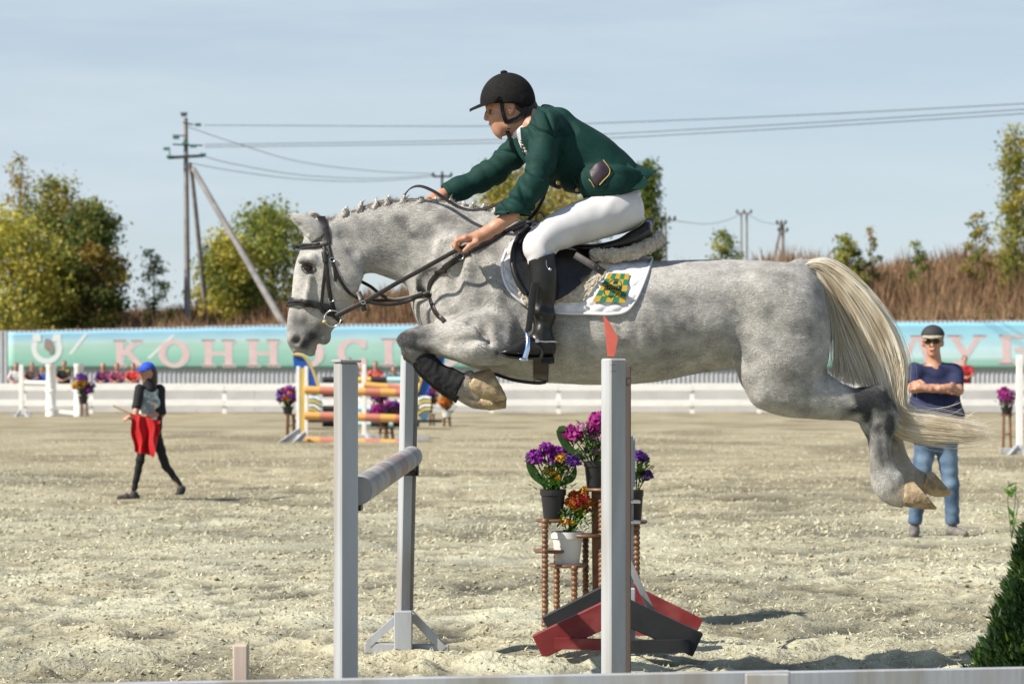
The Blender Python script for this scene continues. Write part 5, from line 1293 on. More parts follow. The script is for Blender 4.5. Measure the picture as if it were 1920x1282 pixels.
h.sweep([(945, 228, 990, 205, .056), (962, 250, 1002, 222, .056), (974, 272, 1015, 240, .062), (985, 300, 1028, 260, .08)], k=.02)
parts.append(h.mesh()); HEAD = h
# hands
def hand(w, kn, spread, fing, thumb, r=.0088, hh=.0024):
    # w: wrist path (x,y,z,r); kn: knuckles; fing: for each finger its bends; all in world metres
    allp = np.array([p[:3] for p in w] + [q[:3] for f_ in fing for q in f_] + [q[:3] for q in thumb])
    g = Field(allp.min(0) - .045, allp.max(0) + .045, hh)
    g.chain(w, .012)
    for i, f_ in enumerate(fing):
        g.cone(w[-1][:3], f_[0][:3], w[-1][3] * .62, .0115, .012)
        if i: g.cone(fing[i - 1][0][:3], f_[0][:3], .010, .010, .010)
        g.chain([(*q[:3], q[3] if len(q) > 3 else r) for q in f_], .0035)
    g.cone(w[-1][:3], thumb[0][:3], w[-1][3] * .6, .013, .012)
    g.chain([(*q[:3], q[3] if len(q) > 3 else r * 1.1) for q in thumb], .006)
    return g.mesh()
# near hand, closed on the rein: knuckles towards the horse's head, fingers curled down round the strap
w = [(*Q(962, 402, -.30), .030), (*Q(932, 424, -.305), .0285), (*Q(912, 437, -.31), .027), (*Q(893, 446, -.315), .028)]
fing = [
    [(*Q(872, 447, -.348), .0118), (*Q(857, 452, -.352), .0098), (*Q(854, 463, -.340), .0088), (*Q(861, 469, -.322), .0078)],
    [(*Q(873, 445, -.328), .0122), (*Q(856, 449, -.333), .0102), (*Q(851, 460, -.326), .0090), (*Q(857, 467, -.306), .0078)],
    [(*Q(875, 446, -.308), .0115), (*Q(859, 449, -.311), .0098), (*Q(854, 459, -.304), .0086), (*Q(860, 465, -.288), .0076)],
    [(*Q(879, 449, -.290), .0100), (*Q(865, 452, -.290), .0084), (*Q(860, 461, -.284), .0074), (*Q(866, 466, -.272), .0066)]]
thumb = [(*Q(893, 455, -.345), .0135), (*Q(880, 462, -.360), .0115), (*Q(871, 470, -.352), .0088)]
parts.append(hand(w, None, 0, fing, thumb))
# far hand, flat on the crest
w = [(*Q(848, 357, .18), .028), (*Q(830, 366, .165), .026), (*Q(815, 371, .15), .025)]
fing = [[(*Q(801, 375 + .6 * i, .115 + .022 * i), .0112), (*Q(789 + i, 377 + .6 * i, .105 + .022 * i), .0094), (*Q(780 + 1.4 * i, 380 + .4 * i, .10 + .021 * i), .0084), (*Q(773 + 2 * i, 382, .097 + .02 * i), .0074)] for i in range(4)]
thumb = [(*Q(818, 378, .112), .0135), (*Q(806, 383, .09), .011), (*Q(797, 386, .08), .0085)]
parts.append(hand(w, None, 0, fing, thumb))
# trunk and limbs (under the clothes)
b = Field(Q(900, 700, -.44), Q(1240, 190, .46), .016)
b.sweep([(1012, 215, 985, 262, .09), (1050, 226, 1000, 292, .13), (1120, 258, 1060, 330, .13), (1180, 320, 1120, 380, .14), (1185, 370, 1150, 405, .15)], k=.03)
b.chain([(*Q(1022, 242, -.165), .04), (*Q(1003, 340, -.275), .032), (*Q(955, 405, -.30), .03)], .02)
b.chain([(*Q(992, 258, .155), .045), (*Q(932, 316, .205), .03), (*Q(848, 360, .182), .026)], .02)
for s_ in (-1, 1):
    b.chain([(*Q(1165, 395, s_ * .09), .08), (*Q(1010, 452, s_ * .28), .05), (*Q(1018, 560, s_ * .32), .035), (*Q(1020, 640, s_ * .325), .024), (*Q(975, 658, s_ * .335), .018)], .02)
parts.append(b.mesh())
V, q = merge(parts); mesh('body', V, q, M_skin, RIDER)
# face details
M_white = mat('eye_white', (.42, .38, .35), rough=.25); M_iris = mat('dark_iris', (.03, .018, .01), rough=.1)  # eye whites darkened in colour as if shadowed
for s_ in (-1, 1):
    c = Q(922, 209.5, s_ * .031); e = MB().ell(c + (.002, 0, -.001), (.0115, .0115, .0085), 14, 10).build('eye', M_white, RIDER, True)
    MB().ell(c + (-.005, s_ * .004, -.001), (.0065, .007, .0065), 10, 8).build('iris', M_iris, e, True)
    mb = MB(); mb.tube([Q(916, 202, s_ * .021), Q(919, 200.3, s_ * .042), Q(928, 202, s_ * .056)], [.0025, .0035, .002], 6); mb.build('eyebrow', M_hair, RIDER, True)
    mb = MB(); mb.tube([Q(917.5, 207.5, s_ * .020), Q(917.3, 206.3, s_ * .033), Q(922, 207.6, s_ * .045)], [.002, .003, .002], 6); mb.build('eyelid', M_skin, RIDER, True)
M_lip = mat('lips', (.36, .11, .085), rough=.5)
mb = MB(); mb.tube([Q(925, 234.5, -.02), Q(919, 233.5, -.008), Q(917.6, 233.3, 0), Q(919, 233.5, .008), Q(925, 234.5, .02)], [.002, .0038, .004, .0038, .002], 6)
mb.tube([Q(930, 238.5, -.018), Q(925, 239.3, -.008), Q(923.6, 239.5, 0), Q(925, 239.3, .008), Q(930, 238.5, .018)], [.002, .004, .0042, .004, .002], 6); mb.build('lips', M_lip, RIDER, True)
# hair at the nape
g = Field(Q(940, 250, -.1), Q(1012, 170, .1), .004)
g.ell(Q(966, 194), (.083, .074, .082), .01); g.cone(Q(983, 205), Q(992, 222), .060, .058, .01)
g.half(Q(962, 200), (-.95, 0, -.25)); V, q = g.mesh(); mesh('hair', V, q, M_hair, RIDER)
# helmet
g = Field(Q(872, 230, -.14), Q(1014, 122, .14), .0032)
g.ell(Q(952, 190), (.1195, .099, .123), 0); g.half(Q(918, 197), (-.03, 0, -1.0))
g.ell(Q(977, 192), (.058, .085, .055), .01)
g.half(Q(950, 212), (.2, 0, -1.0))
g.ell(Q(953, 206), (.092, .078, .085), .004, cut=True)
V, q = g.mesh(); hm = mesh('helmet', V, q, M_helm, RIDER)
MB().ell(Q(945, 136), (.016, .016, .009), 14, 8).build('helmet_button', M_helm, hm, True)
N_ = 40; V, Fc = [], []
for k_, dz in ((0, .004), (1, -.009)):
    for i in range(N_ + 1):
        a = -math.pi / 2 + math.pi * i / N_; c_, s_ = math.cos(a), math.sin(a)
        for j in range(5):
            f = j / 4
            x = 912 + 30 * (1 - abs(c_)) ** .8 - (26 + 0) * f * c_ * .95 - 4 * f
            y = s_ * (.099 + .006 * f)
            z = 191 + 14 * f * c_ ** .7 - 5 * (1 - c_) + 1.5 * f * f - 5 * f * abs(s_)
            p = Q(x - 3 * f, z, y * (1 if c_ < 1 else 1)); V.append(p + (0, 0, dz))
n1_ = (N_ + 1) * 5; id_ = lambda k_, i, j: k_ * n1_ + i * 5 + j
for i in range(N_):
    for j in range(4):
        Fc.append((id_(0, i, j), id_(0, i + 1, j), id_(0, i + 1, j + 1), id_(0, i, j + 1))); Fc.append((id_(1, i, j), id_(1, i, j + 1), id_(1, i + 1, j + 1), id_(1, i + 1, j)))
    Fc.append((id_(0, i, 4), id_(0, i + 1, 4), id_(1, i + 1, 4), id_(1, i, 4)))
mesh('helmet_peak', V, Fc, M_helm, hm)
mb = MB()
for s_ in (-1, 1):
    mb.cur = 0
    pp = [Q(940, 190, s_ * .082), Q(942, 205, s_ * .084), Q(945, 218, s_ * .078), Q(949, 229, s_ * .064), Q(951, 240, s_ * .05)]
    pp = catmull(pp, 16); strap(mb, pp, .017, .004, nrm=np.tile((0, float(s_), 0), (16, 1)))
    pp = catmull([Q(987, 200, s_ * .066), Q(982, 212, s_ * .069), Q(972, 222, s_ * .066), Q(960, 227, s_ * .064), Q(949, 229, s_ * .064)], 20)
    strap(mb, pp, .022, .004, nrm=np.tile((0, float(s_), .15), (20, 1)))
pp = catmull([Q(951, 238, -.052), Q(952, 248, -.044), Q(954, 255, -.028), Q(955, 257, 0), Q(954, 255, .028), Q(951, 240, .05)], 24); strap(mb, pp, .017, .004, nrm=np.array([(0, q[1] - D0, -.04) for q in pp]))
pp = catmull([Q(953, 250, -.045), Q(954, 257, -.042), Q(956, 264, -.04)], 8); strap(mb, pp, .014, .003, nrm=np.tile((0, -1., 0), (8, 1)))
mb.build('chin_strap', M_web, hm, True)
MB().box(Q(954, 240, -.0565), (.014, .004, .012)).build('buckle', M_web, hm)
# shirt collar and stock
g = Field(Q(955, 320, -.13), Q(1030, 200, .13), .004)
g.sweep([(958, 256, 1000, 221, .062), (972, 272, 1012, 238, .068), (985, 300, 1020, 262, .07), (993, 320, 1025, 300, .06)], k=0, cap0=.12, cap1=.3)
V, q = g.mesh(); mesh('shirt', V, q, M_shirt, RIDER)
mb = MB(); pp = catmull([(Q(984, 262, -.062)), Q(985, 273, -.075), Q(989, 288, -.085), Q(993, 304, -.08)], 24)
mb.tube(pp, .016 + .005 * np.sin(np.arange(24) * 1.9), 10, flat=.5, up=(0, 1, 0)); mb.build('stock_tie', mat('silver_grey_silk', (.55, .52, .5), (.10, .08, .08), .3, 60, detail=2), RIDER, True)
# jacket
g = Field(Q(812, 400, -.42), Q(1245, 188, .36), .006)
g.sweep([(1014, 201, 980, 258, .105), (1034, 205, 986, 280, .15), (1056, 213, 998, 305, .178), (1092, 229, 1020, 338, .185), (1136, 254, 1062, 352, .180), (1166, 282, 1092, 362, .185),
         (1188, 306, 1122, 370, .19), (1201, 330, 1160, 368, .2)], k=.02, cap0=.15, cap1=.35)
for s_ in (-1, 1):
    g.sweep([(1098, 318, 1089, 374, .03, s_ * .185), (1135, 310, 1132, 369, .032, s_ * .205), (1170, 310, 1168, 363, .03, s_ * .205), (1196, 320, 1203, 354, .022, s_ * .17)], k=.035, cap0=.2, cap1=.3)
g.cone(Q(1050, 222, -.06), Q(1024, 238, -.155), .04, .052, .04); g.cone(Q(1025, 222, .06), Q(992, 256, .16), .05, .06, .04)
nr = [(*Q(1020, 240, -.17), .068), (*Q(1021, 272, -.205), .060), (*Q(1015, 308, -.24), .056), (*Q(1000, 345, -.28), .055), (*Q(978, 378, -.298), .057), (*Q(956, 403, -.302), .055), (*Q(936, 427, -.305), .0525)]
g.chain(nr, .022, flat1=True)
fr = [(*Q(992, 258, .155), .075), (*Q(965, 287, .19), .062), (*Q(932, 316, .205), .058), (*Q(895, 339, .2), .053), (*Q(862, 353, .19), .049), (*Q(837, 365, .178), .047)]
g.chain(fr, .022, flat1=True)
g.cone(Q(950, 413, -.304), Q(928, 434, -.307), .040, .041, .004, cut=True); g.cone(Q(850, 359, .184), Q(825, 371, .172), .036, .036, .004, cut=True)
g.cone(Q(1000, 222), Q(955, 262), .068, .07, .008, cut=True)
V, q = g.mesh(); gr = g.grad(V)
def folds(V, path, amp, freq, skew, seed):         # sleeve creases running round a limb
    P_ = np.array([p[:3] for p in path]); seg = np.cumsum(np.r_[0, np.linalg.norm(np.diff(P_, axis=0), axis=1)])
    best = np.full(len(V), 1e9); tt = np.zeros(len(V)); cen = np.zeros_like(V)
    for i in range(len(P_) - 1):
        d = P_[i + 1] - P_[i]; t = np.clip(((V - P_[i]) @ d) / (d @ d), 0, 1); c = P_[i] + t[:, None] * d; e = np.linalg.norm(V - c, axis=1); m = e < best
        best[m] = e[m]; tt[m] = (seg[i] + t * np.linalg.norm(d))[m]; cen[m] = c[m]
    a = (V - cen); ang = a[:, 2] * 9 + a[:, 1] * 6 + a[:, 0] * 5
    s_ = np.sin(freq * tt + skew * ang + 2.5 * vnoise3(V * 14, seed)); env = np.exp(-((tt - .24) / .12) ** 2) * 1.0 + .35
    return np.where(best < .085, amp * env * np.sign(s_) * np.abs(s_) ** .8 * (.6 + vnoise3(V * 11, seed + 1)), 0)
dv = folds(V, nr, .0065, 52, 1.6, 11) + folds(V, fr, .0065, 52, -1.7, 12)
body_w = np.exp(-((V[:, 1] - D0) / .25) ** 2)
ce = Q(1105, 345, -.2); rr = np.linalg.norm((V - ce) * (1, .6, 1), axis=1)
lowp = np.clip((V[:, 0] - Q(1045, 0)[0]) / .12, 0, 1)
dv = dv + lowp * .007 * np.sin(70 * (V[:, 0] * .5 + V[:, 2] * .85) + 5 * vnoise3(V * 6, 15)) * (.4 + vnoise3(V * 7, 16)) + .004 * vnoise3(V * 16, 17)
def creases(V, dirs, amp, freq, seed, wd=.07):
    o = 0
    for k_, (d, w_) in enumerate(dirs):
        d = np.array(d, float); d /= np.linalg.norm(d); al = np.cross(d, (0, 1, 0)); q = np.stack([V @ d * freq, V @ al * freq * .22, V[:, 1] * freq * .3], 1)
        n = vnoise3(q + .6 * vnoise3(V * 8, seed + 9)[:, None], seed + k_); o = o + w_ * (np.exp(-(n / wd) ** 2) - .25)
    return -amp * o
cw = np.clip(vnoise3(V * 5, 31) * 2.5 + .55, .1, 1)
dv = dv + creases(V, [((.5, 0, .85), 1), ((.9, 0, .35), .7)], .021, 15, 21) * cw
V = V + gr * dv[:, None]
JK = mesh('jacket', V, q, M_jack, RIDER)
def sheet(name, rows, m, parent, th=.004, sub=8):     # rows: lists of (px,py,y); a thin curved cloth
    Rr = np.array([[Q(*a) for a in catmull(r, sub)] for r in rows]); Rr = np.stack([catmull(Rr[:, j], sub) for j in range(sub)], 1)
    a, b = Rr.shape[:2]; T = Rr.reshape(-1, 3); du = np.gradient(Rr, axis=0); dv_ = np.gradient(Rr, axis=1); nn = np.cross(du, dv_).reshape(-1, 3); nn /= np.linalg.norm(nn, axis=1)[:, None] + 1e-9
    V = np.r_[T - nn * th / 2, T + nn * th / 2]; n = a * b; Fc = []
    for i in range(a - 1):
        for j in range(b - 1):
            f = (i * b + j, i * b + j + 1, (i + 1) * b + j + 1, (i + 1) * b + j); Fc += [f, tuple(x + n for x in f[::-1])]
    for i in range(a - 1):
        for j in (0, b - 1): Fc.append((i * b + j, (i + 1) * b + j, (i + 1) * b + j + n, i * b + j + n))
    for j in range(b - 1):
        for i in (0, a - 1): Fc.append((i * b + j, i * b + j + 1, i * b + j + 1 + n, i * b + j + n))
    return mesh(name, V, Fc, m, parent)
sheet('coat_tail', [[(1180, 300, -.02), (1196, 309, -.03), (1212, 315, -.05), (1231, 321, -.07)], [(1184, 315, -.10), (1198, 318, -.11), (1212, 322, -.12), (1224, 328, -.12)], [(1190, 326, -.14), (1200, 328, -.15), (1208, 331, -.15), (1214, 337, -.15)]], M_jack, JK)
sheet('coat_tail', [[(1176, 306, -.15), (1192, 318, -.17), (1204, 330, -.18), (1218, 343, -.19)], [(1172, 330, -.19), (1188, 338, -.20), (1198, 344, -.20), (1211, 349, -.2)], [(1168, 352, -.21), (1182, 354, -.215), (1194, 355, -.215), (1204, 355, -.21)]], M_jack, JK)
sheet('coat_tail', [[(1180, 302, .02), (1196, 312, .04), (1214, 322, .06)], [(1186, 320, .12), (1200, 326, .13), (1212, 333, .13)]], M_jack, JK)
sheet('lapel', [[(968, 258, -.075), (974, 272, -.09), (982, 290, -.11), (993, 310, -.135)], [(962, 262, -.05), (967, 276, -.06), (976, 294, -.075), (991, 312, -.09)]], M_jack, JK)
sheet('collar', [[(1006, 206, -.075), (1009, 219, -.12), (1005, 238, -.15), (998, 258, -.16)], [(999, 204, -.06), (1000, 220, -.105), (996, 240, -.125), (990, 262, -.135)], [(996, 210, -.05), (996, 224, -.08), (992, 242, -.1), (987, 262, -.11)]], mat('black_collar', (.012, .012, .016), rough=.8), JK)
M_gold = mat('gold_cord', (.62, .46, .16), rough=.4, metal=.6)
M_lin = mat('dark_satin_lining', (.020, .012, .022), (.045, .03, .045), .4, 20, bump=.3, bscale=20, bdist=.01)
pk = sheet('pocket_flap', [[(1131, 300, -0.231), (1138, 309, -0.236), (1143, 318, -0.236), (1141, 328, -0.236)], [(1118, 308, -0.231), (1124, 318, -0.241), (1130, 328, -0.244), (1131, 338, -0.238)], [(1106, 322, -0.221), (1110, 334, -0.236), (1114, 344, -0.236), (1118, 349, -0.231)]], M_lin, JK, .006)
mb = MB(); mb.tube([Q(*a) for a in catmull([(1131, 300, -0.238), (1138, 309, -0.243), (1143.5, 318, -0.243), (1141.5, 328, -0.243), (1131.5, 338.5, -0.244), (1124, 347, -0.238)], 30)], .0022, 6)
mb.tube([Q(*a) for a in catmull([(1104, 336, -0.231), (1109, 342, -0.236), (1114, 351, -0.234)], 10)], .0022, 6); mb.build('gold_piping', M_gold, pk, True)
for bx, by in ((1047, 343), (1083, 356)):
    MB().ell(Q(bx, by, -.12), (.010, .012, .010), 10, 8).build('button', M_gold, JK, True)
# breeches
g = Field(Q(975, 510, -.4), Q(1215, 340, .4), .006)
g.ell(Q(1160, 395), (.105, .185, .095), .03)
for s_ in (-1, 1):
    g.sweep([(1204, 362, 1186, 413, .085, s_ * .085), (1170, 352, 1160, 434, .115, s_ * .115), (1115, 368, 1112, 451, .105, s_ * .17), (1062, 389, 1068, 463, .088, s_ * .23),
             (1022, 411, 1042, 474, .076, s_ * .28), (990, 438, 1034, 484, .068, s_ * .30), (987, 468, 1038, 484, .064, s_ * .305), (990, 496, 1040, 490, .06, s_ * .305)], k=.04, cap0=.4, cap1=.1, n=70)
V, q = g.mesh(); gr = g.grad(V)
kn = Q(1036, 478, -.3); rk = np.linalg.norm(V - kn, axis=1)
fo = np.exp(-(rk / .10) ** 2) * .003 * np.sin(75 * rk + 3 * np.arctan2(V[:, 2] - kn[2], V[:, 0] - kn[0]))
hp = Q(1165, 360, -.2); rh = np.linalg.norm(V - hp, axis=1)
fo += np.exp(-(rh / .12) ** 2) * .0025 * np.sin(80 * (V[:, 0] * .8 - V[:, 2] * .5) + 4 * vnoise3(V * 9, 3))
V = V + gr * fo[:, None]; mesh('breeches', V, q, M_breech, RIDER)
# boots
for s_ in (-1, 1):
    y = s_ * .325
    g = Field(Q(925, 690, y - .1), Q(1060, 465, y + .1), .0045)
    g.sweep([(989, 470, 1040, 455, .068, y), (991, 492, 1042, 486, .066, y), (992, 515, 1047, 515, .066, y), (993, 545, 1046, 545, .062, y), (997, 578, 1041, 580, .054, y), (1000, 605, 1036, 610, .047, y),
             (999, 628, 1037, 634, .045, y), (995, 650, 1040, 655, .044, y)], k=0, cap1=.5, n=60)
    nn = np.array((-.30, 0, 1.0)); nn /= np.linalg.norm(nn); g.half(Q(1015, 482, y), nn)
    g.sweep([(1036, 636, 1038, 671, .036, y), (1012, 630, 1012, 672, .039, y - .002), (990, 630, 990, 671, .041, y - .006), (968, 643, 967, 669, .046, y - .012), (950, 652, 950, 667, .045, y - .016), (939, 658, 940, 664, .034, y - .018)], k=.02, cap0=.3, cap1=.6, n=50)
    V, q = g.mesh(); gr = g.grad(V)
    zz = V[:, 2]; an = np.exp(-((zz - Q(1015, 590)[2]) / .07) ** 2)
    V = V + gr * (an * .010 * np.sin(42 * (zz + .5 * V[:, 0]) + 5 * vnoise3(V * 8, 5)) + .003 * vnoise3(V * 14, 6))[:, None]
    bt = mesh('boot', V, q, M_boot, RIDER)
    mb = MB()
    op = [(1039, 669), (1010, 670), (985, 670), (960, 668), (944, 664), (936, 661)]; oq = catmull(op, 20); L_, R_ = [], []
    ww = np.interp(np.linspace(0, 1, 20), [0, .3, .5, .75, .92, 1], [.036, .036, .04, .047, .036, .012])
    top = [Q(a[0], a[1], y - .018 * i / 19 - w_) for i, (a, w_) in enumerate(zip(oq, ww))] + [Q(a[0], a[1], y - .018 * i / 19 + w_) for i, (a, w_) in reversed(list(enumerate(zip(oq, ww))))]
    mb.prism(top, (0, 0, -.009)); mb.box(Q(1027, 676, y), (.055, .066, .026), bev=.004); mb.build('sole', M_web, bt)
    if s_ < 0:
        mb = MB(); q_ = catmull([(996, 632), (1004, 640), (1015, 648), (1018, 660), (1014, 671)], 16); strap(mb, [Q(a[0], a[1], y - .046) for a in q_], .012, .004, nrm=np.tile((0, -1., 0), (16, 1))); mb.build('spur_strap', M_web, bt, True)
        mb = MB(); mb.tube([Q(1006, 639, y - .05), Q(1022, 640.5, y - .05), Q(1036, 640, y - .045), Q(1044, 641, y - .02), Q(1047, 641, y)], [.004, .0045, .0045, .005, .004], 8); mb.box(Q(1007, 639, y - .05), (.014, .006, .013)); mb.build('spur', M_steel, bt, True)
        mb = MB(); mb.ell(Q(1031.5, 505, y - .066), (.0065, .004, .0065), 10, 8); mb.tube([Q(*a) for a in catmull([(1024, 487, y - .061), (1025, 498, y - .066), (1030, 507, y - .068)], 8)], .0015, 5); mb.build('garter_button', M_steel, bt, True)
# ================================================================ THE PEOPLE
def cloth(name, c1, c2=None, **k): return mat(name, c1, c2 or tuple(v * .75 for v in c1), k.pop('rough', .85), k.pop('scale', 30), bump=.3, bscale=60, bdist=.004, **k)
M_denim = cloth('blue_denim', (.075, .13, .22), (.17, .25, .35), scale=7, c3=(.045, .085, .155), s3=4)
M_navy = cloth('navy_cotton', (.016, .024, .085), (.011, .017, .062))
M_blk = cloth('black_knit', (.012, .012, .014))
M_shoe = mat('grey_shoe', (.20, .18, .17), (.10, .09, .085), .7, 20)
M_dshoe = mat('dark_shoe', (.03, .028, .03), rough=.7)
M_lens = mat('dark_lens', (.01, .01, .012), rough=.1)

def figure(root, J, hgt, h, cl, long_sleeve=False, short_legs=False, belly=0.0, hair=None, cap=None, hairlong=False, hands=True, shoe=M_dshoe, face=1.0, narrow=1.0, cuff=.45):
    # J: joints in world metres; f: facing direction (unit, horizontal)
    A = {k: np.array(v, float) for k, v in J.items()}
    f = A['face'] / np.linalg.norm(A['face']); s_ = hgt / 1.78; up = np.array((0, 0, 1.0)); sd = np.cross(up, f)
    pts = np.array([v for k, v in A.items() if k[:3] in ('hea', 'sho', 'elb', 'wri', 'hip', 'kne', 'ank')]); lo, hi = pts.min(0) - .3, pts.max(0) + .3
    g = Field(lo, hi, h); hd = A['head']
    X = lambda a, b_, c: hd + f * a * s_ + sd * b_ * s_ + up * c * s_
    k = max(.006, h * .8)
    g.ell(X(-.01, 0, .045), (.085 * s_,) * 2 + (.092 * s_,), .02)
    g.cone(X(.012, 0, .02), X(.028, 0, -.062), .07 * s_, .046 * s_, .02); g.ell(X(.055, 0, -.098), (.026 * s_, .026 * s_, .02 * s_), .02)
    g.cone(X(.085, 0, .015), X(.106, 0, -.028), .011, .015, k); g.cone(X(.078, -.03, .024), X(.078, .03, .024), .013, .013, .01)
    g.cone(X(.078, -.016, -.062), X(.078, .016, -.062), .010, .010, k)
    for q in (-1, 1): g.ell(X(.08, .031 * q, .006), (.013,) * 3, .008, cut=True); g.ell(X(-.005, .078 * q, -.005), (.018, .018, .032), .008)
    sh = (A['shoL'] + A['shoR']) / 2; hp = (A['hipL'] + A['hipR']) / 2
    g.cone(X(-.02, 0, -.04), sh + up * .02, .055 * s_, .062 * s_, .03)
    ch = sh * .72 + hp * .28; wa = sh * .3 + hp * .7
    g.cone(sh - up * .06, ch, .085 * narrow, .10 * narrow, .04); g.cone(ch, wa, .10 * narrow, .1 * narrow + belly * .4, .04); g.cone(wa, hp, .09 * narrow, .09 * narrow, .03)
    for q in 'LR':
        g.chain([(*A['sho' + q], .052 * s_), (*A['elb' + q], .041 * s_), (*A['wri' + q], .029 * s_)], .025)
        g.chain([(*A['hip' + q], .075 * s_ * narrow), (*A['kne' + q], .046 * s_ * narrow), (*A['ank' + q], .033 * s_ * narrow)], .02)
        g.cone(sh, A['sho' + q] * (.75 + .15 * narrow) + sh * (.25 - .15 * narrow), .056 * narrow, .046 * narrow, .03 if narrow > .9 else .015)
        d = A['wri' + q] - A['elb' + q]; d /= np.linalg.norm(d); hv = A.get('hand' + q); hv = d if hv is None else hv / np.linalg.norm(hv)
        w = A['wri' + q]
        g.cone(w, w + hv * .06 * s_, .03 * s_, .036 * s_, .015)
        if h >= .015: g.cone(w + hv * .06 * s_, w + hv * .14 * s_, .034 * s_, .02 * s_, .02)
    parts = [g.mesh()]
    if h < .015 and hands:
        for q in 'LR':
            d = A['wri' + q] - A['elb' + q]; d /= np.linalg.norm(d); hv = A.get('hand' + q); hv = d if hv is None else hv / np.linalg.norm(hv)
            w = A['wri' + q]; cu = A.get('curl' + q, -up); cu = cu - hv * (cu @ hv); cu /= np.linalg.norm(cu) + 1e-9; ac = np.cross(hv, cu)
            pw = [(*(w - hv * .03), .029 * s_), (*(w + hv * .03), .03 * s_), (*(w + hv * .05), .03 * s_)]
            kn = [w + hv * .088 * s_ + ac * (i - 1.5) * .021 * s_ for i in range(4)]
            fg = [[(*p, .0115), (*(p + (hv * .03 + cu * .016) * s_ * l), .0095), (*(p + (hv * .044 + cu * .038) * s_ * l), .0085), (*(p + (hv * .046 + cu * .056) * s_ * l), .0075)] for p, l in zip(kn, (.95, 1.05, 1.0, .82))]
            th = [(*(w + hv * .035 * s_ - ac * .033 * s_), .0135), (*(w + hv * .068 * s_ - ac * .052 * s_ + cu * .012), .0115), (*(w + hv * .092 * s_ - ac * .048 * s_ + cu * .025), .009)]
            parts.append(hand(pw, None, 0, fg, th, hh=.004))
    V, q_ = merge(parts); mesh('body', V, q_, cl.get('skin', M_skin), root)
    # shirt
    t = Field(lo, hi, h); gr = .016 + h * .25
    ax = A['shoL'] - A['shoR']
    t.cone(A['shoL'] * .88 + A['shoR'] * .12 - up * .008, A['shoR'] * .88 + A['shoL'] * .12 - up * .008, .074 * s_ * narrow, .074 * s_ * narrow, .04)
    for q in (-.5, 0, .5): t.cone(ch + ax * q * .55 * narrow, wa + ax * q * .5 * narrow + f * belly * .4, .112 * s_ * narrow, (.112 + belly * .5) * s_ * narrow, .05); t.cone(wa + ax * q * .5 * narrow + f * belly * .4, hp + ax * q * .5 * narrow + up * .0, (.112 + belly * .5) * s_ * narrow, .115 * s_ * narrow, .05)
    t.cone(sh - up * .03, sh + up * .035 - f * .01, .09 * s_, .068 * s_, .03)
    t.half(hp - up * .06, -up); t.half(sh + up * .062 * s_, up + f * .3)
    for q in 'LR':
        e_ = A['elb' + q]; m_ = A['sho' + q] * (1 - cuff * 2) + e_ * cuff * 2 if not long_sleeve else e_
        t.cone(A['sho' + q], m_, .066 * s_, .060 * s_, .03, flat1=not long_sleeve)
        if long_sleeve == 'full': t.cone(e_, A['wri' + q], .056 * s_, .042 * s_, .02, flat1=True)
        elif long_sleeve: t.cone(e_, e_ * .8 + A['wri' + q] * .2, .054 * s_, .05 * s_, .02, flat1=True)
    V, q_ = t.mesh(); V = V + t.grad(V) * (.012 * vnoise3(V * 13, 3) + .006 * np.sin(40 * V[:, 2] + 22 * V[:, 0] + 4 * vnoise3(V * 6, 5)))[:, None] * (1 if h < .015 else .3)
    mesh('shirt', V, q_, cl['shirt'], root)
    # trousers
    t = Field(lo, hi, h)
    t.cone(A['hipL'], A['hipR'], .105 * s_ * narrow, .105 * s_ * narrow, .04); t.cone(hp, hp + up * .08, .11 * s_ * narrow, .105 * s_ * narrow, .03)
    for q in 'LR':
        kn_, an_ = A['kne' + q], A['ank' + q]
        t.cone(A['hip' + q], kn_, .098 * s_ * narrow, .068 * s_ * narrow, .03)
        if not short_legs: t.cone(kn_, an_ + up * .03, .066 * s_ * narrow, .058 * s_ * narrow ** 2, .02, flat1=True)
    V, q_ = t.mesh(); V = V + t.grad(V) * (.006 * vnoise3(V * 14, 7) + .0025 * np.sin(60 * V[:, 2] + 4 * vnoise3(V * 8, 8)))[:, None] * (1 if h < .015 else .3)
    mesh('trousers', V, q_, cl['trousers'], root)
    for q in 'LR':
        a = A['ank' + q]; ff = A.get('foot' + q, f); ff = ff / np.linalg.norm(ff); b_ = Field(a - .32, a + .32, max(h, .008))
        z0 = a[2] - .075 * s_
        b_.chain([(*(a - ff * .03 + up * (-.03)), .042 * s_), (*(a + ff * .08 - up * .038 * s_), .04 * s_), (*(a + ff * .16 - up * .045 * s_), .034 * s_)], .02); b_.cone(a, a - up * .03, .043, .042, .02)
        b_.half(np.array((0, 0, z0)) + a * (1, 1, 0), -up); V, q_ = b_.mesh(); mesh('shoe', V, q_, shoe, root)
    if hair is not None:
        b_ = Field(hd - .3, hd + .25, max(h, .008)); b_.ell(X(-.022, 0, .05), (.093 * s_,) * 2 + (.095 * s_,), .01)
        if hairlong: b_.cone(X(-.05, 0, .0), X(-.06, 0, -.16), .085 * s_, .075 * s_, .02)
        b_.half(X(.035 if not hairlong else .0, 0, .05), f * .85 - up * .5 if not hairlong else f * .95 - up * .15); V, q_ = b_.mesh(); mesh('hair', V, q_, hair, root)
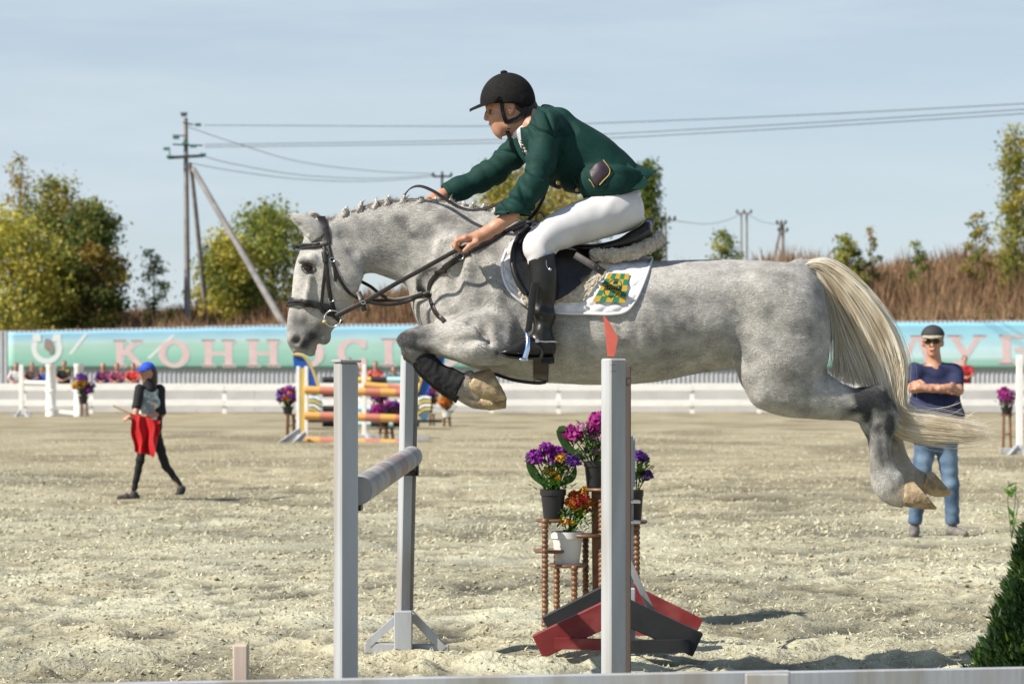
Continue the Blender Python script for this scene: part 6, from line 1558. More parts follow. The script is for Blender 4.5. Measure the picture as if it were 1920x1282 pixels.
    if cap is not None:
        b_ = Field(hd - .25, hd + .28, max(h, .008) * .8); b_.ell(X(-.006, 0, .055), (.101 * s_, .101 * s_, .098 * s_), .01); b_.half(X(0, 0, .058), -up)
        V, q_ = b_.mesh(); c_ = mesh('cap', V, q_, cap, root)
        mb = MB(); rim = []
        for i in range(13):
            a = -1.25 + 2.5 * i / 12; rim.append((X(.088 * math.cos(a), .092 * math.sin(a), .062), X(.088 * math.cos(a) + .075 * max(0, math.cos(a * 1.1)), .092 * math.sin(a) * .98, .062 - .022 * max(0, math.cos(a)))))
        for i in range(12):
            a, b2, c2, d2 = rim[i][0], rim[i][1], rim[i + 1][1], rim[i + 1][0]; mb.prism([a, b2, c2, d2], -up * .006)
        mb.build('cap_peak', cl.get('peak', cap), c_, True)
    if h < .015:
        for q in (-1, 1): MB().ell(X(.070, .031 * q, .006), (.0125,) * 3, 10, 8).build('eye', M_white, root, True)
        mb = MB(); mb.tube([X(.083, -.025, -.062), X(.091, 0, -.061), X(.083, .025, -.062)], .005, 6); mb.build('lips', M_lip, root, True)
        for q in (-1, 1): mb = MB(); mb.tube([X(.086, .014 * q, .026), X(.083, .046 * q, .026)], .004, 5); mb.build('eyebrow', M_hair, root, True)
    return X

# the man with folded arms
dm = 20.5
def M_(px, py, y=0.0): return P(px, py, dm + y)
MAN = empty('person', (P(1752, 0, dm)[0], dm, 0), 'man in navy T-shirt, jeans and peaked cap standing with folded arms behind the horse\'s tail', 'person')
J = dict(head=M_(1749, 637, 0), face=(-.22, -1, 0), shoL=M_(1717, 689, .0), shoR=M_(1790, 689, .02), elbL=M_(1712, 722, -.10), elbR=M_(1797, 726, -.10), wriL=M_(1768, 722, -.235), wriR=M_(1738, 722, -.21),
         hipL=M_(1737, 815), hipR=M_(1772, 815), kneL=M_(1725, 905, -.02), kneR=M_(1783, 905, -.02), ankL=M_(1715, 984), ankR=M_(1786, 984), footL=(-.25, -1, 0), footR=(.55, -1, 0),
         handL=(1, .15, .12), handR=(-1, .25, .25), curlL=(0, .7, -.3), curlR=(0, .8, -.2))
J['ankL'][2] = J['ankR'][2] = .075
M_cap = mat('dark_cap', (.03, .03, .035), rough=.8)
X = figure(MAN, J, 1.79, .011, dict(shirt=M_navy, trousers=M_denim, peak=mat('striped_peak', (.30, .26, .12), (.44, .43, .38), .8, 60, detail=0)), belly=.075, hair=mat('grey_hair', (.22, .20, .18), rough=.7), cap=M_cap, shoe=M_shoe, cuff=.42)
mb = MB()
for q in (-1, 1): mb.ell(X(.092, .034 * q, .008), (.03, .008, .02), 12, 8)
mb.tube([X(.098, -.015, .014), X(.1, 0, .016), X(.098, .015, .014)], .004, 5)
for q in (-1, 1): mb.tube([X(.09, .06 * q, .014), X(.03, .085 * q, .012), X(-.01, .086 * q, .008)], .004, 5)
o = mb.build('sunglasses', M_lens, MAN, True)
MAN.location.z -= .025
# the girl carrying the red flag
dg = 26.4
def G_(px, py, y=0.0): return P(px, py, dg + y)
GIRL = empty('person', (P(290, 0, dg)[0], dg, 0), 'girl in blue cap and black leggings walking with a red flag across the sand', 'person')
J = dict(head=G_(276, 697), face=(-.75, -.75, 0), shoL=G_(262, 729, -.10), shoR=G_(299, 731, .08), elbL=G_(256, 762, -.17), elbR=G_(303, 772, .02), wriL=G_(252, 779, -.26), wriR=G_(268, 777, -.19),
         hipL=G_(274, 800, -.08), hipR=G_(289, 800, .08), kneL=G_(263, 858, -.06), kneR=G_(310, 868, .06), ankL=G_(251, 922, .0), ankR=G_(339, 914, .06), footL=(-1, -.25, 0), footR=(-.6, -.1, -.75),
         handL=(-.7, -.6, .1), handR=(-1, -.1, 0))
J['ankL'][2] = .07; J['ankR'][2] = .13
M_vest = cloth('grey_green_print', (.20, .26, .26), (.62, .66, .64), scale=12, lo=.42, hi=.58)
X = figure(GIRL, J, 1.54, .010, dict(shirt=M_vest, trousers=M_blk), long_sleeve=False, hair=M_hair, hairlong=True, cap=mat('blue_cap', (.012, .07, .50), rough=.8), narrow=.77, cuff=.02)
GIRL.location.z -= .022
t = Field(G_(235, 815, -.4), G_(325, 700, .35), .008)
for q in 'LR': t.chain([(*J['sho' + q], .056), (*J['elb' + q], .047), (*(J['elb' + q] * .75 + J['wri' + q] * .25), .042)], .02, flat1=True)
t.cone(J['head'] + (0, 0, -.075), (J['shoL'] + J['shoR']) / 2, .052, .075, .03); t.cone(G_(287, 765, .05), G_(287, 800, 0), .098, .10, .03); t.cone(J['shoR'], G_(290, 778, .06), .06, .085, .03)
V, q_ = t.mesh(); mesh('black_top', V, q_, M_blk, GIRL)
FLG = empty('signal_flag', G_(250, 780, -.3), 'red signal flag on a pale wooden stick held in the girl\'s hand', 'flag')
mb = MB(); mb.tube([G_(212, 760, -.32), G_(262, 782, -.26)], .012, 8); mb.build('stick', mat('pale_wood', (.60, .45, .27), rough=.6), FLG, True)
M_red = mat('red_cloth', (.62, .012, .018), (.5, .008, .012), .75, 8, bump=.2, bscale=20, bdist=.01, trans=.2)
rows = []
for k in range(26):
    f = k / 25; x0_ = np.interp(f, [0, 1], [243, 301]); top = np.interp(f, [0, .35, 1], [775, 779, 789]); bot = np.interp(f, [0, .3, .55, .75, 1], [846, 850, 852, 858, 806]); fold = .06 * math.sin(f * 15) + .02 * math.sin(f * 37)
    rows.append([G_(np.interp(f, [0, 1], [243, 299]) + (8 * (1 - f)) * v_ + 2 * math.sin(9 * v_ + f * 7), top + (bot - top) * v_, -.30 + fold * (.3 + .7 * v_) - .02) for v_ in np.linspace(0, 1, 14)])
T = np.array(rows); a, b_ = T.shape[:2]; V = np.r_[T.reshape(-1, 3), T.reshape(-1, 3) + (0, .005, 0)]; Fc = []
for i in range(a - 1):
    for j in range(b_ - 1): q = (i * b_ + j, i * b_ + j + 1, (i + 1) * b_ + j + 1, (i + 1) * b_ + j); Fc += [q, tuple(x + a * b_ for x in q[::-1])]
mesh('flag_cloth', V, Fc, M_red, FLG)
# spectators along the far fence
def plaid(nm, c1, c2): return cloth(nm, c1, c2, scale=7, detail=0, lo=.46, hi=.54)
M_fair = mat('fair_hair', (.25, .16, .08), rough=.6); M_br = mat('brown_hair', (.07, .04, .025), rough=.6)
def spectator(px, ytop, d, label, shirt, hair, trousers=M_denim, turn=0.0, long_=False, hairlong=False, lean=.08, skin=None):
    zt = zpx(ytop, d); x = P(px, 0, d)[0]; s_ = zt / 1.78
    root = empty('person', (x, d, 0), label, 'person', 'spectators along the far fence')
    L = lambda a, b_, c: np.array((x + a * s_, d + b_, c * s_))
    J = dict(head=L(0, -lean - .03, 1.66), face=(math.sin(turn), -math.cos(turn), 0), shoL=L(-.18, -lean, 1.43), shoR=L(.18, -lean, 1.43), elbL=L(-.25, -.18 - lean, 1.2), elbR=L(.25, -.18 - lean, 1.2), wriL=L(-.08, -.36 - lean, 1.12), wriR=L(.10, -.36 - lean, 1.13),
             hipL=L(-.09, 0, .92), hipR=L(.09, 0, .92), kneL=L(-.10, -.02, .5), kneR=L(.10, -.02, .5), ankL=L(-.11, 0, .085), ankR=L(.11, 0, .085))
    figure(root, J, 1.78 * s_, .026, dict(shirt=shirt, trousers=trousers, skin=skin or M_skin), hair=hair, hairlong=hairlong, long_sleeve='full' if long_ else False)
sd_ = DBo + .75
spectator(31, 681, sd_, 'person in a white shirt, first from the left behind the fence', cloth('white_tee', (.66, .66, .68)), M_br)
spectator(61, 679, sd_, 'person in a brown shirt between the white and blue shirts', cloth('brown_tee', (.10, .065, .055)), M_fair, turn=.5)
spectator(79, 687, sd_, 'person in a bright blue shirt behind the white pillars', cloth('blue_tee', (.03, .10, .40)), M_br, turn=.6)
spectator(121, 677, sd_, 'person in a black shirt with a yellow print between the two white pillars', cloth('black_yellow_print', (.012, .012, .014), (.40, .36, .05), scale=4, lo=.6, hi=.64), M_br)
spectator(194, 681, sd_, 'long haired person in a dark magenta plaid shirt', plaid('magenta_plaid', (.16, .02, .06), (.05, .02, .12)), M_fair, hairlong=True, long_=True)
spectator(220, 681, sd_, 'person in a pink plaid shirt between the magenta and the red one', plaid('pink_plaid', (.36, .07, .13), (.12, .03, .06)), M_br, long_=True)
spectator(250, 681, sd_, 'person in a red top with a white stripe beside the girl', cloth('red_stripe', (.50, .03, .03), (.6, .55, .55), scale=3, lo=.6, hi=.64), M_br)
spectator(655, 672, sd_, 'tall person just above the near post of the white jump', cloth('pink_tee', (.50, .24, .22)), M_br)
spectator(678, 684, sd_, 'person in a pale pink shirt right of the tall one', cloth('pale_tee', (.50, .38, .38)), M_br)
spectator(704, 678, sd_, 'person in a maroon and coral jacket behind the striped poles', cloth('maroon_coral', (.22, .012, .02), (.62, .13, .10), scale=4, lo=.45, hi=.55), M_br, long_=True)
spectator(738, 688, sd_, 'person in a teal shirt behind the far white post', cloth('teal_tee', (.02, .11, .13)), M_br)
spectator(1808, 668, sd_ + .5, 'person in a red shirt just right of the man with folded arms', cloth('crimson_tee', (.45, .02, .03)), M_br)
# ================================================================ JUMPS, FLOWERS AND THE NEAR FENCE
M_paint = mat('weathered_white_paint', (.43, .455, .49), (.36, .385, .42), .55, 5, bump=.5, bscale=30, bdist=.004, stretch=(1, 1, .15), c3=(.30, .29, .275), s3=6)
M_wood = mat('raw_wood', (.42, .30, .22), (.34, .24, .17), .8, 12, bump=.4, bscale=40, bdist=.003, stretch=(1, 1, .1))
M_cup = mat('black_cup', (.012, .012, .013), rough=.5)
RZ = lambda a: np.array(((math.cos(a), -math.sin(a), 0), (math.sin(a), math.cos(a), 0), (0, 0, 1)))
YAW = R(25)
def post_mesh(px, ytop, d, w, dep, zb=-.02, m=M_paint, parent=None, name='post', bev=.006):
    x = P(px, 0, d)[0]; zt = zpx(ytop, d)
    mb = MB(); mb.box((x, d, (zt + zb) / 2), (w, dep, zt - zb), RZ(YAW), bev=bev); return mb.build(name, m, parent), x, zt
DN, DFAR = 8.75, 11.6
def standard(label, px, ytop, d, w, dep, cat='jump stand', group='stands of the white jump'):
    root = empty('jump_stand', (P(px, 0, d)[0], d, 0), label, cat, group)
    o, x, zt = post_mesh(px, ytop, d, w, dep, parent=root)
    return root, x, zt
# nearer jump element: near post, far post with its triangular foot, striped pole
A1, xa, za = standard('near white jump post by the horse\'s chest, holding the pole end', 648.5, 680, DN, .070, .075)
MB().box((xa + .002, DN, za + .006), (.084, .089, .012), RZ(YAW), bev=.003).build('post_cap', M_paint, A1)
c = P(676, 925, DN + .12); mb = MB(); mb.box(c + (-.02, 0, -.05), (.05, .13, .02)); mb.box(c + (-.045, 0, 0), (.012, .12, .13)); mb.build('pole_cup', M_cup, A1)
B1 = empty('jump_stand', (P(757, 0, DFAR)[0], DFAR, 0), 'far white jump post on a triangular foot, left of the flowers', 'jump stand', 'stands of the white jump')
xb, zb = P(757, 0, DFAR)[0], zpx(664, DFAR); _bt = P(764.5, 0, DFAR)[0]
mb = MB(); mb.beam((P(754, 0, DFAR)[0], DFAR, -.02), (_bt, DFAR, zb), .052, .06, up=(math.sin(YAW), -math.cos(YAW), 0), bev=.005); mb.build('post', M_paint, B1)
x2 = xb
mb = MB(); mb.beam((P(768, 0, DFAR)[0], DFAR + .02, 0), (_bt + .04, DFAR + .02, zb - .03), .022, .06, up=(0, -1, 0), bev=.003); mb.build('dark_side_strip', mat('grey_strip', (.22, .21, .20), (.15, .145, .14), .7, 5), B1)  # darker grey strip along the right face of the post
base = lambda px, py, d=DFAR: P(px, py, d)
mb = MB(); mb.beam(base(757, 1148, DFAR - .05), base(690, 1206, DFAR - .05), .035, .055, up=(0, 1, 0)); mb.build('foot_brace', M_paint, B1)
mb = MB(); mb.beam(base(768, 1148, DFAR - .05), base(832, 1216, DFAR - .05), .035, .055, up=(0, 1, 0)); mb.build('foot_brace', M_paint, B1)
mb = MB(); mb.beam(base(684, 1213, DFAR - .05), base(842, 1218, DFAR - .05), .05, .05, bev=.004); mb.build('foot_bar', M_paint, B1)
MB().box(base(756, 1188, DFAR - .11), (.085, .05, .22), bev=.004).build('foot_block', M_paint, B1)
c = P(771, 873, DFAR - .1); mb = MB(); mb.box(c + (0, 0, -.035), (.06, .14, .02)); mb.box(c + (.03, -.02, -.01), (.012, .1, .07)); mb.build('pole_cup', M_cup, B1)
POLE = empty('jump_pole', P(715, 890, 10.1), 'weathered grey white pole with faded red bands lying between the near and far posts', 'pole', 'jump poles')
pa, pb = P(672, 920, DN + .05), P(772, 856, DFAR - .02)
M_polew = mat('worn_pole_paint', (.30, .30, .31), (.20, .20, .21), .7, 9, bump=.4, bscale=30, bdist=.003, c3=(.38, .37, .36), s3=5); M_poler = mat('faded_red', (.33, .20, .19), (.28, .25, .25), .7, 9)
fr_ = [0, .30, .36, .52, .66, 1.0]
for k in range(5):
    a, b_ = pa + (pb - pa) * fr_[k], pa + (pb - pa) * fr_[k + 1]
    MB().tube([a, a + (b_ - a) * .5, b_ - (b_ - a) * .002], .052, 20).build('pole_band', M_poler if k % 2 else M_polew, POLE, True)
# second element: post with the red flag, far stand with red and black feet
A2, xa2, za2 = standard('white jump post in front of the horse\'s belly with a red flag on top', 1151, 672, DN, .070, .075)
MB().box((xa2 + .052, DN + .015, za2 / 2 - .01), (.018, .075, za2 - .03), bev=.003).build('dark_side_strip', mat('brown_strip', (.10, .075, .065), rough=.8), A2)  # dark brown strip along the right side of the post
# pencilled mark H near the post top
mb = MB(); q = P(1150, 690, DN - .045)
mb.box(q + (0, 0, .012), (.022, .001, .003)); mb.box(q + (0, 0, -.012), (.022, .001, .003)); mb.box(q, (.003, .001, .026)); mb.build('painted_mark', mat('pencil', (.12, .12, .14), rough=.8), A2)
FL = empty('red_flag', (xa2, DN, za2), 'small red pennant fixed on top of the post before the horse\'s belly', 'flag')
M_flag = mat('red_flag_cloth', (.85, .26, .20), rough=.6, trans=.5, c2=(.82, .22, .17))
mb = MB(); yy = DN - .01
pr = [(1131, 590), (1144, 606), (1159, 634), (1152, 668), (1139, 668), (1136, 632)]
mb.prism([P(a, b_, yy) for a, b_ in pr], (0, .006, 0)); mb.build('pennant', M_flag, FL)
C2 = empty('jump_stand', (P(1186, 0, DFAR)[0], DFAR, 0), 'far jump stand with red and black wooden feet behind the flower pots', 'jump stand', 'stands of the white jump')
post_mesh(1178, 815, DFAR, .035, .05, parent=C2)
M_rp = mat('red_paint', (.20, .016, .018), (.14, .011, .013), .6, 8, bump=.3, bscale=30, bdist=.003, c3=(.24, .045, .045), s3=6); M_kp = mat('black_paint', (.010, .011, .015), (.018, .019, .022), .6, 8, bump=.3, bscale=30, bdist=.003)
def leg(pa_, pb_, d, m, w=.12, t=.05): mb = MB(); mb.beam(P(*pa_, d), P(*pb_, d), t, w, bev=.004); mb.build('foot_board', m, C2)
leg((1158, 1140), (1008, 1212), DFAR - .18, M_rp); leg((1152, 1136), (1308, 1208), DFAR - .23, M_kp); leg((1158, 1108), (1026, 1176), DFAR + .52, M_kp, .12); leg((1150, 1102), (1308, 1180), DFAR + .47, M_rp, .12)
mb = MB(); mb.beam(P(1040, 1205, DFAR - .25), P(1158, 1208, DFAR - .25), .05, .05); mb.build('foot_board', M_rp, C2); mb = MB(); mb.beam(P(1158, 1212, DFAR - .27), P(1292, 1210, DFAR - .27), .05, .06); mb.build('foot_board', M_kp, C2)
mb = MB(); mb.beam(P(1150, 1178, DFAR + .45), P(1270, 1180, DFAR + .45), .05, .06); mb.build('foot_board', M_rp, C2)
mb = MB(); mb.beam(P(1172, 1040, DFAR - .1), P(1217, 1135, DFAR - .06), .03, .075, up=(0, 1, 0)); mb.build('diagonal_brace', M_paint, C2); mb = MB(); mb.beam(P(1217, 1135, DFAR - .06), P(1262, 1196, DFAR - .02), .03, .07, up=(0, 1, 0)); mb.build('diagonal_brace', M_wood, C2)
for y_ in (940, 978):
    c = P(1186, y_, DFAR - .06); mb = MB(); mb.box(c, (.07, .10, .012)); mb.box(c + (-.03, 0, -.03), (.012, .09, .06)); mb.build('pole_cup', M_steel, C2)
MB().box(P(1179, 1165, DFAR - .12), (.06, .05, .32), bev=.004).build('foot_block', M_paint, C2)
MB().box(P(1185, 866, DFAR + .05), (.03, .03, .24), bev=.004).build('side_board', M_paint, C2)

# flower stand with potted flowers
M_tw = mat('turned_wood', (.22, .105, .045), (.13, .06, .03), .45, 20, bump=.2, bscale=30)
M_top = mat('stand_top', (.20, .10, .05), (.13, .065, .035), .4, 10)
M_potb = mat('black_plastic_pot', (.016, .016, .018), rough=.45); M_potw = mat('white_plastic_pot', (.72, .71, .69), (.62, .61, .60), .5, 6)
DS = 12.9
ST = empty('plant_stand', (P(1090, 0, DS)[0], DS, 0), 'tiered wooden plant stand with turned legs under the flower pots by the jump', 'plant stand')
def turned(px, ytop, d, zb=0.0, r_=.018):
    x = P(px, 0, d)[0]; zt = zpx(ytop, d); n = max(4, int((zt - zb) / .026)); prof = []
    for k in range(n * 4 + 1):
        z = (zt - zb) * k / (n * 4); ph = (k % 4); prof.append((r_ * (.74, .96, 1.05, .93)[ph] * (1.15 if k < 6 or k > n * 4 - 6 else 1), z))
    MB().lathe((x, d, zb), prof, 10).build('leg', M_tw, ST, True)
def plate(px, y, d, rpx, t=.018):
    c = P(px, y, d); rr = rpx / F * d; MB().lathe(c, [(rr * .9, -t), (rr, -t * .6), (rr, -.003), (rr * .97, 0)], 24).build('shelf', M_top, ST, True)
for q in ((1022, 972, DS - .12), (1044, 1030, DS + .12), (1077, 1060, DS - .1), (1098, 1000, DS + .1), (1128, 915, DS - .05), (1134, 915, DS + .16), (1194, 975, DS), (1186, 975, DS + .18)): turned(*q)
for q in ((1036, 972, DS, 32), (1034, 1029, DS, 34), (1064, 1056, DS, 36), (1100, 1000, DS, 34), (1135, 914, DS, 42), (1188, 975, DS, 26)): plate(*q)
mb = MB(); mb.beam(P(1122, 916, DS + .05), P(1124, 1112, DS + .05), .05, .075, up=(1, 0, 0), bev=.004); mb.build('column', M_tw, ST)
# flowers: petals in heads, leaves and a pot
def petal_head(mb, c, r_, rg, n=26, dome=True):
    mb.ell(c, (r_ * .62, r_ * .62, r_ * .5), 10, 6); n = int(n * 2.4)
    for k in range(n):
        ph = rg.random() * 6.28; el = math.acos(1 - rg.random() * 1.1); d = np.array((math.sin(el) * math.cos(ph), math.sin(el) * math.sin(ph), math.cos(el)))
        u = np.cross(d, rg.normal(size=3)); u /= np.linalg.norm(u); v = np.cross(d, u); p = c + d * r_ * (.65 + .35 * rg.random()); s_ = r_ * .5
        tip = p + (u * .8 + d * .6) * s_
        mb.add([p - v * s_ * .55, p + u * s_ * .45 + d * s_ * .2 - v * s_ * .5, tip, p + u * s_ * .45 + d * s_ * .2 + v * s_ * .5, p + v * s_ * .55], [(0, 1, 2), (0, 2, 4), (4, 2, 3)])
def leafs(mb, c, n, spread, ln, rg, upb=.5, w=.34):
    for k in range(n):
        ph = rg.random() * 6.28; el = rg.random() * 1.2 + .1; d = np.array((math.cos(ph) * math.cos(el * upb), math.sin(ph) * math.cos(el * upb), math.sin(el)));
        p = c + rg.normal(size=3) * spread * (1, 1, .6); u = np.cross(d, (0, 0, 1.0)); u /= np.linalg.norm(u) + 1e-9; l = ln * (.6 + .7 * rg.random()); dr = np.array((0, 0, -.18 * l))
        mb.add([p, p + d * l * .45 + u * l * w * .5, p + d * l + dr, p + d * l * .45 - u * l * w * .5, p + d * l * .45 + dr * -.2], [(0, 1, 4), (1, 2, 4), (4, 2, 3), (0, 4, 3)])
def fm(nm, c): return mat('petal_' + nm, c, tuple(v * .6 for v in c), .6, 60, trans=.3)
M_pur, M_vio, M_mag, M_pk, M_yel, M_org, M_redp, M_grl, M_brl = fm('purple', (.30, .02, .38)), fm('violet', (.13, .03, .30)), fm('magenta', (.42, .015, .26)), fm('pink', (.62, .32, .5)), fm('yellow', (.80, .42, .01)), fm('orange', (.75, .17, .02)), fm('red', (.55, .04, .03)), fm('leaf', (.045, .12, .022)), fm('bright_leaf', (.12, .30, .03))
def pot(label, px, yb, yt, d, wpx, m, heads, leaves, seed, stems=True, group='potted flowers beside the jumps', det=1.0, name='flower_pot', big=(), r2=1.0):
    rg = np.random.default_rng(seed); c = P(px, yb, d); zt = zpx(yt, d); w = wpx / F * d / 2; hh = zt - c[2]
    root = empty(name, c, label, 'potted plant', group)
    n = 24 if det >= 1 else 12
    mb = MB(); mb.lathe(c, [(w * .72, 0), (w * .9, hh * .78), (w * .98, hh * .80), (w, hh), (w * .93, hh), (w * .9, hh * .9)], n); mb.build('pot', m, root, True)
    for nm, mt_, lst in heads:
        for (hx, hy, hr) in lst:
            mb = MB(); hc = P(hx, hy, d + rg.normal() * w * .35); petal_head(mb, hc, hr * 1.3 / F * d * r2, rg, int(30 * det)); mb.build('flower_head', mt_, root)
    if stems:
        mb = MB()
        for nm, mt_, lst in heads:
            for (hx, hy, hr) in lst: mb.tube([P(px + (hx - px) * .25, yt + 2, d), P(px + (hx - px) * .6, (hy + yt) / 2, d), P(hx, hy, d)], .0035 * d / 12, 5)
        mb.build('stems', M_grl, root, True)
    for k_, (lx, ly, n_, sp, ln, mt_) in enumerate(leaves):
        mb = MB(); leafs(mb, P(lx, ly, d), int(n_ * 1.8 * det), sp * 1.05 / F * d, ln * 1.15 / F * d, rg); mb.build('foliage', mt_, root)
    for (pts, wd) in big:
        mb = MB(); qq = np.array([P(a, b_, d - .03) for a, b_ in catmull(pts, 10)]); strap(mb, qq, wd / F * d * np.sin(np.linspace(.25, math.pi - .05, 10)), .003, nrm=np.tile((.2, -1., .3), (10, 1))); mb.build('leaf', M_grl, root, True)
    return root
pot('black pot of purple and yellow flowers on the left shelf of the plant stand', 1037, 971, 917, DS, 50, M_potb,
    [('p', M_pur, [(1005, 862, 14), (1040, 865, 9), (1035, 850, 11), (1025, 842, 10), (1048, 850, 10)]), ('v', M_vio, [(1068, 858, 12), (1074, 868, 11), (1062, 850, 10)]), ('y', M_yel, [(1053, 856, 7), (1050, 862, 7), (1063, 857, 6), (1028, 885, 8), (1040, 893, 8), (1056, 878, 8), (1046, 899, 6)])],
    [(1040, 908, 70, 12, 16, M_brl), (1040, 888, 60, 18, 15, M_grl), (1050, 870, 40, 18, 12, M_grl)], 71, big=[([(1034, 915), (1008, 895), (994, 872), (989, 848)], 18), ([(1048, 910), (1072, 895), (1080, 872)], 14)])
pot('black pot of magenta and pink flowers, topmost on the plant stand', 1116, 913, 864, DS, 44, M_potb,
    [('m', M_mag, [(1072, 818, 15), (1108, 806, 12), (1124, 800, 15), (1118, 790, 12), (1130, 788, 12), (1140, 806, 12)]), ('k', M_pk, [(1095, 806, 8), (1116, 820, 10), (1128, 823, 8), (1116, 848, 9), (1088, 800, 6)])],
    [(1112, 850, 70, 20, 16, M_grl), (1105, 830, 60, 22, 15, M_grl), (1125, 835, 40, 16, 14, M_brl)], 72, big=[([(1098, 860), (1066, 840), (1052, 812), (1056, 803), (1070, 805)], 18)])
pot('black pot with a violet flower and broad dark leaves on the right shelf', 1192, 974, 918, DS, 30, M_potb, [('v', M_vio, [(1196, 858, 11), (1206, 862, 8), (1212, 895, 10)])], [(1198, 895, 46, 12, 18, M_grl), (1202, 880, 26, 10, 16, M_grl)], 73)
pot('white pot of orange and red flowers below the black pots', 1064, 1057, 996, DS, 62, M_potw, [('o', M_org, [(1092, 932, 10), (1100, 945, 10), (1072, 946, 10), (1080, 955, 8), (1076, 930, 8)]), ('r', M_redp, [(1098, 938, 7), (1084, 944, 8), (1100, 958, 6)]), ('y', M_yel, [(1096, 920, 6), (1092, 962, 6), (1058, 980, 6), (1072, 982, 5)])],
    [(1080, 965, 70, 18, 15, M_brl), (1070, 982, 50, 18, 12, M_grl)], 74)

# the jump with yellow stand and orange poles
DY = 50.5
M_yp = mat('yellow_paint', (.66, .48, .10), (.58, .42, .10), .55, 4); M_op = mat('orange_paint', (.66, .36, .10), rough=.5); M_rdp = mat('brick_red_paint', (.52, .19, .13), rough=.5); M_lb = mat('pale_blue_paint', (.42, .66, .74), rough=.5); M_bl = mat('deep_blue_paint', (.008, .085, .40), rough=.5)
def far_stand(label, px, yt, yb, d, wpx, m, braces=(), edge=None, group='stands of the far jumps'):
    root = empty('jump_stand', (P(px, 0, d)[0], d, 0), label, 'jump stand', group); x = P(px, 0, d)[0]; zt = zpx(yt, d); w = wpx / F * d
    MB().box((x, d, zt / 2), (w, .10, zt), bev=.008).build('post', m, root)
    if edge:
        for s_ in (-1, 1): MB().box((x + s_ * (w / 2 + .035), d, zt / 2 + .02), (.07, .12, zt + .04), bev=.005).build('side_board', edge, root)
    for (xa_, ya_, xb_, yb_) in braces: mb = MB(); mb.beam(P(xa_, ya_, d - .3), P(xb_, yb_, d - .6), .06, .10); mb.build('foot_brace', M_paint, root)
    mb = MB(); mb.beam((x - .35, d - .02, .05), (x + .35, d - .02, .05), .1, .1, bev=.006); mb.build('foot_bar', M_paint, root)
    return root
far_stand('yellow jump stand with white edges and slanting white feet', 567, 690, 832, DY, 9, M_yp, [(562, 806, 522, 834), (572, 812, 545, 838)], M_wp)
far_stand('slim white jump stand between the two ends of the orange poles', 683, 683, 836, DY + 1.5, 8, M_wp, [(686, 812, 704, 836)])
far_stand('white jump stand at the right end of the orange poles, half hidden', 772, 690, 832, DY, 12, M_wp)
def striped(label, xa_, ya_, xb_, yb_, d, cols, r_=.075, n=5, group='striped jump poles'):
    a, b_ = P(xa_, ya_, d), P(xb_, yb_, d); root = empty('jump_pole', a, label, 'pole', group)
    for k in range(n):
        p0, p1 = a + (b_ - a) * k / n, a + (b_ - a) * (k + .998) / n; MB().tube([p0, (p0 + p1) / 2, p1], r_, 12).build('pole_band', cols[k % len(cols)], root, True)
for y_, lab in ((731, 'uppermost orange and red pole on the yellow stand'), (779, 'middle orange and red pole on the yellow stand'), (826, 'lowest orange and red pole near the ground by the yellow stand')):
    striped(lab, 572, y_, 770, y_ + 6, DY - .12, [M_op, M_rdp, M_op, M_op, M_rdp], .085, 7)
striped('orange pole of the second row right of the slim white stand', 683, 722, 772, 730, DY + 1.3, [M_op, M_op, M_rdp, M_op], .08, 4)
DBj = 62.0
for y_, lab in ((712, 'uppermost pale blue and yellow pole of the blue jump'), (738, 'second pale blue pole of the blue jump'), (766, 'third pale blue pole of the blue jump'), (794, 'lowest pale blue pole of the blue jump')):
    striped(lab, 605, y_, 786, y_, DBj, [M_kp, M_lb, M_yp, M_kp, M_lb] if y_ == 712 else [M_kp, M_lb, M_lb, M_kp, M_lb], .08, 6, 'pale blue jump poles')
def wing(label, sx_, xs_):
    root = empty('jump_wing', P(xs_, 790, DBj), label, 'jump wing', 'peacock wings of the blue jump')
    f = lambda x, y, o=0.0: P(xs_ + sx_ * x, y, DBj + o)
    mb = MB(); oc = catmull([(-28, 664), (-8, 668), (8, 690), (20, 724), (24, 738)], 16); ic = catmull([(-26, 690), (-16, 700), (-4, 720), (6, 738), (8, 744)], 16)
    for k in range(15): mb.prism([f(*oc[k]), f(*oc[k + 1]), f(*ic[k + 1]), f(*ic[k])], (0, .08, 0))
    mb.build('blue_arch', M_bl, root)
    mb = MB(); mb.tube([f(a, b_, -.04) for a, b_ in oc], .035, 6); mb.build('yellow_edge', M_yp, root, True)
    mb = MB(); fan = [(-2, 744), (20, 738), (28, 756), (24, 776), (14, 788), (4, 788), (0, 770)]; mb.prism([f(*q) for q in fan], (0, .07, 0)); mb.build('pale_fan', M_lb, root)
    for k in range(4): mb = MB(); mb.tube([f(-2, 746 + 7 * k, -.05), f(12, 744 + 8 * k, -.05), f(24, 750 + 9 * k, -.05)], .03, 6); mb.build('fan_stripe', M_yp if k % 2 else M_wp, root, True)
    mb = MB(); mb.box(f(10, 789, .05), (.9, .7, .07)); mb.build('wing_base', M_kp, root)
    mb = MB(); mb.prism([f(-10, 696, -.02), f(0, 696, -.02), f(2, 718, -.02), f(-9, 718, -.02)], (0, .05, 0)); mb.build('yellow_panel', M_yp, root)
wing('blue arched jump wing with a pale fan left of the near white post', 1, 577); wing('blue arched jump wing with a pale fan right of the far white post', -1, 806)
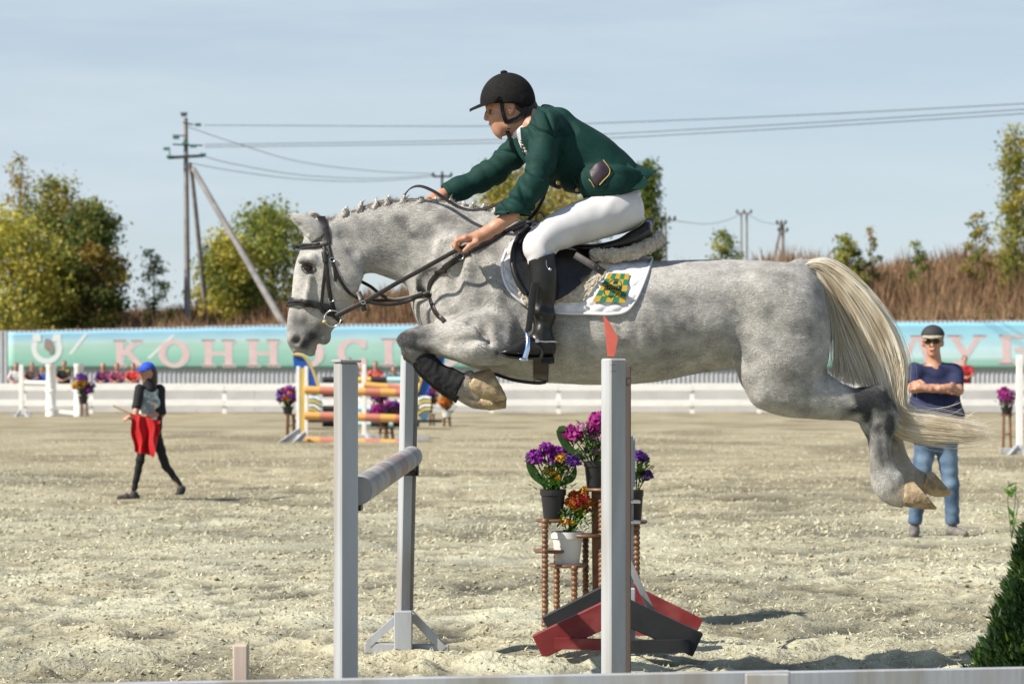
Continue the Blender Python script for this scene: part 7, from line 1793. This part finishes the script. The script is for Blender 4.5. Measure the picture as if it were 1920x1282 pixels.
# white pillars of the jump at the far left
DL = 83.0
def pillar(label, px, yt, yb, d, wpx, rings):
    c = P(px, yb, d); c[2] = 0; w = wpx / F * d / 2; zt = zpx(yt, d); root = empty('jump_pillar', c, label, 'pillar', 'white pillars of the far left jump')
    MB().lathe(c, [(w * 1.05, 0), (w * 1.05, .1), (w * .92, .14), (w * .92, zt - .12), (w, zt - .1), (w, zt)], 14).build('shaft', M_wp, root, True)
    for y_ in rings: z = zpx(y_, d); MB().lathe(c + (0, 0, z), [(w * .9, -.05), (w * 1.1, -.04), (w * 1.1, .04), (w * .9, .05)], 14).build('ring', M_wp, root, True)
pillar('thick white pillar, middle of the far left jump', 96, 683, 784, DL, 20, (733, 765)); pillar('thick white pillar beside the purple flowers at far left', 148, 682, 784, DL, 19, (733,))
far_stand('slim white post at the far left edge of the pillar jump', 40, 684, 784, DL, 8, M_wp, [(38, 770, 28, 784), (43, 770, 54, 784)], group='stands of the far jumps')
striped('white plank on the ground between the white pillars', 106, 773, 138, 776, DL, [M_wp], .09, 1, 'white planks of the pillar jump')
striped('white rail at hand height between the white pillars', 46, 718, 90, 719, DL, [M_wp], .09, 1, 'white planks of the pillar jump')
# stand and jump at the right edge
far_stand('white jump stand with a splayed foot at the right edge', 1912, 667, 856, 42.0, 11, M_wp, [(1908, 838, 1890, 858), (1916, 838, 1925, 858)])
def wicker(px, yt, d, wpx, label, n=4):
    zt = zpx(yt, d); x = P(px, 0, d)[0]; w = wpx / F * d / 2; root = empty('wicker_stand', (x, d, 0), label, 'plant stand', 'wooden flower stands round the arena')
    for k in range(n):
        a = 2 * math.pi * (k + .4) / n; MB().tube([(x + w * math.cos(a), d + w * math.sin(a), 0), (x + w * .8 * math.cos(a), d + w * .8 * math.sin(a), zt)], .022, 6).build('leg', M_tw, root, True)
    MB().lathe((x, d, zt - .03), [(w * 1.1, 0), (w * 1.15, .03)], 14).build('shelf', M_top, root, True); MB().lathe((x, d, zt * .45), [(w * .9, 0), (w * .95, .025)], 14).build('shelf', M_top, root, True)
def far_pot(label, px, yp, d, cols, seed, wpx=16, spread=16, m=M_potb):
    rg = np.random.default_rng(seed); hs = []
    for c_ in cols: hs.append(('', c_, [(px + rg.normal() * spread * .55, yp - 22 - abs(rg.normal()) * 12, 7 + 3 * rg.random()) for _ in range(3)]))
    pot(label, px, yp, yp - 14, d, wpx, m, hs, [(px, yp - 18, 50, 7, 12, M_grl), (px, yp - 26, 40, 8, 10, M_grl)], seed, det=.5, group='potted flowers round the arena')
wicker(545, 776, 55, 18, 'wooden flower stand left of the yellow jump stand'); far_pot('pot of pink and violet flowers left of the yellow jump stand', 540, 776, 55, [M_pk, M_pur, M_vio, M_org], 81, 22, 18)
wicker(724, 800, 52.5, 30, 'wooden flower stand in front of the orange poles', 6); far_pot('pot of magenta flowers in front of the orange poles', 720, 800, 52.5, [M_mag, M_vio, M_mag, M_pur], 82, 22, 20); far_pot('tall spray of purple flowers above the magenta pot', 715, 772, 52.9, [M_vio, M_pur, M_mag], 83, 14, 12); far_pot('pot of pink flowers right of the magenta pot', 744, 800, 52.7, [M_mag, M_pk], 84, 18, 14)
wicker(838, 782, 66, 16, 'wooden flower stand right of the blue wing'); far_pot('white pot with an orange flower right of the blue wing', 838, 783, 66, [M_org, M_yel], 85, 20, 8, M_potw)
wicker(810, 776, 66.5, 10, 'small wooden stand behind the right blue wing'); far_pot('pot of violet flowers behind the right blue wing', 806, 774, 66.5, [M_vio, M_org], 86, 12, 8)
wicker(158, 756, DL - .8, 16, 'wooden flower stand by the far left pillars'); far_pot('pot of purple and yellow flowers by the far left pillars', 156, 756, DL - .8, [M_pur, M_vio, M_yel, M_pur], 87, 20, 14)
wicker(1888, 776, 43, 20, 'wooden flower stand at the right edge'); far_pot('pot of bright pink flowers on the stand at the right edge', 1888, 777, 43, [M_mag, M_mag, M_pk, M_vio], 88, 24, 10)

# near board fence, its stub post and the conifer
NF = empty('board_fence', P(900, 1282, 6.9) * (1, 1, 0), 'white painted board fence along the bottom edge of the view', 'fence')
def board(pxa, ya, da, pxb_, yb_, db, hgt=.14, t=.03, name='board'):
    a, b_ = P(pxa, ya, da), P(pxb_, yb_, db); mb = MB(); mb.beam(a - (0, 0, hgt / 2), b_ - (0, 0, hgt / 2), t, hgt, bev=.003); mb.build(name, M_paint, NF)
board(-260, 1288, 6.72, 1480, 1256, 7.10); board(1476, 1258, 7.16, 2120, 1246, 7.42)
MB().box(P(1436, 1266, 7.04) + (0, -.03, -.11), (.125, .035, .24), bev=.003).build('joint_block', M_paint, NF)
for px_, d_ in ((1440, 7.17), (250, 6.9), (2000, 7.45)): x = P(px_, 0, d_)[0]; MB().box((x, d_, .19), (.09, .07, .44), bev=.004).build('post', M_paint, NF)
SB = empty('wooden_stake', (P(452, 0, 7.0)[0], 7.0, 0), 'bare pinkish wooden stake standing at the bottom edge near the left post', 'stake')
x = P(452, 0, 7.0)[0]; zt = zpx(1207, 7.0); MB().box((x, 7.0, zt / 2), (.043, .05, zt), bev=.004).build('stake_shaft', mat('bleached_wood', (.50, .41, .35), (.42, .33, .27), .8, 14, bump=.4, bscale=40, stretch=(1, 1, .1)), SB)
TH = empty('conifer_shrub', (P(1950, 0, 7.9)[0], 7.9, 0), 'dark green conifer shrub at the bottom right corner beside the board fence', 'shrub')
rg = np.random.default_rng(99); xt, dt_ = P(1950, 0, 7.9)[0], 7.9; zt = zpx(985, dt_)
MB().tube([(xt, dt_, 0), (xt + .01, dt_, zt * .9)], [.03, .006], 8).build('trunk', M_bark, TH, True)
n = 30000; f = rg.random(n) ** .62; z = zt * (1 - f) + .03; R_ = .03 + .235 * (f ** .9); lob = .78 + .3 * np.sin(rg.integers(0, 60, n) * 2.4); ph = rg.random(n) * 6.283
wob = 1 + .75 * (vnoise(ph * 2.2, z * 9, 61)) + .5 * vnoise(ph * 5, z * 22, 62); rr = R_ * wob * (.55 + .45 * rg.random(n) ** .5)
c = np.stack([xt + rr * np.cos(ph), dt_ + rr * np.sin(ph), z], 1)
d = np.stack([np.cos(ph) * .65, np.sin(ph) * .65, .75 + .4 * rg.random(n)], 1) + rg.normal(size=(n, 3)) * .3; d /= np.linalg.norm(d, axis=1)[:, None]; u = np.cross(d, rg.normal(size=(n, 3))); u /= np.linalg.norm(u, axis=1)[:, None]
l = (.014 + .022 * rg.random(n) ** 2)[:, None]; w = l * .2
V = np.stack([c - d * l * .4 - u * w * .4, c + u * w, c + d * l, c - u * w], 1).reshape(-1, 3)
cc = np.array((.022, .062, .014)) * (.5 + 1.0 * rg.random((n, 1))) + np.array((.05, .07, .0)) * (rg.random((n, 1)) < .15)
mesh('foliage', V, np.arange(4 * n).reshape(n, 4), mat('conifer_needles', (1, 1, 1), rough=.6, attr='tone', trans=.25), TH, attrs={'tone': np.repeat(cc, 4, 0)}, smooth=False)
# a few weeds at the arena's edge
def weed(px, py, label, seed, hpx=60, n=16):
    rg = np.random.default_rng(seed); d = F * H / (py - HY); b_ = P(px, py, d); root = empty('weed', b_, label, 'plant', 'weeds by the right edge')
    mb = MB(); hh = hpx / F * d
    for k in range(3): mb.tube([b_, b_ + np.array((rg.normal() * .05, rg.normal() * .03, hh * .6)), b_ + np.array((rg.normal() * .09, rg.normal() * .05, hh))], [.004, .003, .001], 5)
    mb.build('stem', M_grl, root, True); mb = MB()
    for k in range(n): leafs(mb, b_ + np.array((rg.normal() * .03, rg.normal() * .03, hh * (.15 + .75 * rg.random()))), 1, .005, hh * .3, rg, .8, .4)
    mb.build('foliage', M_brl, root)
weed(1897, 1010, 'straggly yellow green weed left of the conifer at the right edge', 5, 115, 12)
